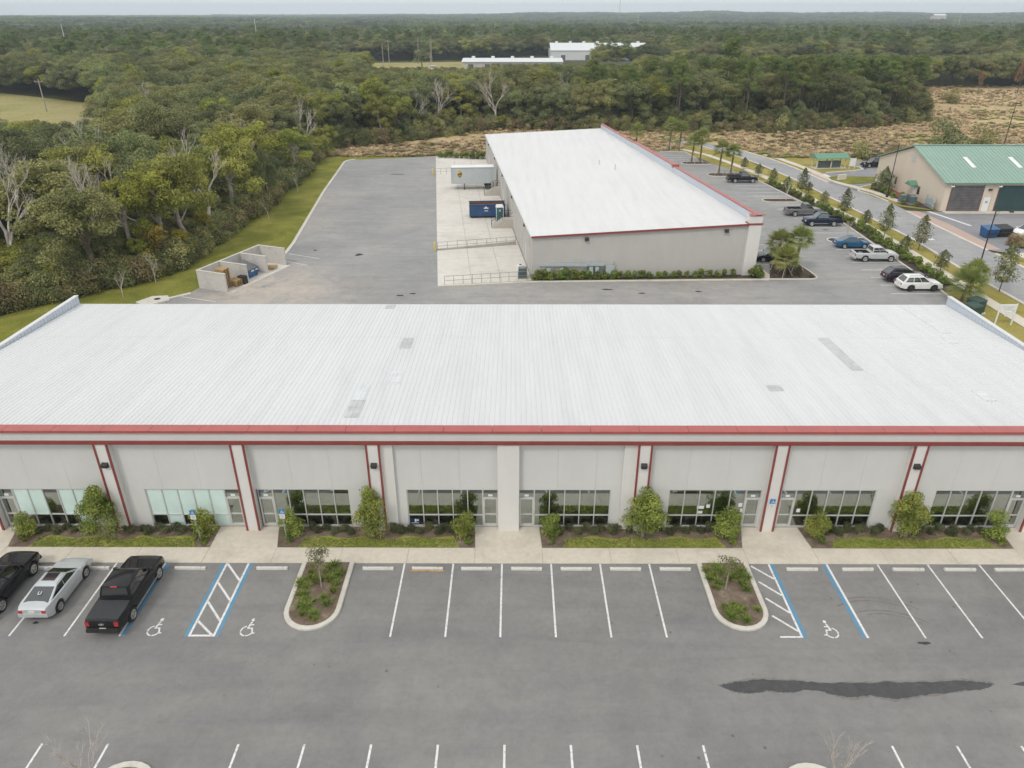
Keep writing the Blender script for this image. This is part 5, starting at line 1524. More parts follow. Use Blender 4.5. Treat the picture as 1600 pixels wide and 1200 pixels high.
# ------------------------------------------------------------------ loading dock: trailer, containers, stairs, rails
UA = math.atan2(NR.y - NL.y, NR.x - NL.x)
def trailer():
    b = empty('semi_trailer', (-7.3, 129.6, 0), UA, 'grey box trailer with a gold and brown shield backed up to the dock', 'trailer')
    MB().box(-3.7, 3.75, -1.25, 1.25, 1.15, 3.80).build('box', 'trailer_grey', b)
    MB().box(-3.68, 3.73, -1.23, 1.23, 3.801, 3.83).build('roof', 'trailer_top', b)
    MB().box(-3.72, 3.77, -1.28, 1.28, 1.08, 1.149).build('bottom_rail', 'galvanised', b)
    MB().box(-3.71, 3.76, -1.27, -1.251, 3.62, 3.79).build('top_rail', 'galvanised', b)
    pn = MB()
    for k in range(7):
        x = -3.3 + k * 1.1
        pn.box(x - 0.02, x + 0.02, -1.262, -1.251, 1.16, 3.6)
    pn.build('panel_rib', 'galvanised', b)
    MB().box(-3.76, -3.702, -1.15, 1.15, 1.2, 3.7).build('nose_panel', 'galvanised', b)
    for s in (-1, 1):
        MB().box(-1.55, -1.42, s * 0.9 - 0.06, s * 0.9 + 0.06, 0.05, 1.08).box(-1.65, -1.32, s * 0.9 - 0.15, s * 0.9 + 0.15, 0.011, 0.05).build('landing_leg', 'dark_metal', b)
        w = MB().lathe([(0.3, -0.22), (0.48, -0.2), (0.5, -0.12), (0.5, 0.12), (0.48, 0.2), (0.3, 0.22)], 18, 'y', (2.6, s * 0.95, 0.51)).build('wheel', 'tyre', b, smooth=True)
        MB().lathe([(0.29, 0.2 * s), (0.29, 0.23 * s), (0.1, 0.17 * s)], 14, 'y', (2.6, s * 0.95, 0.51)).build('rim', 'rim_silver', w)
    MB().box(2.0, 3.2, -0.7, 0.7, 0.6, 1.08).build('bogie', 'dark_metal', b)
    # shield emblem on the near side
    def shield(sc, y, mat, nm, top=1.0):
        P = [(-0.42, 0.48), (-0.2, 0.60), (0.0, 0.63), (0.2, 0.60), (0.42, 0.48), (0.42, 0.0), (0.34, -0.28), (0.18, -0.48), (0.0, -0.58), (-0.18, -0.48), (-0.34, -0.28), (-0.42, 0.0)]
        V = [(-2.25 + x * sc, y, 2.62 + z * sc) for x, z in P]
        MB().add(V, [tuple(range(12))]).build(nm, mat, b)
    shield(1.02, -1.2545, 'logo_gold', 'emblem_rim')
    shield(0.90, -1.2575, 'logo_brown', 'emblem_shield')
    MB().add([(-2.25 + x, -1.2605, 2.62 + z) for x, z in ((-0.37, 0.12), (-0.05, 0.24), (0.37, 0.36), (0.37, 0.43), (0.1, 0.50), (-0.2, 0.51), (-0.37, 0.44))], [tuple(range(7))]).build('emblem_swoosh', 'logo_gold', b)
    cu = bpy.data.curves.new('lettering', 'FONT'); cu.body = 'ups'; cu.size = 0.42; cu.extrude = 0.001; cu.align_x = 'CENTER'
    cu.materials.append(MATS['logo_gold'])
    o = text_mesh('lettering', cu, b, (-2.25, -1.262, 2.36)); o.rotation_euler = (R(90), 0, 0)
trailer()

def rolloff():
    b = empty('roll_off_container', (-4.1, 109.8, 0), UA, 'long blue roll-off waste container beside the dock', 'dumpster')
    x0, x1, y0, y1, zt = -2.7, 2.7, -1.2, 1.2, 2.0
    MB().box(x0, x1, y0, y0 + 0.08, 0.3, zt).box(x0, x1, y1 - 0.08, y1, 0.3, zt).box(x0, x0 + 0.08, y0 + .08, y1 - .08, 0.3, zt).box(x1 - 0.08, x1, y0 + .08, y1 - .08, 0.3, zt).build('shell', 'bin_blue', b)
    MB().box(x0 + .08, x1 - .08, y0 + .08, y1 - .08, 0.3, 0.42).box(x0 + .08, x1 - .08, y1 - 0.095, y1 - 0.082, 0.42, zt - .01).build('lining', 'rust_brown', b)
    for k in range(9):
        x = lerp(x0 + 0.2, x1 - 0.2, k / 8)
        MB().box(x - 0.05, x + 0.05, y0 - 0.07, y0 - 0.001, 0.32, zt - 0.12).build('side_rib', 'bin_blue', b)
    MB().box(x0 - .05, x1 + .05, y0 - 0.08, y0 + 0.1, zt + .001, zt + 0.08).box(x0 - .05, x1 + .05, y1 - 0.1, y1 + 0.08, zt + .001, zt + 0.08).build('top_rail', 'bin_blue', b)
    MB().box(x0, x1, -0.5, -0.4, 0.05, 0.3).box(x0, x1, 0.4, 0.5, 0.05, 0.3).build('skid', 'dark_metal', b)
    for x in (x0 + 0.3, x1 - 0.3):
        for y in (-0.9, 0.9):
            MB().lathe([(0.15, -0.08), (0.15, 0.08)], 12, 'y', (x, y, 0.162)).build('roller', 'dark_metal', b)
    MB().box(-0.55, 0.15, y0 - 0.078, y0 - 0.072, 1.45, 1.62).box(-0.32, -0.1, y0 - 0.078, y0 - 0.072, 1.62, 1.78).box(-0.45, 0.1, y0 - 0.078, y0 - 0.072, 1.08, 1.18).build('lettering', 'sign_white', b)
rolloff()

b = empty('portable_toilet', (-2.15, 107.3, 0), UA, 'teal portable toilet with white roof in front of the blue container', 'toilet')
MB().box(-0.55, 0.55, -0.55, 0.55, 0.08, 2.05).build('cabin', 'toilet_teal', b)
MB().box(-0.6, 0.6, -0.6, 0.6, 0.011, 0.079).build('base', 'dark_metal', b)
MB().add([(-0.6, -0.6, 2.051), (0.6, -0.6, 2.051), (0.6, 0.6, 2.051), (-0.6, 0.6, 2.051), (-0.45, -0.42, 2.32), (0.45, -0.42, 2.32), (0.45, 0.42, 2.32), (-0.45, 0.42, 2.32)], [(0, 1, 5, 4), (1, 2, 6, 5), (2, 3, 7, 6), (3, 0, 4, 7), (4, 5, 6, 7), (0, 3, 2, 1)]).build('roof', 'white_plastic', b)
MB().box(-0.55, -0.47, -0.575, -0.551, 0.1, 2.0).box(0.47, 0.55, -0.575, -0.551, 0.1, 2.0).build('door_frame', 'white_plastic', b)
MB().box(-0.15, 0.15, -0.562, -0.552, 1.45, 1.75).build('door_sign', 'cabinet_pale', b)

def dock_stairs(loc, label):
    b = empty('dock_stairs', loc, UA, label, 'stairs', 'precast stairs at the loading dock')
    MB().box(0.0, 1.9, -0.75, 0.75, 0.011, 1.22).build('landing', 'hvac_beige', b)
    for k in range(6):
        MB().box(-1.55 + k * 0.26, -1.55 + (k + 1) * 0.26, -0.75, 0.75, 0.011, 0.2 + 0.17 * k).build('step', 'hvac_beige', b)
    m = MB()
    for y in (-0.7, 0.7):
        m.tube([(-1.5, y, 0.15), (-1.5, y, 1.1), (0.05, y, 2.2), (1.8, y, 2.2)], 0.03, 5)
        m.tube([(0.05, y, 1.2), (0.05, y, 2.2)], 0.03, 5)
        m.tube([(1.8, y, 1.2), (1.8, y, 2.2)], 0.03, 5)
        m.tube([(-1.5, y, 0.65), (0.05, y, 1.7), (1.8, y, 1.7)], 0.022, 5)
    m.build('handrail', 'dark_metal', b)
dock_stairs((-3.6, 124.4, 0), 'beige dock stairs just in front of the grey trailer')
dock_stairs((-1.75, 103.6, 0), 'beige dock stairs just in front of the portable toilet')

def railing(p0, p1, label, n, steps=0):
    a, c = Vector(p0), Vector(p1)
    b = empty('railing', (a.x, a.y, 0), 0, label, 'railing', 'pipe railings along the dock ramps')
    d = c - a
    for i in range(n + 1):
        q = d * (i / n)
        MB().tube([(q.x, q.y, 0.0), (q.x, q.y, 1.07)], 0.03, 6).build('post', 'rail_grey', b)
    for z in (0.55, 1.07):
        MB().tube([(0, 0, z), (d.x, d.y, z)], 0.028, 6).build('rail', 'rail_grey', b)
railing((-7.9, 78.35), (1.5, 80.2), 'grey pipe railing along the grass edge of the near ramp', 9)
railing((-10.0, 92.0), (0.2, 94.7), 'grey pipe railing across the middle of the loading apron', 8)
railing((-15.2, 141.8), (-8.6, 143.0), 'grey pipe railing behind the trailer nose', 6)
tag(MB().add(*(lambda v, f: (v, f))([(-10.1, 91.85, 0.011), (0.2, 94.55, 0.011), (0.2, 94.85, 0.011), (-10.1, 92.15, 0.011), (-10.1, 91.85, 0.16), (0.2, 94.55, 0.42), (0.2, 94.85, 0.42), (-10.1, 92.15, 0.16)],
                                    [(4, 5, 6, 7), (0, 1, 5, 4), (1, 2, 6, 5), (2, 3, 7, 6), (3, 0, 4, 7)])).build('ramp_kerb', 'concrete_grey'), 'low concrete kerb under the middle dock railing', 'kerb')
for (x, y, lb) in ((-10.3, 91.6, 'yellow bollard at the end of the middle dock railing'), (-15.5, 141.4, 'yellow bollard at the end of the far dock railing')):
    bo = empty('bollard', (x, y, 0), 0, lb, 'bollard', 'yellow bollards on the apron edge')
    MB().tube([(0, 0, 0), (0, 0, 1.15)], 0.13, 12).build('post', 'paint_yellow', bo, smooth=True)
    MB().lathe([(0.13, 1.151), (0.10, 1.20), (0.03, 1.22)], 12).build('cap', 'paint_yellow', bo)
tk = empty('air_conditioner', (1.0, 81.0, 0), 0, 'slate grey cooling unit on the ramp at the warehouse corner', 'air conditioner')
MB().box(-0.5, 0.5, -0.45, 0.45, 0.08, 1.25).build('case', 'utility_slate', tk)
MB().box(-0.55, 0.55, -0.5, 0.5, 0.011, 0.079).build('pad', 'concrete_grey', tk)
gr = MB()
for k in range(6):
    gr.box(-0.45, 0.45, -0.47, -0.452, 0.3 + k * 0.15, 0.34 + k * 0.15)
gr.build('grille', 'dark_metal', tk)
MB().lathe([(0.38, 1.251), (0.38, 1.32), (0.3, 1.33)], 14).build('fan_guard', 'rail_grey', tk)
hs = empty('hose_reel', (0.75, 83.4, 0), 0, 'white drum with a black hub against the dock wall', 'drum')
MB().lathe([(0.42, 0.0), (0.45, 0.1), (0.45, 0.7), (0.40, 0.8)], 16, 'z', (0, 0, 0.012)).build('drum', 'white_plastic', hs, smooth=True)
MB().lathe([(0.16, 0.0), (0.16, 0.06)], 12, 'z', (0, 0, 0.812)).build('hub', 'dark_metal', hs)

# ------------------------------------------------------------------ waste enclosure with pallets
def enclosure():
    A = Vector((-35.45, 77.35)); u = Vector((0.357, 0.934)); w = Vector((0.934, -0.357))
    ang = math.atan2(w.y, w.x)
    b = empty('waste_enclosure', (A.x, A.y, 0), ang, 'three-bay grey block waste enclosure at the edge of the rear driveway', 'enclosure')
    Ln, Dp, H = 10.7, 3.9, 2.05                # local x runs to the drive, local y along the back wall
    MB().box(0, 0.2, 0, Ln, -0.02, H).build('back_wall', 'concrete_block', b)
    for y in (0, 3.5, 7.0, Ln - 0.2):
        wl_ = MB().box(0.201, Dp, y, y + 0.2, -0.02, H - 0.002).build('side_wall', 'concrete_block', b)
        MB().box(0.22, Dp + 0.03, y - 0.03, y + 0.23, H, H + 0.06).build('wall_cap', 'concrete_curb', wl_)
    MB().box(-0.03, 0.219, -0.03, Ln + 0.03, H + 0.002, H + 0.062).build('wall_cap', 'concrete_curb', b)
    MB().box(0.2, Dp + 0.6, 0.2, Ln - 0.2, -0.02, 0.012).build('floor', 'concrete_apron', b)
    def loc(x, y):
        return (A.x + w.x * x + u.x * y, A.y + w.y * x + u.y * y)
    return loc, ang
eloc, eang = enclosure()
def pallet_proto():
    b = empty('pallet', (0, 0, 0), eang)
    for k in range(6):
        y = -0.5 + k * 0.185
        MB().box(-0.6, 0.6, y, y + 0.13, 0.115, 0.14).build('top_board', 'pallet_wood', b)
    for y in (-0.5, -0.05, 0.38):
        MB().box(-0.6, 0.6, y, y + 0.07, 0.026, 0.114).build('stringer', 'pallet_wood', b)
    for y in (-0.5, -0.05, 0.36):
        MB().box(-0.6, -0.5, y, y + 0.1, 0.0, 0.025).box(0.5, 0.6, y, y + 0.1, 0.0, 0.025).build('bottom_block', 'pallet_wood', b)
    return b
pp = pallet_proto()
first = True
def place_pallet(x, y, z, label, turn=0.0):
    global first
    o = pp if first else copy_tree(pp)
    first = False
    p = eloc(x, y)
    o.location = (p[0], p[1], z)
    o.rotation_euler = (0, 0, eang + turn)
    tag(o, label, 'pallet', 'wooden pallets in the waste enclosure')
for k in range(16):
    place_pallet(2.6 + 0.03 * math.sin(k * 2.1), 1.15 + 0.03 * math.cos(k * 1.7), 0.013 + 0.141 * k, f'wooden pallet, {ORD[k]} from the bottom of the tall stack in the near bay', 0.03 * math.sin(k * 3))
for k in range(5):
    place_pallet(3.2 + 0.03 * math.cos(k * 2.1), 2.25, 0.013 + 0.141 * k, f'wooden pallet, {ORD[k]} from the bottom of the low stack in the near bay', 0.04 * math.sin(k * 2))
for k in range(2):
    place_pallet(2.9 + 0.25 * k, 8.4 + 0.3 * k, 0.013 + 0.141 * k, f'loose wooden pallet on the floor of the far bay, {["underneath", "on top"][k]}', 0.35)
p = eloc(2.2, 7.36)
pl = MB().box(-0.6, 0.6, -0.07, 0.07, 0.013, 1.2)
o = pl.build('leaning_board', 'pallet_wood'); o.location = (p[0], p[1], 0); o.rotation_euler = (0, 0, eang); tag(o, 'wooden board standing against the wall of the far bay', 'board')
p = eloc(3.55, 3.08)
bc = empty('plastic_crate', (p[0], p[1], 0), eang, 'black plastic crate beside the low pallet stack', 'crate')
MB().box(-0.45, 0.45, -0.3, 0.3, 0.013, 0.06).box(-0.45, 0.45, -0.3, -0.26, 0.06, 0.85).box(-0.45, 0.45, 0.26, 0.3, 0.06, 0.85).box(-0.45, -0.41, -0.26, 0.26, 0.06, 0.85).box(0.41, 0.45, -0.26, 0.26, 0.06, 0.85).build('shell', 'black_plastic', bc)
MB().box(-0.49, 0.49, -0.34, 0.34, 0.851, 0.89).build('rim', 'black_plastic', bc)
def dumpster():
    p = eloc(2.3, 5.3)
    b = empty('dumpster', (p[0], p[1], 0), eang, 'blue dumpster with grey sloping lids in the middle bay', 'dumpster')
    prof = [(-0.9, 0.15), (0.85, 0.15), (1.0, 1.0), (-0.9, 1.55)]
    V = [(x, -0.95, z) for x, z in prof] + [(x, 0.95, z) for x, z in prof]
    MB().add(V, [(0, 1, 2, 3), (7, 6, 5, 4)] + [(i, (i + 1) % 4, 4 + (i + 1) % 4, 4 + i) for i in range(4)]).build('body', 'bin_blue_bright', b)
    for s in (-1, 1):
        y0, y1 = (-0.98, -0.02) if s < 0 else (0.02, 0.98)
        MB().add([(1.05, y0, 1.01), (1.05, y1, 1.01), (-0.92, y1, 1.585), (-0.92, y0, 1.585), (1.05, y0, 1.06), (1.05, y1, 1.06), (-0.92, y1, 1.63), (-0.92, y0, 1.63)], [(0, 1, 2, 3), (4, 5, 6, 7), (0, 1, 5, 4), (1, 2, 6, 5), (2, 3, 7, 6), (3, 0, 4, 7)]).build('lid', 'bin_lid', b)
    MB().box(-0.9, 0.9, -1.05, -0.951, 0.7, 0.85).box(-0.9, 0.9, 0.951, 1.05, 0.7, 0.85).build('fork_pocket', 'bin_blue_bright', b)
    for x in (-0.7, 0.7):
        for y in (-0.75, 0.75):
            MB().lathe([(0.09, -0.03), (0.09, 0.03)], 10, 'y', (x, y, 0.102)).build('castor', 'dark_metal', b)
    MB().add([(0.99, -0.35, 0.72), (0.99, 0.15, 0.72), (1.012, 0.15, 0.92), (1.012, -0.35, 0.92)], [(0, 1, 2, 3)]).build('sticker', 'sign_white', b)
    MB().add([(0.99, 0.4, 0.74), (0.99, 0.8, 0.74), (1.012, 0.8, 0.9), (1.012, 0.4, 0.9)], [(0, 1, 2, 3)]).build('sticker', 'sign_white', b)
dumpster()

# ------------------------------------------------------------------ wheel stops and islands in the front lot
WS = [-26.26, -23.4, -20.7, -18.03, -13.46, -7.55, -4.80, -2.06, 0.72, 3.48, 6.23, 8.99, 16.05, 19.14, 21.95, 24.82, 27.6]
for i, x in enumerate(WS):
    m = MB()
    P = [(-0.09, 0.0), (-0.075, 0.11), (-0.05, 0.135), (0.05, 0.135), (0.075, 0.11), (0.09, 0.0)]
    V = [(-0.86, y, z) for y, z in P] + [(0.86, y, z) for y, z in P]
    m.add(V, [tuple(range(6)), tuple(range(11, 5, -1))] + [(k, (k + 1) % 6, 6 + (k + 1) % 6, 6 + k) for k in range(6)])
    o = m.build('wheel_stop', 'wheel_stop'); o.location = (x, 31.15, 0); o.rotation_euler = (0, 0, R(random.uniform(-0.8, 0.8)))
    tag(o, f'pale concrete wheel stop, {ORD[i]} from the left along the front walk', 'wheel stop', 'wheel stops along the front walk')
    for s in (-0.6, 0.6):
        MB().lathe([(0.02, 0.134), (0.02, 0.145)], 8, 'z', (s, 0, 0)).build('anchor_pin', 'dark_metal', o)
tag(MB().box(-5.75, -3.85, 30.93, 31.01, 0.003, 0.07).build('timber', 'pallet_wood'), 'thin wooden plank lying in front of one wheel stop', 'plank')

def island(pts_inner, label):
    i = struct('parking_island', MB().sheet(pts_inner, 0.10), 'mulch')
    curb('curb', pts_inner, i, w=0.26, h=0.14)
    return i
I1 = [(-11.75, 31.6), (-11.75, 28.15)] + arc(-10.42, 28.05, 1.33, 180, 360, 12) + [(-9.09, 28.15), (-9.09, 31.6)]
I2 = [(10.42, 31.6), (10.42, 28.15)] + arc(11.72, 28.05, 1.30, 180, 360, 12) + [(13.02, 28.15), (13.02, 31.6)]
island(I1, ''); island(I2, '')
for cx in (-15.7, 12.05):
    island([(cx - 1.3, 14.0)] + arc(cx, 18.0, 1.3, 180, 0, 12) + [(cx + 1.3, 14.0)], '')
# islands of the right-hand lot
for poly in ([(29.7, 80.45), (33.9, 80.45)] + arc(34.6, 81.3, 0.85, -90, 0, 4) + [(35.4, 83.0), (35.0, 86.3), (31.6, 86.3)],
             [(47.7, 95.4), (43.8, 95.4)] + arc(43.8, 96.55, 1.15, 270, 90, 8) + [(43.8, 97.7), (47.9, 97.7)],
             [(46.4, 118.9), (42.2, 118.9)] + arc(42.2, 120.1, 1.2, 270, 90, 8) + [(42.2, 121.3), (46.2, 121.3)],
             [(44.2, 139.8), (38.4, 139.8)] + arc(38.4, 141.3, 1.5, 270, 90, 8) + [(38.4, 142.8), (43.4, 142.8)],
             [(40.2, 152.0), (35.8, 152.0)] + arc(35.8, 153.4, 1.4, 270, 90, 8) + [(35.8, 154.8), (39.4, 154.8)]):
    i = struct('parking_island', MB().sheet(poly, 0.09), 'dark_mulch')
    curb('curb', poly, i, w=0.2, h=0.14)

# ------------------------------------------------------------------ planting beds along the front building
BEDS = [(-29.35, -17.62, -29.95, -17.68), (-13.70, -2.24, -14.13, -2.36), (1.66, 13.22, 1.54, 13.66), (17.28, 28.93, 17.08, 29.13)]
for k, (a, c, a2, c2) in enumerate(BEDS):
    i = struct('planting_bed', MB().sheet([(a, Y_WALK + .004), (c, Y_WALK + .004), (c2, YF - 0.01), (a2, YF - 0.01)], 0.03), 'mulch')
    rnd = random.Random(k + 40)
    lo_, hi_ = a + 1.35, c - 1.15
    top = [(lerp(hi_ - 0.15, lo_ + 0.4, t / 24), Y_WALK + 0.92 + 0.12 * math.sin(t * 0.9 + k) - (0.22 if 9 < t < 15 else 0) + rnd.uniform(-.04, .04)) for t in range(25)]
    struct('bed_lawn', MB().sheet([(lo_ - 0.2, Y_WALK + .006), (hi_ + 0.25, Y_WALK + .006)] + top, 0.04), 'bed_grass')

# ------------------------------------------------------------------ signs, lamps and small street things
def parking_sign(x, y, lab, lean=0.0):
    b = empty('parking_sign', (x, y, 0.0), 0, lab, 'sign', 'accessible parking signs')
    MB().tube([(0, 0, 0), (lean, 0.0, 2.35)], 0.03, 6).build('post', 'galvanised', b)
    z = 1.85
    sgn(b, lean * 0.9, -0.04, z)
def sgn(b, x, y, z):
    MB().box(x - 0.15, x + 0.15, y - 0.012, y, z + 0.14, z + 0.46).build('blue_panel', 'sign_blue', b)
    MB().box(x - 0.15, x + 0.15, y - 0.012, y, z - 0.18, z + 0.135).build('text_panel', 'sign_white', b)
    m = MB()
    q = lambda a, c: (x + a, y - 0.016, z + 0.30 + c)
    m.add([q(0.02 + 0.022 * math.cos(t * math.pi / 4), 0.105 + 0.022 * math.sin(t * math.pi / 4)) for t in range(8)], [tuple(range(8))])
    ring = [(0.075 * math.cos(R(t)), -0.045 + 0.07 * math.sin(R(t))) for t in range(100, 361, 20)]
    for (a, c) in zip(ring[:-1], ring[1:]):
        m.add([q(a[0], a[1]), q(c[0], c[1]), q(c[0] * 0.72, (c[1] + .045) * 0.72 - .045), q(a[0] * 0.72, (a[1] + .045) * .72 - .045)], [(0, 1, 2, 3)])
    m.add([q(0.0, 0.07), q(0.03, 0.07), q(0.03, -0.0), q(0.0, -0.0)], [(0, 1, 2, 3)])
    m.add([q(0.0, 0.0), q(0.09, 0.0), q(0.125, -0.09), q(0.095, -0.09), (x + .07, y - .016, z + .30 - .03), q(0.0, -0.03)], [(0, 1, 2, 3, 4, 5)])
    m.build('wheelchair_mark', 'sign_white', b)
    m = MB()
    for k, w_ in enumerate((0.22, 0.18, 0.24, 0.14)):
        m.box(x - w_ / 2, x + w_ / 2, y - 0.015, y - 0.0125, z + 0.06 - k * 0.065, z + 0.085 - k * 0.065)
    m.build('print', 'rail_grey', b)
parking_sign(-18.3, 33.45, 'leaning blue and white accessible parking sign in the left planting bed', -0.12)
parking_sign(-13.3, 33.55, 'blue and white accessible parking sign left of the second planting bed', -0.02)
b = empty('parking_sign', (15.10, 34.43, 0), 0, 'blue and white accessible parking sign fixed to a red-edged pilaster', 'sign', 'accessible parking signs')
sgn(b, 0.0, -0.002, 1.95)

def lamp_post(x, y, h, reach, ang, lab):
    b = empty('street_lamp', (x, y, 0), ang, lab, 'street lamp', 'black street lamps')
    MB().lathe([(0.22, 0.0), (0.22, 0.35), (0.14, 0.55)], 12).build('base', 'black_pole', b)
    MB().tube([(0, 0, 0.5), (0, 0, h)], [0.085, 0.06], 10).build('pole', 'black_pole', b, smooth=True)
    pts = [(0, 0, h - 0.15), (reach * 0.3, 0, h + 0.28), (reach * 0.65, 0, h + 0.42), (reach, 0, h + 0.38)]
    MB().tube(pts, 0.035, 6).tube([(0, 0, h - 0.75), (reach * 0.35, 0, h + 0.24)], 0.022, 5).build('arm', 'black_pole', b)
    MB().lathe([(0.05, 0.0), (0.09, -0.15), (0.12, -0.28), (0.27, -0.50), (0.28, -0.56)], 14, 'z', (reach, 0, h + 0.38)).build('lamp_shade', 'black_pole', b, smooth=True)
    MB().lathe([(0.16, 0), (0.12, -0.12), (0.03, -0.15)], 12, 'z', (reach, 0, h - 0.17)).build('lamp_glass', 'lamp_clear', b)
lamp_post(56.2, 84.4, 7.0, 2.1, R(10), 'tall black street lamp arching over the street right of the parked cars')
lamp_post(62.7, 122.8, 8.7, -2.0, R(-5), 'tall black street lamp in front of the beige gable wall')
pl_ = empty('yard_lamp', (115.6, 178.0, 0), R(15), 'black lamp pole standing in the field behind the green roof', 'street lamp')
MB().tube([(0, 0, 0), (0, 0, 9.0)], [0.1, 0.07], 10).build('pole', 'black_pole', pl_)
MB().box(-0.2, 1.2, -0.25, 0.25, 8.95, 9.15).build('lamp_head', 'black_pole', pl_)

b = empty('notice_board', (48.5, 66.7, 0), R(4), 'white sign board on posts behind the right end of the front building', 'sign')
for x in (-0.85, 0.85):
    MB().box(x - 0.05, x + 0.05, -0.05, 0.05, 0, 2.25).build('post', 'white_plastic', b)
MB().box(-0.8, 0.8, -0.04, 0.04, 1.55, 2.2).build('board', 'sign_white', b)
MB().box(-0.1, 0.8, -0.035, 0.035, 0.95, 1.45).build('lower_board', 'sign_white', b)
MB().box(-0.6, 0.6, -0.046, -0.041, 1.95, 1.99).box(-0.5, 0.5, -0.046, -0.041, 1.82, 1.86).box(-0.3, 0.4, -0.046, -0.041, 1.68, 1.72).build('print', 'cabinet_pale', b)
for i, (x, y) in enumerate(((46.3, 68.6), (47.6, 70.2))):
    b = empty('transformer_box', (x, y, 0), R(20), ['dark green utility box nearest the white sign board', 'dark green utility box just behind its twin near the palm'][i], 'utility box', 'green utility boxes')
    MB().box(-0.7, 0.7, -0.6, 0.6, 0.08, 1.35).build('case', 'utility_green', b)
    MB().add([(-0.75, -0.65, 1.351), (0.75, -0.65, 1.351), (0.75, 0.65, 1.351), (-0.75, 0.65, 1.351), (-0.7, -0.5, 1.48), (0.7, -0.5, 1.48), (0.7, 0.6, 1.52), (-0.7, 0.6, 1.52)], [(0, 3, 2, 1), (4, 5, 6, 7), (0, 1, 5, 4), (1, 2, 6, 5), (2, 3, 7, 6), (3, 0, 4, 7)]).build('lid', 'utility_green', b)
    MB().box(-0.85, 0.85, -0.75, 0.75, -0.05, 0.079).build('pad', 'concrete_walk', b)

def open_bin(loc, ang, lab, mat):
    b = empty('waste_bin', loc, ang, lab, 'bin')
    MB().add([(-0.85, -0.6, 0.1), (0.85, -0.6, 0.1), (0.85, 0.6, 0.1), (-0.85, 0.6, 0.1), (-0.95, -0.75, 1.15), (0.95, -0.75, 1.15), (0.95, 0.75, 1.4), (-0.95, 0.75, 1.4)], [(0, 3, 2, 1), (0, 1, 5, 4), (1, 2, 6, 5), (2, 3, 7, 6), (3, 0, 4, 7), (4, 5, 6, 7)]).build('body', mat, b)
    MB().add([(-1.0, -0.8, 1.16), (1.0, -0.8, 1.16), (1.0, 0.8, 1.42), (-1.0, 0.8, 1.42), (-1.0, -0.8, 1.22), (1.0, -0.8, 1.22), (1.0, 0.8, 1.48), (-1.0, 0.8, 1.48)], [(0, 3, 2, 1), (4, 5, 6, 7), (0, 1, 5, 4), (1, 2, 6, 5), (2, 3, 7, 6), (3, 0, 4, 7)]).build('lid', mat, b)
    MB().box(-0.95, 0.95, -0.82, -0.62, 0.6, 0.72).build('fork_pocket', 'dark_metal', b)
open_bin((65.6, 98.6, 0), R(8), 'bright blue bin in the service yard beside the street lamp pole', 'bin_blue_bright')
open_bin((67.7, 99.0, 0), R(8), 'black bin in the service yard left of the white car', 'black_plastic')

# shelter with a green awning and its sign
b = empty('mail_shelter', (63.0, 149.2, 0), R(8), 'small open shelter with a green metal roof beyond the street', 'shelter')
for x in (-3.0, 0, 3.0):
    for y in (-0.9, 0.9):
        MB().box(x - 0.08, x + 0.08, y - 0.08, y + 0.08, -0.03, 2.1).build('post', 'beige_siding', b)
MB().add([(-3.5, -1.5, 2.0), (3.5, -1.5, 2.0), (3.5, 0, 2.75), (-3.5, 0, 2.75), (3.5, 1.5, 2.0), (-3.5, 1.5, 2.0), (-3.5, -1.5, 1.9), (3.5, -1.5, 1.9), (3.5, 1.5, 1.9), (-3.5, 1.5, 1.9)], [(0, 1, 2, 3), (3, 2, 4, 5), (6, 7, 1, 0), (8, 9, 5, 4), (7, 8, 4, 2, 1), (9, 6, 0, 3, 5), (6, 9, 8, 7)]).build('roof', 'green_trim', b)
MB().box(-2.2, 2.4, -0.3, 0.4, -0.03, 1.25).build('mail_cabinet', 'utility_slate', b)
MB().box(-3.4, 3.4, -1.3, 1.3, -0.06, -0.012).build('pad', 'concrete_walk', b)
b = empty('yard_sign', (67.2, 147.9, 0), R(5), 'white upright sign board at the mouth of the far driveway', 'sign')
MB().box(-0.6, 0.6, -0.03, 0.03, 0.5, 2.0).build('board', 'sign_white', b)
for x in (-0.55, 0.55):
    MB().box(x - 0.05, x + 0.05, 0.031, 0.13, -0.03, 2.05).build('post', 'white_plastic', b)
b = empty('monument_sign', (60.9, 137.2, 0), R(20), 'low pale stone sign on the grass island', 'sign')
MB().box(-0.9, 0.9, -0.15, 0.15, 0.1, 0.95).build('slab', 'white_sand', b)
MB().box(-1.0, 1.0, -0.25, 0.25, -0.03, 0.1).build('plinth', 'concrete_curb', b)
struct('grass_island', MB().sheet([(58.9, 136.9), (60.5, 132.8), (64.0, 134.0), (69.0, 137.0), (69.0, 139.5), (61.5, 140.3), (59.3, 139.5)], 0.05), 'lawn')

# utility poles
def utility_pole(x, y, h, lab, arms=True, mat='pole_wood'):
    b = empty('utility_pole', (x, y, ground_z(x, y)), R(random.uniform(-30, 30)), lab, 'utility pole', 'utility poles in the landscape')
    MB().tube([(0, 0, 0), (0, 0, h)], [0.20, 0.13], 8).build('pole', mat, b)
    if arms:
        MB().box(-1.2, 1.2, -0.06, 0.06, h - 0.8, h - 0.65).build('crossarm', mat, b)
        for s in (-1.0, 0, 1.0):
            MB().tube([(s, 0, h - 0.65), (s, 0, h - 0.4)], 0.06, 6).build('insulator', 'white_plastic', b)
utility_pole(-147, 241, 9.5, 'wooden utility pole in the clearing at the left edge')
utility_pole(-66.5, 420, 15, 'utility pole with crossarm beside the far field road')
utility_pole(-70.5, 425, 13, 'plain pole left of the far field road pole', False)
utility_pole(-58, 480, 15, 'thin pole behind the lone field tree', False)
utility_pole(-49, 470, 16, 'taller thin pole behind the lone field tree', False)
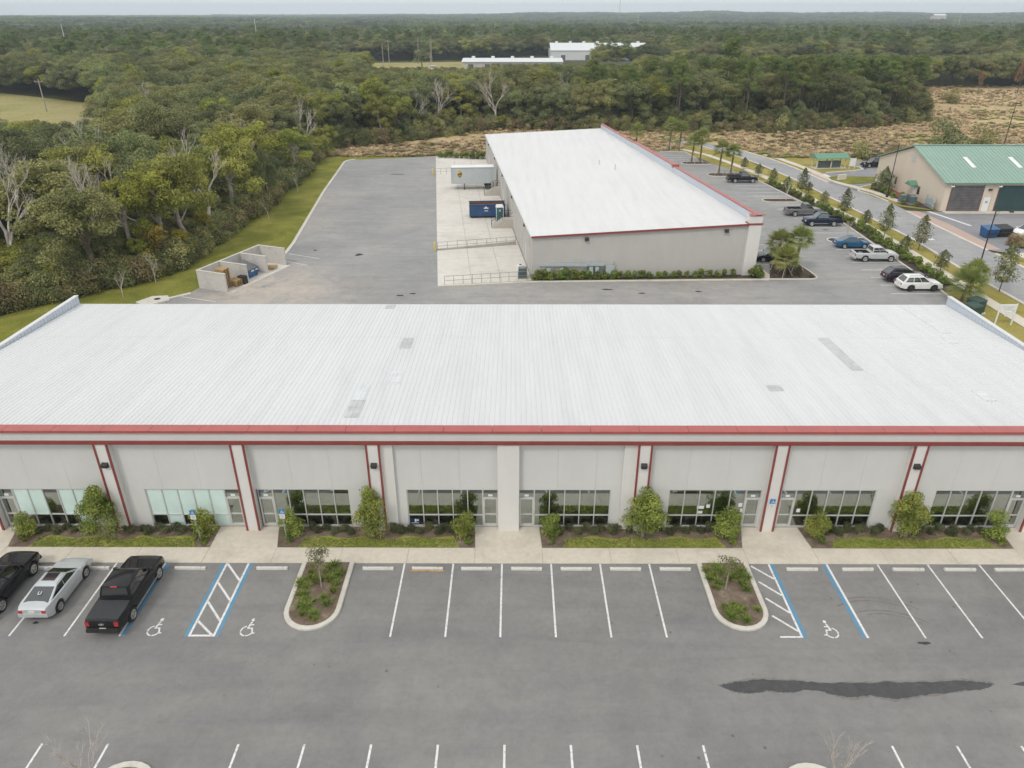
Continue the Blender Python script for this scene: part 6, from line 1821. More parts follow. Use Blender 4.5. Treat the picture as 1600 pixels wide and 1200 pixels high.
utility_pole(-45, 425, 15, 'pole beside the white van in the far field', False)
utility_pole(-180, 560, 24, 'tall pale pole rising from the woods left of centre', False, 'white_plastic')
utility_pole(-270, 480, 22, 'tall pale pole rising from the woods at far left', False, 'white_plastic')
utility_pole(165, 1080, 34, 'tall pale pole standing above the woods right of centre', False, 'white_plastic')
utility_pole(560, 1020, 34, 'leaning pale pole above the woods at far right', False, 'white_plastic')
utility_pole(88, 455, 16, 'utility pole just right of the vaulted shed')
tb = empty('radio_mast', (300, 2320, ground_z(300, 2320)), 0, 'thin lattice radio mast on the horizon right of centre', 'mast')
m = MB()
for k in range(3):
    a = 2 * math.pi * k / 3
    m.tube([(1.4 * math.cos(a), 1.4 * math.sin(a), 0), (0.5 * math.cos(a), 0.5 * math.sin(a), 68)], 0.20, 4)
for z in range(4, 68, 8):
    r0 = lerp(1.4, 0.5, z / 68)
    for k in range(3):
        a, c = 2 * math.pi * k / 3, 2 * math.pi * (k + 1) / 3
        m.tube([(r0 * math.cos(a), r0 * math.sin(a), z), (r0 * math.cos(c), r0 * math.sin(c), z + 4)], 0.12, 3)
m.build('lattice', 'galvanised', tb)
vehicle('van', 'white van parked in the far field left of the low warehouse', 'van', (-43.0, 424), R(0), 'paint_whitecar', L=5.6, Wd=2.0, wb=3.3, fo=0.95, r=0.36, sill=0.3,
        deck=[(0, 1.1), (0.2, 1.15), (3.5, 1.15), (4.4, 1.12), (5.2, 1.0), (5.5, 0.85), (5.6, 0.7)], cab=(0.05, 0.12, 4.0, 4.9, 2.3), nwin=3)

# a person standing by the black vehicle
def person(x, y, rz):
    root = empty('person', (x, y, 0), rz, 'person in dark clothes standing beside the black vehicle', 'person')
    J = {'pelvis': (0, 0, 0.95), 'chest': (0, 0, 1.28), 'neck': (0, 0, 1.47), 'head': (0.02, 0, 1.60), 'crown': (0.02, 0, 1.72),
         'ls': (0, 0.19, 1.42), 'le': (-0.03, 0.26, 1.14), 'lw': (0.08, 0.27, 0.90), 'rs': (0, -0.19, 1.42), 're': (0.02, -0.27, 1.14), 'rw': (0.16, -0.22, 0.95),
         'lh': (0, 0.10, 0.90), 'lk': (0.03, 0.11, 0.50), 'la': (0, 0.12, 0.09), 'lt': (0.16, 0.13, 0.04), 'rh': (0, -0.10, 0.90), 'rk': (0.05, -0.12, 0.50), 'ra': (-0.03, -0.13, 0.09), 'rt': (0.13, -0.15, 0.04)}
    Rd = dict(pelvis=.15, chest=.16, neck=.06, head=.10, crown=.06, ls=.075, le=.05, lw=.035, rs=.075, re=.05, rw=.035, lh=.10, lk=.065, la=.045, lt=.04, rh=.10, rk=.065, ra=.045, rt=.04)
    E_ = [('pelvis', 'chest'), ('chest', 'neck'), ('neck', 'head'), ('head', 'crown'), ('chest', 'ls'), ('ls', 'le'), ('le', 'lw'), ('chest', 'rs'), ('rs', 're'), ('re', 'rw'),
          ('pelvis', 'lh'), ('lh', 'lk'), ('lk', 'la'), ('la', 'lt'), ('pelvis', 'rh'), ('rh', 'rk'), ('rk', 'ra'), ('ra', 'rt')]
    names = list(J)
    me = bpy.data.meshes.new('body')
    me.from_pydata([J[k] for k in names], [(names.index(a), names.index(c)) for a, c in E_], [])
    me.materials.append(MATS['clothes_dark'])
    o = put('body', me, root)
    md = o.modifiers.new('skin', 'SKIN')
    for i, k in enumerate(names):
        me.skin_vertices[0].data[i].radius = (Rd[k], Rd[k])
        me.skin_vertices[0].data[i].use_root = (k == 'pelvis')
    o.modifiers.new('sub', 'SUBSURF').render_levels = 1
    MB().lathe([(0.03, -0.13), (0.085, -0.09), (0.105, 0.0), (0.09, 0.08), (0.02, 0.125)], 12, 'z', (0.03, 0, 1.62)).build('face', 'skin', root, smooth=True)
    MB().lathe([(0.112, 0.02), (0.105, 0.08), (0.06, 0.13), (0.01, 0.14)], 12, 'z', (0.02, 0, 1.62)).build('hair', 'clothes_dark', root, smooth=True)
person(69.55, 147.2, R(-60))

# ------------------------------------------------------------------ plant meshes
def crown(name, n, rx, rz, zc, br, seed, mat, per=62, leaf=0.31, low=-0.85, flat=0.8):
    bl = lobed_blobs(n, 7, rx, rz, zc, br * 1.25, br * 0.62, seed)
    c, nn, s, t = blob_leaves(bl, per, leaf, 0.4, 0.25, 0.42)
    return leaf_mesh(name, c, nn, s, t, mat), bl

KINDS = {}        # kind -> list of (crown mesh, trunk mesh, nominal height, crown radius)
def add_kind(kind, variants):
    KINDS[kind] = variants

def broad(kind, mat, seeds, h=12.0, rx=4.1, rz=4.6, br=1.5, n=13, bark='bark', leaf=0.135, per=250):
    out = []
    for sd in seeds:
        rnd = random.Random(sd)
        zc = h - rz - br * 0.55
        k = rnd.uniform(0.88, 1.12)
        cm, bl = crown('crown_' + kind, n, rx * k, rz, zc, br, sd, mat, per, leaf)
        tm = trunk_mesh('trunk_' + kind, zc + 0.6, 0.20 + 0.012 * h, bl, sd, bark, 7)
        out.append((cm, tm, h, rx * k + br * 0.6))
    add_kind(kind, out)

broad('oak', 'leaf_oak', (1, 2, 3, 4))
broad('olive', 'leaf_olive', (11, 12, 13), rz=4.3)
broad('gum', 'leaf_gum', (15, 16, 17), rz=4.6, bark='bark_pale')
broad('lime', 'leaf_lime', (21, 22), h=11, rx=2.7, rz=3.2, br=1.15, n=10, bark='bark_pale', per=260, leaf=0.13)
broad('yellow', 'leaf_yellow', (31,), h=6, rx=1.3, rz=2.4, br=0.75, n=8, leaf=0.11, per=330)
broad('rust', 'leaf_rust', (41,), h=10, rx=3.0, rz=3.6, br=1.3, n=10)

def pine(seed):
    rnd = random.Random(seed)
    h = 18.0
    mb = MB()
    mb.tube([(0, 0, -0.2), (0.15, 0.1, h * 0.5), (0, 0.05, h * 0.97)], [0.26, 0.2, 0.06], 7)
    bl = []
    for k in range(26):
        z = lerp(h * 0.58, h * 0.97, rnd.random() ** 0.8)
        rad = lerp(3.4, 0.7, ((z - h * 0.58) / (h * 0.4)) ** 1.3) * rnd.uniform(0.55, 1.0)
        a = rnd.uniform(0, 2 * math.pi)
        p = (rad * math.cos(a), rad * math.sin(a), z + rnd.uniform(-0.2, 0.4))
        mb.tube([(0, 0, z - 0.35), (p[0] * 0.6, p[1] * 0.6, z - 0.1), p], [0.07, 0.05, 0.02], 4)
        b = rnd.uniform(0.65, 1.1)
        bl.append((p[0], p[1], p[2], b, b, b * 0.7, rnd.uniform(0.3, 0.75)))
    c, nn, s, t = blob_leaves(bl, 300, 0.19)
    return leaf_mesh('crown_pine', c, nn, s, t, 'leaf_pine', 0.32), mb.mesh('trunk_pine', 'bark'), h, 3.6
add_kind('pine', [pine(51), pine(52), pine(53)])

def bush_variants(kind, mat, seeds, r=1.6, h=2.2, per=300, leaf=0.10):
    out = []
    for sd in seeds:
        bl = crown_blobs(9, r * 0.62, h * 0.42, h * 0.45, r * 0.48, sd, 0.9, -0.9)
        c, nn, s, t = blob_leaves(bl, per, leaf)
        c[:, 2] = np.maximum(c[:, 2], 0.03)
        out.append((leaf_mesh('bush_' + kind, c, nn, s, t, mat), None, h, r))
    add_kind(kind, out)
bush_variants('scrub', 'leaf_scrub', (61, 62))
bush_variants('greenbush', 'leaf_olive', (63, 64))
bush_variants('darkbush', 'leaf_oak', (65, 66))

BARE = [bare_tree_mesh('bare_branches', 9.0, 0.20, sd, 'bark_bare', 5, 0.75) for sd in (71, 72)]
SAPLING = [bare_tree_mesh('bare_sapling', 3.4, 0.05, sd, 'bark_bare', 4, 0.55) for sd in (73, 74)]
TWIGGY = [bare_tree_mesh('twiggy_branches', 3.4, 0.05, sd, 'bark_bare', 5, 0.42) for sd in (75, 76)]

def conic(name, h, rad, seed, mat, leaf=0.10, n=1500, z0=0.45):
    rng = np.random.default_rng(seed)
    z = z0 + (h - z0) * rng.random(n) ** 1.05
    prof = rad * np.clip(1.25 * np.sin(np.pi * np.clip(0.16 + 0.84 * (z - z0) / (h - z0), 0, 1)) ** 0.8 * (1 - 0.45 * (z - z0) / (h - z0)), 0.02, 1) * (0.9 + 0.22 * np.sin(z * 4.3 + 2.1 * np.sin(z * 9)) + 0.18 * rng.normal(size=n))
    a = rng.random(n) * 2 * np.pi
    rr = np.maximum(0.05, prof * (1 + 0.25 * np.sin(3 * a + z * 2.7))) * (0.45 + 0.6 * np.sqrt(rng.random(n)))
    c = np.stack([rr * np.cos(a), rr * np.sin(a), z], 1)
    nn = np.stack([np.cos(a), np.sin(a), 0.5 + 0 * a], 1) + rng.normal(size=(n, 3)) * 0.5
    cl = 0.5 + 0.35 * np.sin(z * 5 + 3 * a) + rng.normal(size=n) * 0.15
    return leaf_mesh(name, c, nn, leaf * (0.7 + 0.6 * rng.random(n)), cl, mat)

def stem_mesh(h, r, mat='bark'):
    return MB().tube([(0, 0, -0.05), (0.01, 0.02, h * 0.5), (0, 0, h)], [r, r * 0.8, r * 0.5], 6).mesh('stem', mat)

def palm_meshes(seed, h, nf=30, fr=1.35):
    rnd = random.Random(seed)
    tr = MB()
    lean = (rnd.uniform(-0.25, 0.25), rnd.uniform(-0.25, 0.25))
    tr.tube([(0, 0, -0.05), (lean[0] * 0.4, lean[1] * 0.4, h * 0.5), (lean[0], lean[1], h)], [0.17, 0.15, 0.17], 9)
    rngp = random.Random(seed + 1)
    for k in range(40):                                # cut frond bases on the trunk
        z = rngp.uniform(0.35 * h, h); a = rngp.uniform(0, 6.28)
        cx, cy = lean[0] * z / h, lean[1] * z / h
        tr.tube([(cx + 0.13 * math.cos(a), cy + 0.13 * math.sin(a), z), (cx + 0.27 * math.cos(a), cy + 0.27 * math.sin(a), z + 0.16)], [0.035, 0.012], 3)
    V = []; F = []; T = []
    for k in range(nf):
        a = k * 2.399 + rnd.uniform(-.2, .2)
        el = lerp(85, -30, (k / nf) ** 0.85) + rnd.uniform(-8, 8)
        d = Vector((math.cos(a) * math.cos(R(el)), math.sin(a) * math.cos(R(el)), math.sin(R(el))))
        st = fr * rnd.uniform(0.42, 0.6)
        base = Vector((lean[0], lean[1], h - 0.05)) + d * st
        side = d.cross(Vector((0, 0, 1))); side = side.normalized() if side.length > 0.05 else Vector((1, 0, 0))
        up = side.cross(d).normalized()
        tone = rnd.uniform(0.2, 0.85)
        q = len(V)                                     # petiole
        V += [Vector((lean[0], lean[1], h - 0.05)) - side * 0.014, Vector((lean[0], lean[1], h - 0.05)) + side * 0.014, base + side * 0.012, base - side * 0.012]
        F.append((q, q + 1, q + 2, q + 3)); T.append(tone)
        for j in range(17):                            # fan of leaflets, tips drooping
            ph = lerp(-105, 105, j / 16)
            dd = (d * math.cos(R(ph)) + side * math.sin(R(ph))).normalized()
            Lf = fr * 0.62 * (1 - 0.28 * abs(ph) / 105) * rnd.uniform(0.85, 1.1)
            mid = base + dd * Lf * 0.6 + up * 0.05
            tip = base + dd * Lf - Vector((0, 0, 0.16 * rnd.uniform(0.6, 1.6)))
            wv = dd.cross(up).normalized() * 0.055
            q = len(V)
            V += [base, mid - wv, tip, mid + wv]
            F.append((q, q + 1, q + 2, q + 3)); T.append(min(1, max(0, tone + rnd.uniform(-.15, .15))))
    me = bpy.data.meshes.new('fronds')
    me.from_pydata([tuple(v) for v in V], [], F)
    at = me.attributes.new('tone', 'FLOAT', 'FACE'); at.data.foreach_set('value', T)
    me.materials.append(MATS['leaf_palm'])
    return tr.mesh('palm_trunk', 'palm_bark'), me

# ------------------------------------------------------------------ placing
def tree(kind, var, x, y, h, rz, label, group, name, wide=1.0, crown_mat=None, trunk=None, z=None):
    cm, tm, nh, cr = KINDS[kind][var % len(KINDS[kind])]
    o = empty(name, (x, y, (ground_z(x, y) if z is None else z)), rz, label, 'tree', group)
    s = h / nh
    o.scale = (s * wide, s * wide, s)
    put('crown', cm, o)
    if tm is not None:
        put('trunk', trunk or tm, o)
    return o

def inside(p, poly):
    x, y = p; c = False
    n = len(poly)
    for i in range(n):
        x0, y0 = poly[i]; x1, y1 = poly[(i + 1) % n]
        if (y0 > y) != (y1 > y) and x < (x1 - x0) * (y - y0) / (y1 - y0) + x0:
            c = not c
    return c

LEFT_EDGE = ([60, 70, 76, 83, 90, 113, 150, 168, 172], [-68, -61, -55.5, -52.0, -49.5, -47.5, -46, -46, -60])
BACK_EDGE = ([-60, -42, -25, -8, 33, 66, 100, 119, 135, 150, 165, 400], [172, 173, 186, 203, 203, 200, 212, 224, 258, 292, 322, 330])
PASTURE = [(-98, 168), (-98, 200), (-116, 222), (-140, 262), (-196, 296), (-330, 300), (-330, 165)]
FARPAST = [(-120, 385), (-28, 385), (-30, 424), (45, 420), (45, 455), (125, 465), (125, 492), (100, 570), (20, 570), (-30, 520), (-130, 500)]
def in_woods(x, y):
    if inside((x, y), PASTURE) or inside((x, y), FARPAST):
        return False
    if y < 172:
        return x < interp(y, *LEFT_EDGE)
    return y > interp(x, *BACK_EDGE) or (x < -46 and y >= 172)

def sight_cap(x, y):
    """tallest canopy that still leaves the clearings behind in view"""
    a = x / y
    if a < -0.53: k, far = 0.1235, 228
    elif a < -0.20: k, far = 0.045, 330
    elif a < -0.03: k, far = 0.0605, 424
    elif a < 0.16: k, far = 0.0565, 424
    elif a < 0.60: k, far = 0.046, 420
    else: k, far = 0.03, 0
    if y > far: return 20.0
    return 27.6 - k * y

SPECIAL = [(-47.2, 78.6), (-46.2, 85.5), (-42.8, 91.0), (-42.6, 108.5), (-44.5, 121.0), (-57.0, 81.5), (-49.8, 87.0), (-46.0, 128)]
rw = random.Random(99)
cand = []
step = 6.3
yy = 62.0
row = 0
while yy < 720:
    st = step if yy < 330 else step * 1.35
    xx = -0.80 * yy - 30
    while xx < 0.80 * yy + 30:
        x = xx + rw.uniform(-0.42, 0.42) * st + (st / 2 if row % 2 else 0); y = yy + rw.uniform(-0.42, 0.42) * st
        xx += st
        if not in_woods(x, y) or abs(x) > 0.74 * y + 10 or any((x - sx) ** 2 + (y - sy) ** 2 < 20 for sx, sy in SPECIAL):
            continue
        a = x / y
        h = rw.uniform(10.0, 14.5)
        u = rw.random()
        kind = 'oak'
        if u > 0.52: kind = 'olive'
        if u > 0.80: kind = 'gum'
        if u > 0.93: kind = 'lime'
        if u > 0.968: kind = 'rust'
        if kind == 'rust' and y < 150: kind = 'olive'
        if u > 0.965: kind = 'bare'
        n_ = mnoise.noise(Vector((x * 0.012, y * 0.012, 3.0)))
        if 0.10 < a < 0.56 and 196 < y < 330 and rw.random() < 0.42 + 0.5 * n_:
            kind = 'pine'; h = rw.uniform(15.5, 19.5)
        if y > 330 and rw.random() < 0.16 + 0.4 * max(0, n_):
            kind = 'pine'; h = rw.uniform(14, 19)
        h = min(h, sight_cap(x, y) * rw.uniform(0.9, 1.0))
        if h < 3.5:
            continue
        cand.append((math.hypot(x, y), kind, x, y, h))
    yy += st * 0.9
    row += 1

# the recognisable trees along the driveway edge
def edge_tree(kind, var, x, y, h, label, wide=1.0, trunk=None, rz=0.0, lean=None):
    o = tree(kind, var, x, y, h, rz, label, 'trees at the edge of the left woods', {'oak': 'oak_tree', 'olive': 'oak_tree', 'gum': 'sweetgum_tree', 'lime': 'sweetgum_tree', 'yellow': 'vine_covered_tree'}[kind], wide, z=-0.03)
    if lean:
        o.rotation_euler = (lean[0], lean[1], rz)
    return o
pale = [trunk_mesh('trunk_pale', 7.6, 0.27, crown_blobs(14, 4.2, 3.5, 7.6, 1.7, 201), 201, 'bark_pale', 9, 0.06)]
edge_tree('olive', 0, -47.2, 78.6, 12.0, 'olive-crowned tree on a pale leaning trunk at the lawn edge', 1.0, pale[0], 0.4, (R(2), R(-5)))
edge_tree('lime', 0, -46.0, 85.0, 11.0, 'narrow bright lime-green tree standing against the dark woods', 1.0)
edge_tree('gum', 1, -42.0, 90.5, 13.6, 'broad yellow-green tree behind the waste enclosure', 0.95, None, 1.0)
edge_tree('lime', 1, -43.8, 88.0, 12.4, 'lime-green tree overlapping the broad yellow-green tree', 0.95)
edge_tree('gum', 2, -42.0, 108.5, 13.4, 'large yellowish tree left of the driveway lawn', 0.95, None, 2.0)
edge_tree('lime', 1, -44.5, 121.0, 13.8, 'tall lime-tinged tree beyond the large yellowish tree', 1.35, None, 0.7)
edge_tree('lime', 0, -40.6, 137.0, 9.5, 'bright lime tree at the far end of the driveway lawn', 1.25, None, 2.7)
edge_tree('oak', 3, -40.4, 112.6, 10.2, 'dark-trunked oak standing on the driveway lawn', 0.62, None, 1.0)
edge_tree('oak', 1, -38.9, 115.0, 9.4, 'slim twin-stemmed oak beside the dark-trunked lawn oak', 0.5, None, 2.0)
edge_tree('oak', 2, -43.5, 103.0, 6.2, 'low dark bushy oak at the lawn edge near the enclosure', 0.8)
for i, (x, y, h, w) in enumerate(((-43.0, 84.8, 6.0, 1.0), (-44.6, 83.2, 4.2, 1.2), (-41.2, 87.6, 4.6, 1.0), (-40.6, 93.5, 5.6, 0.9), (-49.0, 81.0, 3.4, 1.2))):
    edge_tree('yellow' if i != 1 else 'lime', 0, x, y, h, ['yellow vine-draped tree at the lawn edge left of the enclosure', 'low bright green clump under the vine-draped tree', 'yellow-leaved small tree just behind the enclosure back wall',
                                       'yellow vine-covered tree right of the broad yellow-green tree', 'small yellow-green tree in front of the pale leaning trunk'][i], w * 0.9, None, i)
for i, (x, y, s, rz_) in enumerate(((-57.0, 80.0, 1.45, 0.3), (-49.4, 84.6, 1.35, 1.4), (-41.8, 99.5, 1.35, 2.2), (-46.0, 128, 1.25, 0.8), (-44.0, 160, 1.1, 0.1), (-33, 190, 1.2, 2.0))):
    o = empty('bare_tree', (x, y, -0.05), rz_, f'leafless grey tree, {ORD[i]} nearest along the edge of the woods', 'tree', 'leafless trees in the woods')
    o.scale = (s, s, s * 1.1)
    put('branches', BARE[i % 2], o)
for i, (x, y, s) in enumerate(((-47.0, 76.3, 1.0), (-42.6, 74.3, 0.9), (-41.2, 79.2, 1.0), (-36.9, 108, 0.9), (-37.6, 127, 0.9), (-38.8, 133, 0.8))):
    o = empty('sapling', (x, y, -0.04), i * 1.3, f'thin leafless sapling on the lawn, {ORD[i]} nearest to the camera', 'sapling', 'saplings on the driveway lawn')
    o.scale = (s, s, s)
    put('stems', SAPLING[i % 2], o)

cand.sort()
LEFT_L = {'gum': 'yellow-green tree in the woods left of the rear driveway', 'oak': 'dense dark green oak in the woods left of the rear driveway', 'olive': 'olive-brown oak in the woods left of the rear driveway', 'lime': 'lime-green tree deep in the woods left of the rear driveway',
          'rust': 'rust-brown tree in the woods left of the rear driveway', 'pine': 'green pine in the woods left of the rear driveway', 'bare': 'leafless tree inside the woods left of the rear driveway'}
BACK_L = {'gum': 'yellow-green tree in the woods behind the warehouse meadow', 'oak': 'dark green oak in the woods behind the warehouse meadow', 'olive': 'olive-brown oak in the woods behind the warehouse meadow', 'lime': 'lime-green tree in the woods behind the warehouse meadow',
          'rust': 'rust-brown tree in the woods behind the warehouse meadow', 'pine': 'tall green pine in the woods behind the warehouse meadow', 'bare': 'leafless tree in the woods behind the warehouse meadow'}
NAMES = {'gum': 'sweetgum_tree', 'oak': 'oak_tree', 'olive': 'oak_tree', 'lime': 'sweetgum_tree', 'rust': 'oak_tree', 'pine': 'pine_tree', 'bare': 'bare_tree'}
rest = []
cnt = 0
for i, (d, kind, x, y, h) in enumerate(cand):
    if cnt < 270:
        cnt += 1
        back = y > 172 and x > -46
        lab = (BACK_L if back else LEFT_L)[kind]
        depth = (y - interp(x, *BACK_EDGE)) if back else (interp(min(y, 168), *LEFT_EDGE) - x)
        if not back and y > 168: lab = lab.replace('in the woods left of', 'in the far woods beyond the clearing left of').replace('deep ', '').replace('inside the', 'in the')
        elif depth < 9: lab = lab.replace('deep in', 'in').replace('inside the', 'in the').replace('in the woods', 'in the front rank of the woods')
        elif depth > 34 and not back: lab = lab.replace('deep in', 'in').replace('in the woods', 'at the far left of the woods')
        grp = 'trees of the woods behind the meadow' if back else 'trees of the left woods'
        if kind == 'bare':
            o = empty('bare_tree', (x, y, ground_z(x, y)), rw.uniform(0, 6.28), lab, 'tree', grp)
            o.scale = (h / 9,) * 3
            put('branches', BARE[i % 2], o)
        else:
            tree(kind, rw.randrange(12), x, y, h, rw.uniform(0, 6.28), lab, grp, NAMES[kind], rw.uniform(0.92, 1.18))
    else:
        rest.append((kind, x, y, h))

# ------------------------------------------------------------------ masses nobody could count: geometry-node scatters
def scatter(name, pts, sources, label, cat):
    """pts: (x, y, z, rz, (sx, sy, sz), source index)"""
    me = bpy.data.meshes.new(name)
    me.from_pydata([p[:3] for p in pts], [], [])
    a = me.attributes.new('rz', 'FLOAT', 'POINT'); a.data.foreach_set('value', [p[3] for p in pts])
    a = me.attributes.new('src', 'INT', 'POINT'); a.data.foreach_set('value', [p[5] for p in pts])
    a = me.attributes.new('scl', 'FLOAT_VECTOR', 'POINT'); a.data.foreach_set('vector', [c for p in pts for c in p[4]])
    o = put(name, me)
    tag(o, label, cat, None, 'stuff')
    ng = bpy.data.node_groups.new(name + '_nodes', 'GeometryNodeTree')
    ng.interface.new_socket('Geometry', in_out='INPUT', socket_type='NodeSocketGeometry')
    ng.interface.new_socket('Geometry', in_out='OUTPUT', socket_type='NodeSocketGeometry')
    N, L = ng.nodes, ng.links
    gi, go = N.new('NodeGroupInput'), N.new('NodeGroupOutput')
    def attr(nm, dt):
        n = N.new('GeometryNodeInputNamedAttribute'); n.data_type = dt; n.inputs['Name'].default_value = nm
        return n.outputs['Attribute']
    rz_, sc_, sr_ = attr('rz', 'FLOAT'), attr('scl', 'FLOAT_VECTOR'), attr('src', 'INT')
    cx = N.new('ShaderNodeCombineXYZ'); L.new(rz_, cx.inputs['Z'])
    jn = N.new('GeometryNodeJoinGeometry')
    for i, so in enumerate(sources):
        oi = N.new('GeometryNodeObjectInfo'); oi.inputs['Object'].default_value = so; oi.inputs['As Instance'].default_value = True
        cmp_ = N.new('FunctionNodeCompare'); cmp_.data_type = 'INT'; cmp_.operation = 'EQUAL'
        ins = [s for s in cmp_.inputs if s.type == 'INT']
        L.new(sr_, ins[0]); ins[1].default_value = i
        ip = N.new('GeometryNodeInstanceOnPoints')
        L.new(gi.outputs[0], ip.inputs['Points']); L.new(cmp_.outputs[0], ip.inputs['Selection'])
        L.new(oi.outputs['Geometry'], ip.inputs['Instance'])
        L.new(cx.outputs[0], ip.inputs['Rotation']); L.new(sc_, ip.inputs['Scale'])
        L.new(ip.outputs[0], jn.inputs[0])
    L.new(jn.outputs[0], go.inputs[0])
    md = o.modifiers.new('scatter', 'NODES'); md.node_group = ng
    return o

SRC = {}
def source(mesh):
    if mesh.name not in SRC:
        SRC[mesh.name] = bpy.data.objects.new('source_' + mesh.name, mesh)
    return SRC[mesh.name]

srcs = []; index = {}
for kind in ('oak', 'olive', 'gum', 'lime', 'rust', 'pine'):
    for v, (cm, tm, nh, cr) in enumerate(KINDS[kind]):
        index[(kind, v)] = (len(srcs), nh)
        srcs.append(source(cm))
index['trunk'] = (len(srcs), 18.0); srcs.append(source(KINDS['pine'][0][1]))
pts = []
for kind, x, y, h in rest:
    k = 'olive' if kind == 'bare' else kind
    v = rw.randrange(len(KINDS[k]))
    i, nh = index[(k, v)]
    s = h / nh; w = rw.uniform(0.95, 1.25) * (1.25 if y > 330 else 1.0)
    rzv = rw.uniform(0, 6.28)
    pts.append((x, y, ground_z(x, y), rzv, (s * w, s * w, s), i))
    if k == 'pine' and y < 360:
        pts.append((x, y, ground_z(x, y), rzv, (s * w, s * w, s), index['trunk'][0]))
scatter('woodland', pts, srcs, 'continuous canopy of woods receding behind the warehouse', 'woods')

# farther out: patches of canopy
def patch_mesh(seed, mat='leaf_far'):
    rnd = random.Random(seed)
    bl = []
    for k in range(26):
        a = rnd.uniform(0, 6.28); q = 22 * math.sqrt(rnd.random())
        x, y = q * math.cos(a), q * math.sin(a)
        h = rnd.uniform(8.5, 13.5); tone = rnd.uniform(0.2, 0.8)
        for j in range(4):
            b = rnd.uniform(1.8, 3.0)
            bl.append((x + rnd.uniform(-2.6, 2.6), y + rnd.uniform(-2.6, 2.6), h - rnd.uniform(0.8, 4.5), b, b, b * 0.72, tone + rnd.uniform(-.1, .1)))
    c, nn, s, t = blob_leaves(bl, 14, 0.60, 0.35, 0.1, 0.42)
    return leaf_mesh('canopy_patch', c, nn, s, t, mat)
patches = [source(patch_mesh(81)), source(patch_mesh(82)), source(patch_mesh(83)), source(patch_mesh(84, 'leaf_pine'))]
pts = []
y = 660.0
while y < 5600:
    st = 27 + (y - 660) * 0.0125
    x = -0.78 * y - 20
    while x < 0.78 * y + 20:
        px, py = x + rw.uniform(-0.45, 0.45) * st, y + rw.uniform(-0.45, 0.45) * st
        x += st
        n_ = mnoise.noise(Vector((px * 0.004, py * 0.004, 9.0)))
        if n_ < -0.42 and py > 1400:
            continue
        i = 3 if (mnoise.noise(Vector((px * 0.006, py * 0.006, 1.0))) > 0.16 and rw.random() < 0.7) else rw.randrange(3)
        w = st / 27
        pts.append((px, py, ground_z(px, py) - 0.5, rw.uniform(0, 6.28), (w, w, rw.uniform(0.8, 1.15) * (1 + 0.12 * n_)), i))
    y += st * 0.86
scatter('distant_forest', pts, patches, 'hazy forest rolling away to the horizon', 'forest')

# dry grass and weeds over the meadow
MEADOW = [(-42, 160.8), (-17, 161.6), (20, 166.4), (32.6, 168.6), (38, 172), (47.5, 180), (56.5, 158), (58.5, 151.5), (69, 152), (75, 165), (130, 150), (240, 170), (330, 330), (165, 330), (150, 292), (119, 222), (66, 199), (33, 202), (-8, 202), (-26, 184), (-42, 172)]
tufts = [source(tuft_mesh('dry_tuft', 46, 0.75, 0.75, 'leaf_dry', 0.045, 91)), source(tuft_mesh('dry_tuft', 40, 1.0, 0.6, 'leaf_dry', 0.045, 92)), source(tuft_mesh('weed_tuft', 40, 0.6, 0.8, 'leaf_scrub', 0.06, 93)), source(tuft_mesh('green_tuft', 40, 0.5, 0.7, 'leaf_grass', 0.06, 94)),
         source(KINDS['scrub'][0][0])]
pts = []
while len(pts) < 9000:
    y = 160 + 170 * rw.random() ** 1.6; x = rw.uniform(-42, 0.75 * y + 10)
    if not inside((x, y), MEADOW): continue
    n_ = mnoise.noise(Vector((x * 0.03, y * 0.03, 5.0)))
    n2 = mnoise.noise(Vector((x * 0.018, y * 0.05, 15.0)))
    if n2 > 0.34 and rw.random() < 0.85: continue
    i = 2 if n_ > 0.18 and rw.random() < 0.6 else (3 if n_ < -0.28 and rw.random() < 0.6 else rw.randrange(2))
    if rw.random() < 0.02: i = 4
    s = rw.uniform(0.7, 1.6) * (0.55 if i == 4 else 1)
    pts.append((x, y, -0.05, rw.uniform(0, 6.28), (s, s, s * rw.uniform(0.28, 0.6)), i))
scatter('dry_grass', pts, tufts, 'tall tan dry grass covering the meadow behind the warehouse', 'grass')

# undergrowth along the woods' edges
ub = [source(KINDS[k][v][0]) for k in ('scrub', 'greenbush', 'darkbush') for v in (0, 1)] + [source(tuft_mesh('edge_tuft', 46, 0.7, 0.7, 'leaf_grass', 0.06, 95))] + [source(KINDS[k][0][0]) for k in ('oak', 'olive', 'gum', 'lime')]
pts = []
for k in range(1700):
    y = rw.uniform(62, 170); x = interp(y, [62, 69.7, 73.4, 79.6, 83, 89.4, 113, 150, 170], [-60, -53.5, -49.5, -43.0, -40.6, -40.4, -39.6, -41, -42]) - 9.0 * rw.random() ** 1.7 + rw.uniform(-0.6, 0.6) * 1.4
    s = rw.uniform(0.40, 1.35)
    pts.append((x, y, -0.05, rw.uniform(0, 6.28), (s, s, s * rw.uniform(0.7, 1.2)), rw.choice([0, 2, 2, 3, 3, 4, 5, 5, 6, 6])))
for k in range(900):
    x = rw.uniform(-44, 165); y = interp(x, *BACK_EDGE) + rw.uniform(-4.5, 6.0)
    s = rw.uniform(0.45, 1.5)
    pts.append((x, y, -0.05, rw.uniform(0, 6.28), (s, s, s * rw.uniform(0.7, 1.3)), rw.choice([0, 1, 2, 2, 3, 3, 4, 5, 6, 6])))
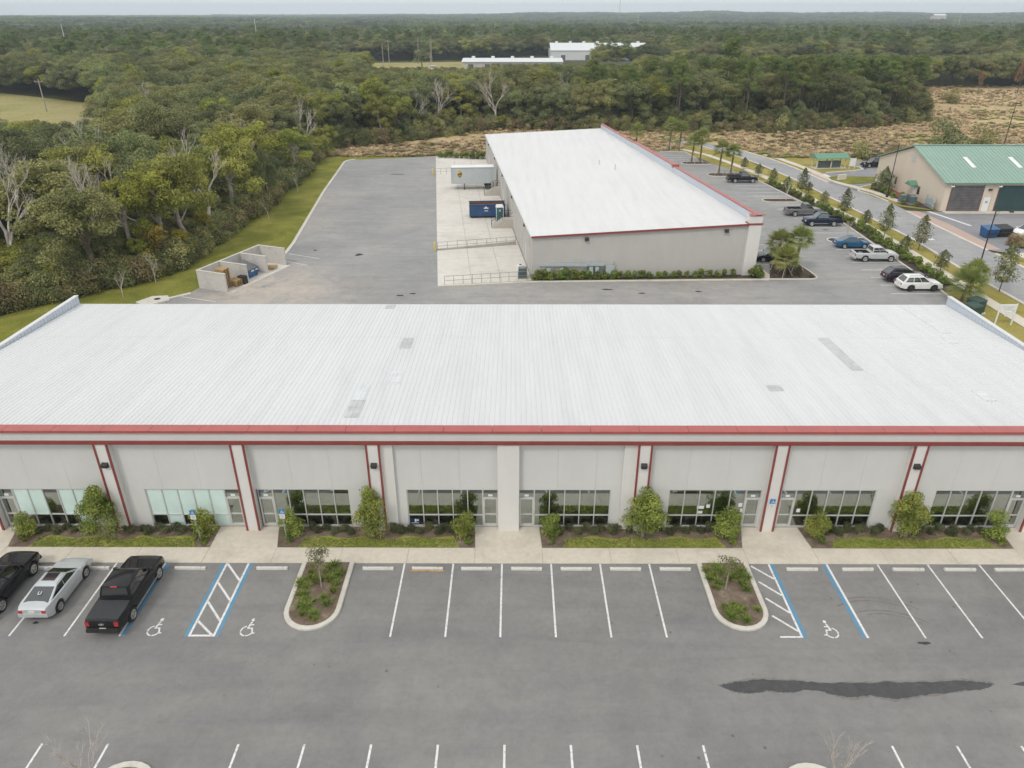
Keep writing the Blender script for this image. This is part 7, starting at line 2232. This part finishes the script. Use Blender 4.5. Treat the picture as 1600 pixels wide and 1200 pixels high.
for k in range(230):
    y = rw.uniform(62, 168); x = interp(y, *LEFT_EDGE) + rw.uniform(-7.5, 2.6)
    s = rw.uniform(0.34, 0.66)
    pts.append((x + 1.8, y, -1.7, rw.uniform(0, 6.28), (s, s, s * rw.uniform(0.85, 1.1)), rw.choice([7, 7, 7, 8, 8, 9, 9, 10])))
for k in range(260):
    x = rw.uniform(-44, 165); y = interp(x, *BACK_EDGE) + rw.uniform(-1.0, 8.0)
    s = rw.uniform(0.36, 0.66)
    pts.append((x, y, -1.6, rw.uniform(0, 6.28), (s, s, s * rw.uniform(0.85, 1.1)), rw.choice([7, 7, 7, 8, 8, 9])))
scatter('undergrowth', pts, ub, 'tangled undergrowth along the edges of the woods', 'undergrowth')

# single trees and bushes on the meadow
for i, (x, y, kd, h, lab) in enumerate(((194, 300, 'rust', 13, 'slender orange-brown tree at the far side of the meadow'), (180, 302, 'rust', 8.5, 'shorter brownish tree left of the slender orange tree'), (214, 320, 'lime', 13, 'yellow-green slender tree at the right edge of the meadow'),
                                        (150, 265, 'greenbush', 4.5, 'round green bush alone on the upper meadow'), (96, 168, 'darkbush', 6.5, 'dark green bush just behind the green roof ridge'), (103, 167, 'greenbush', 5.2, 'lighter green bush right of the dark bush behind the roof'),
                                        (118, 170, 'scrub', 4.0, 'brownish bush behind the green roof at the right'), (74, 160, 'greenbush', 3.4, 'green bush behind the parked black vehicle'), (80, 158, 'scrub', 3.2, 'olive bush beyond the beige gable'))):
    tree(kd, i, x, y, h, i * 1.1, lab, None, 'meadow_tree' if kd in ('rust', 'lime') else 'meadow_bush', 0.42 if kd in ('rust',) else (0.4 if kd == 'lime' else 1.15))
tree('oak', 2, -52, 445, 10.5, 0.5, 'lone spreading oak in the far field left of the low warehouse', None, 'oak_tree', 1.2)
tree('pine', 1, 62, 226, 21.5, 0.5, 'tallest pine standing above the woods right of the warehouse', None, 'pine_tree', 1.2)
tree('pine', 0, 22, 222, 16.2, 0.5, 'green pine in front of the vaulted shed roof', None, 'pine_tree', 1.3)

# ------------------------------------------------------------------ planting along the front building
ft = []
for sd, rx in ((301, 1.05), (302, 0.82), (303, 1.12), (304, 1.05)):
    bl = crown_blobs(42, rx * 0.80, 1.38, 1.72, 0.42, sd, 1.0, -0.98)
    c, nn, s, t = blob_leaves(bl, 950, 0.060, 0.2, 0.35)
    c[:, :2] *= (1.06 - 0.34 * np.clip((c[:, 2] - 1.6) / 1.7, -0.6, 1))[:, None]
    ft.append(leaf_mesh('crown_front', c, nn, s, t, 'leaf_fresh', 0.5))
for i, x in enumerate((-24.1, -8.35, 7.6, 23.1)):
    o = empty('ornamental_tree', (x, 33.95, 0.03), i * 1.3, ['round leafy tree in the leftmost planting bed', 'narrow leafy tree in the bed left of the centre doors', 'full leafy tree in the bed right of the centre doors', 'round leafy tree in the rightmost planting bed'][i], 'tree', 'ornamental trees before the pilasters')
    k = (1.08, 0.98, 1.08, 1.04)[i]
    o.scale = (k, k, (1.02, 1.03, 1.0, 0.97)[i])
    put('crown', ft[i], o)
    m = MB()
    for j in range(4):
        a = j * 1.6
        m.tube([(0.05 * math.cos(a), 0.05 * math.sin(a), -0.03), (0.10 * math.cos(a), 0.10 * math.sin(a), 0.6), (0.35 * math.cos(a), 0.35 * math.sin(a), 1.9)], [0.028, 0.022, 0.010], 5)
    put('trunk', m.mesh('stems', 'bark_pale'), o)

low = [shrub_mesh('low_shrub', 0.40, 0.36, sd, 'leaf_darkshrub', 170, 0.034) for sd in (311, 312, 313)]
endb = [shrub_mesh('end_bush', 0.82, 1.5, sd, 'leaf_fresh', 230, 0.055, 16) for sd in (321, 322, 323)]
clump = [shrub_mesh('leafy_clump', 0.28, 0.38, sd, 'leaf_hedge', 50, 0.06) for sd in (331, 332)]
bedname = ['leftmost', 'second', 'third', 'rightmost']
rb = random.Random(8)
for k, (a, c, a2, c2) in enumerate(BEDS):
    tx = (-24.1, -8.35, 7.6, 23.1)[k]
    xs = [x for x in np.arange(a + 1.1, c - 0.9, 0.50) if abs(x - tx) > 0.75]
    for j, x in enumerate(xs):
        o = put('shrub', low[rb.randrange(3)])
        o.location = (x + rb.uniform(-.08, .08), 34.42 + (0.17 if j % 2 else -0.12) + rb.uniform(-.06, .06), 0.03)
        sc_ = rb.uniform(0.82, 1.12)
        o.scale = (sc_, sc_, sc_ * rb.uniform(0.8, 1.1)); o.rotation_euler = (0, 0, rb.uniform(0, 6.28))
        tag(o, f'low dark green shrub, {ORD[j]} from the left in the {bedname[k]} planting bed', 'shrub', 'low shrubs along the shop front')
    for j, x in enumerate((a + 0.55, c - 0.65)):
        o = put('bush', endb[(k + j) % 3]); o.location = (x, 34.05, 0.03); o.rotation_euler = (0, 0, k + j * 2.0)
        s = (0.85, 1.05, 1.0, 0.95, 0.92, 1.1, 0.95, 1.0)[k * 2 + j]
        o.scale = (s, s, s)
        tag(o, f'tall light green bush at the {["left", "right"][j]} end of the {bedname[k]} planting bed', 'bush', 'bushes at the planting bed ends')
    for j, x in enumerate((a + 0.62, c - 0.45)):
        o = put('leafy_plant', clump[j]); o.location = (x, 33.35, 0.03); o.rotation_euler = (0, 0, k * 1.7)
        tag(o, f'small bright leafy plant at the {["left", "right"][j]} front corner of the {bedname[k]} planting bed', 'plant', 'small plants at the bed corners')
# short grass blades in the bed lawns
gpts = []
blade = source(tuft_mesh('lawn_tuft', 14, 0.07, 0.09, 'leaf_grass', 0.007, 96))
for k, (a, c, a2, c2) in enumerate(BEDS):
    for j in range(1100):
        x = rb.uniform(a + 1.3, c - 1.1); t = rb.random()
        y = Y_WALK + 0.03 + t * (0.78 + 0.1 * math.sin(x * 2))
        s = rb.uniform(0.6, 1.2)
        gpts.append((x, y, 0.04, rb.uniform(0, 6.28), (s, s, s), 0))
scatter('bed_grass', gpts, [blade], 'short mown grass along the front edge of the planting beds', 'grass')

# trees and grass clumps on the two front islands
isl = []
for sd in (341, 342):
    bl = crown_blobs(13, 0.52, 0.62, 1.95, 0.27, sd, 0.95, -0.95)
    c, nn, s, t = blob_leaves(bl, 820, 0.05, 0.2, 0.3)
    isl.append(leaf_mesh('crown_island', c, nn, s, t, 'leaf_street', 0.55))
for i, (x, y, lab) in enumerate(((-10.3, 29.5, 'small sparse tree on the left front parking island'), (11.35, 29.45, 'small sparse tree on the right front parking island'))):
    o = empty('island_tree', (x, y, 0.10), i * 2.0, lab, 'tree', 'young trees on the parking islands')
    o.scale = (1.05, 1.05, 0.92 if i else 1.0)
    put('crown', isl[i], o)
    m = MB(); m.tube([(0, 0, -0.05), (0.01, 0, 0.9), (0, 0, 1.5)], [0.035, 0.028, 0.02], 6)
    for j in range(6):
        a = j * 1.05
        m.tube([(0, 0, 1.3), (0.3 * math.cos(a), 0.3 * math.sin(a), 1.9), (0.42 * math.cos(a), 0.42 * math.sin(a), 2.3)], [0.015, 0.010, 0.006], 4)
    put('trunk', m.mesh('trunk_island', 'bark_pale'), o)
liri = [tuft_mesh('liriope', 90, 0.30, 0.38, 'leaf_hedge', 0.014, sd) for sd in (97, 98)]
for nm, cx, pts_ in (('left', -10.42, 38), ('right', 11.72, 38)):
    k = 0; CL = []; CO = []
    while k < pts_:
        x, y = cx + rb.uniform(-1.1, 1.1), rb.uniform(27.1, 31.3)
        if (y < 28.1 and math.hypot(x - cx, y - 28.05) > 1.02) or math.hypot(x - cx - 0.1, y - 29.4) < 0.55: continue
        k += 1
        CL.append((y, x)); o = put('grass_clump', liri[k % 2]); o.location = (x, y, 0.10); s = rb.uniform(0.7, 1.25); o.scale = (s, s, s * 0.8); o.rotation_euler = (0, 0, rb.uniform(0, 6.28))
        CO.append((-y, o))
    for q, (yy_, o) in enumerate(sorted(CO, key=lambda t: t[0])):
        tag(o, f'green grass clump on the {nm} front parking island, {ORD[q]} from the walk', 'grass clump', f'grass clumps on the {nm} front island')
for i, (x, y, s, lab) in enumerate(((-15.9, 17.3, 1.25, 'twiggy leafless tree at the bottom left island'), (12.35, 17.35, 1.25, 'twiggy leafless tree at the bottom right island'))):
    o = empty('twiggy_tree', (x, y, 0.1), i, lab, 'tree', 'leafless trees on the near islands')
    o.scale = (s, s, s)
    put('branches', TWIGGY[i], o)

# ------------------------------------------------------------------ planting round the rear warehouse and the right-hand lot
hd = [shrub_mesh('hedge_shrub', 0.62, 0.95, sd, 'leaf_hedge', 90, 0.10) for sd in (351, 352, 353)]
n = 27
for j in range(n):
    t = j / (n - 1)
    x = lerp(2.6, 25.6, t); y = lerp(80.15, 81.55, t)
    o = put('shrub', hd[j % 3]); o.location = (x, y - 0.12 + 0.1 * math.sin(j * 2.3), 0.03); s = lerp(1.18, 0.80, min(1, t * 1.6)) * rb.uniform(0.9, 1.1)
    o.scale = (s, s * 0.8, s); o.rotation_euler = (0, 0, rb.uniform(0, 6.28))
    tag(o, f'green shrub, {ORD[j]} from the left along the warehouse front wall', 'shrub', 'shrubs along the warehouse front wall')
o = put('shrub', hd[0]); o.location = (28.3, 81.2, 0.03); o.scale = (1.9, 1.4, 1.5); tag(o, 'large green shrub at the street corner of the warehouse', 'shrub')
for j in range(9):
    o = put('shrub', hd[j % 3]); o.location = (-15.8 + j * 1.15, 160.2 - 0.26 * j, 0.0); s = rb.uniform(1.1, 1.5); o.scale = (s, s, s)
    tag(o, f'dark green shrub, {ORD[j]} from the left at the far end of the apron', 'shrub', 'shrub row at the far end of the apron')
HL = [(49.3, 79), (49.2, 91), (49.6, 103.5), (48.6, 113), (47.6, 125), (45.9, 134.5)]
L_ = []
for a, c in zip(HL[:-1], HL[1:]):
    m_ = max(1, round(math.hypot(c[0] - a[0], c[1] - a[1]) / 1.5))
    L_ += [(lerp(a[0], c[0], k / m_), lerp(a[1], c[1], k / m_)) for k in range(m_)]
struct('hedge_bed', MB().sheet([(48.0, 76.5), (50.2, 76.5), (50.1, 91), (50.4, 104), (49.4, 113.5), (48.5, 125.3), (46.9, 135.5), (45.6, 135), (47.2, 120), (48.7, 105.3), (48.2, 89.5)], -0.01), 'dark_mulch')
for j, (x, y) in enumerate(L_[:38]):
    o = put('hedge_shrub', hd[j % 3]); s = rb.uniform(0.95, 1.3); o.location = (x + rb.uniform(-.15, .15), y, -0.02); o.scale = (s, s, s * 0.95); o.rotation_euler = (0, 0, rb.uniform(0, 6.28))
    tag(o, f'bright green hedge shrub, {ORD[j]} from the near end beside the right-hand lot', 'shrub', 'hedge between the right-hand lot and the sidewalk')
cm = [conic('crown_street', 4.6, 0.98, 361, 'leaf_street', 0.10, 1700, 1.0), conic('crown_young', 2.4, 0.82, 362, 'leaf_street', 0.09, 1100, 0.5)]
stm = stem_mesh(1.6, 0.05)
ST = [(54.0, 76.5, 0, 1.2), (51.4, 84.0, 1, 1.05), (50.1, 90.6, 1, 1.0), (52.9, 92.4, 0, 1.0), (51.0, 98.2, 0, 1.02), (51.2, 104.6, 1, 0.95), (49.9, 109.4, 0, 0.95), (49.8, 117.0, 1, 0.95), (48.9, 124.5, 0, 0.98), (50.6, 125.9, 1, 0.8),
      (47.6, 128.0, 1, 1.0), (47.5, 135.4, 1, 1.0), (46.4, 140.6, 1, 0.95), (45.6, 147.4, 1, 0.95)]
for j, (x, y, v, s) in enumerate(ST):
    o = empty('street_tree', (x, y, 0.0), j * 1.1, f'{["tall slender", "small conical"][v]} street tree, {ORD[j]} from the near end along the right-hand sidewalk', 'tree', 'street trees along the sidewalk')
    o.scale = (s, s, s)
    put('crown', cm[v], o); put('trunk', stm, o)
for j, (x, y, s) in enumerate(((62.6, 127.6, 1.4), (66.6, 143.5, 0.0))):
    if s:
        o = empty('street_tree', (64.6, 128.6, 0.0), 1.0, 'rounded reddish-green tree at the corner of the beige gable', 'tree')
        o.scale = (1.5, 1.5, 1.45); put('crown', conic('crown_gable', 2.7, 0.9, 371, 'leaf_street', 0.11, 1600, 0.1), o); put('trunk', stm, o)
o = struct('gable_bed', MB().sheet([(62.6, 117.4), (66.4, 114.0), (66.4, 130), (63.6, 131.0), (62.4, 126)], -0.008), 'dark_mulch')
struct('red_mulch_bed', MB().sheet([(64.6, 123.0), (66.4, 123.0), (66.4, 127.6), (64.4, 127.6)], 0.0), 'red_mulch')
for j, (x, y, s) in enumerate(((63.6, 124.6, 1.0), (64.8, 122.6, 0.8), (63.4, 122.0, 0.9), (64.4, 120.9, 0.9), (63.0, 118.0, 0.7), (64.4, 116.4, 0.6), (63.8, 126.6, 1.0), (63.1, 129.4, 0.9))):
    o = put('shrub', hd[j % 3]); o.location = (x, y, 0.0); o.scale = (s * 1.15, s * 1.15, s); tag(o, f'green shrub, {ORD[j]} from the left-hand lamp in the bed by the beige gable', 'shrub', 'shrubs in the bed by the beige gable')
sc2 = [shrub_mesh('mounded_shrub', 1.0, 0.95, sd, 'leaf_scrub', 170, 0.09) for sd in (381, 382)]
for j, (x, y, s) in enumerate(((66.4, 94.6, 1.0), (67.8, 95.2, 1.1), (68.8, 94.2, 1.2), (67.2, 93.6, 1.0), (70.2, 93.6, 1.1), (71.0, 91.0, 1.0))):
    o = put('shrub', sc2[j % 2]); o.location = (x, y, 0.0); o.scale = (s * 1.1, s * 1.1, s); tag(o, f'brownish mounded shrub, {ORD[j]} from the left in the clump beside the service yard', 'shrub', 'mounded shrubs beside the service yard')

# palms
PAL = [(31.75, 81.6, 2.1, 1.55, 'nearest and lowest palm of the cluster at the warehouse corner'), (33.7, 83.6, 3.9, 1.5, 'tallest palm of the cluster at the warehouse corner, on the right'), (31.6, 84.4, 3.1, 1.6, 'left palm of the cluster at the warehouse corner'),
       (39.0, 141.2, 4.6, 1.7, 'left palm of the pair beside the far black pickup'), (41.2, 141.0, 4.1, 1.6, 'right palm of the pair beside the far black pickup'),
       (36.4, 153.2, 4.2, 1.7, 'left palm of the pair on the farthest island'), (38.3, 153.6, 4.9, 1.8, 'right palm of the pair on the farthest island'),
       (34.9, 169.2, 5.2, 1.8, 'dark green palm at the far edge of the right-hand lot'), (37.1, 168.8, 4.6, 1.7, 'yellowish palm at the far edge of the right-hand lot'), (28.4, 175.0, 3.2, 1.9, 'low palm just behind the warehouse parapet'),
       (48.2, 73.6, 1.9, 1.9, 'broad low palm behind the right end of the front building'), (50.1, 75.6, 2.3, 1.5, 'slimmer palm beside the street lamp at the right end')]
for j, (x, y, h, fr, lab) in enumerate(PAL):
    tm, fm = palm_meshes(400 + j, h, 36 if j < 3 or j > 9 else 32, fr * 1.18)
    o = empty('palm_tree', (x, y, 0.05), j * 0.9, lab, 'palm', 'cabbage palms')
    put('trunk', tm, o); put('fronds', fm, o)
    if j < 3 or 3 <= j < 9:
        m = MB()
        for q in range(3):
            a = q * 2.1 + j
            m.tube([(1.0 * math.cos(a), 1.0 * math.sin(a), 0), (0.15 * math.cos(a), 0.15 * math.sin(a), min(1.6, h * 0.6))], 0.035, 5)
        m.build('support_stake', 'stake_wood', o)
for j in range(12):
    o = put('ground_plant', low[j % 3]); a = j * 2.4
    o.location = (32.2 + 0.25 * j % 2.6, 81.0 + (j * 0.93) % 4.6, 0.09); s = rb.uniform(0.6, 0.95); o.scale = (s, s, s)
    tag(o, 'dark low plant on the mulch under the palm cluster', 'plant', 'low plants under the palm cluster')

# bare saplings on the lot islands
for j, (x, y, lab) in enumerate(((45.2, 96.7, 'thin dark sapling beside the blue sedan'), (44.8, 120.1, 'thin staked sapling on the island behind the grey pickup'))):
    o = empty('sapling', (x, y, 0.09), j, lab, 'sapling'); put('stems', SAPLING[j], o)
    MB().tube([(0.2, 0, 0), (0.2, 0, 1.5)], 0.035, 5).build('support_stake', 'stake_wood', o)

# ------------------------------------------------------------------ the hazy air
hz = MB().box(-6900, 6900, -380, 7600, -14.0, 96.0).build('haze', 'tyre')
hz.data.materials.clear()
hm = bpy.data.materials.new('haze_air'); hm.use_nodes = True
nt = hm.node_tree; nt.nodes.clear()
ho = nt.nodes.new('ShaderNodeOutputMaterial'); pv = nt.nodes.new('ShaderNodeVolumePrincipled')
pv.inputs['Color'].default_value = (0.78, 0.90, 1.0, 1)
pv.inputs['Density'].default_value = 0.00020
pv.inputs['Anisotropy'].default_value = 0.0
nt.links.new(pv.outputs[0], ho.inputs['Volume'])
hz.data.materials.append(hm)
tag(hz, 'thin blue haze over the distant forest', 'haze', None, 'stuff')
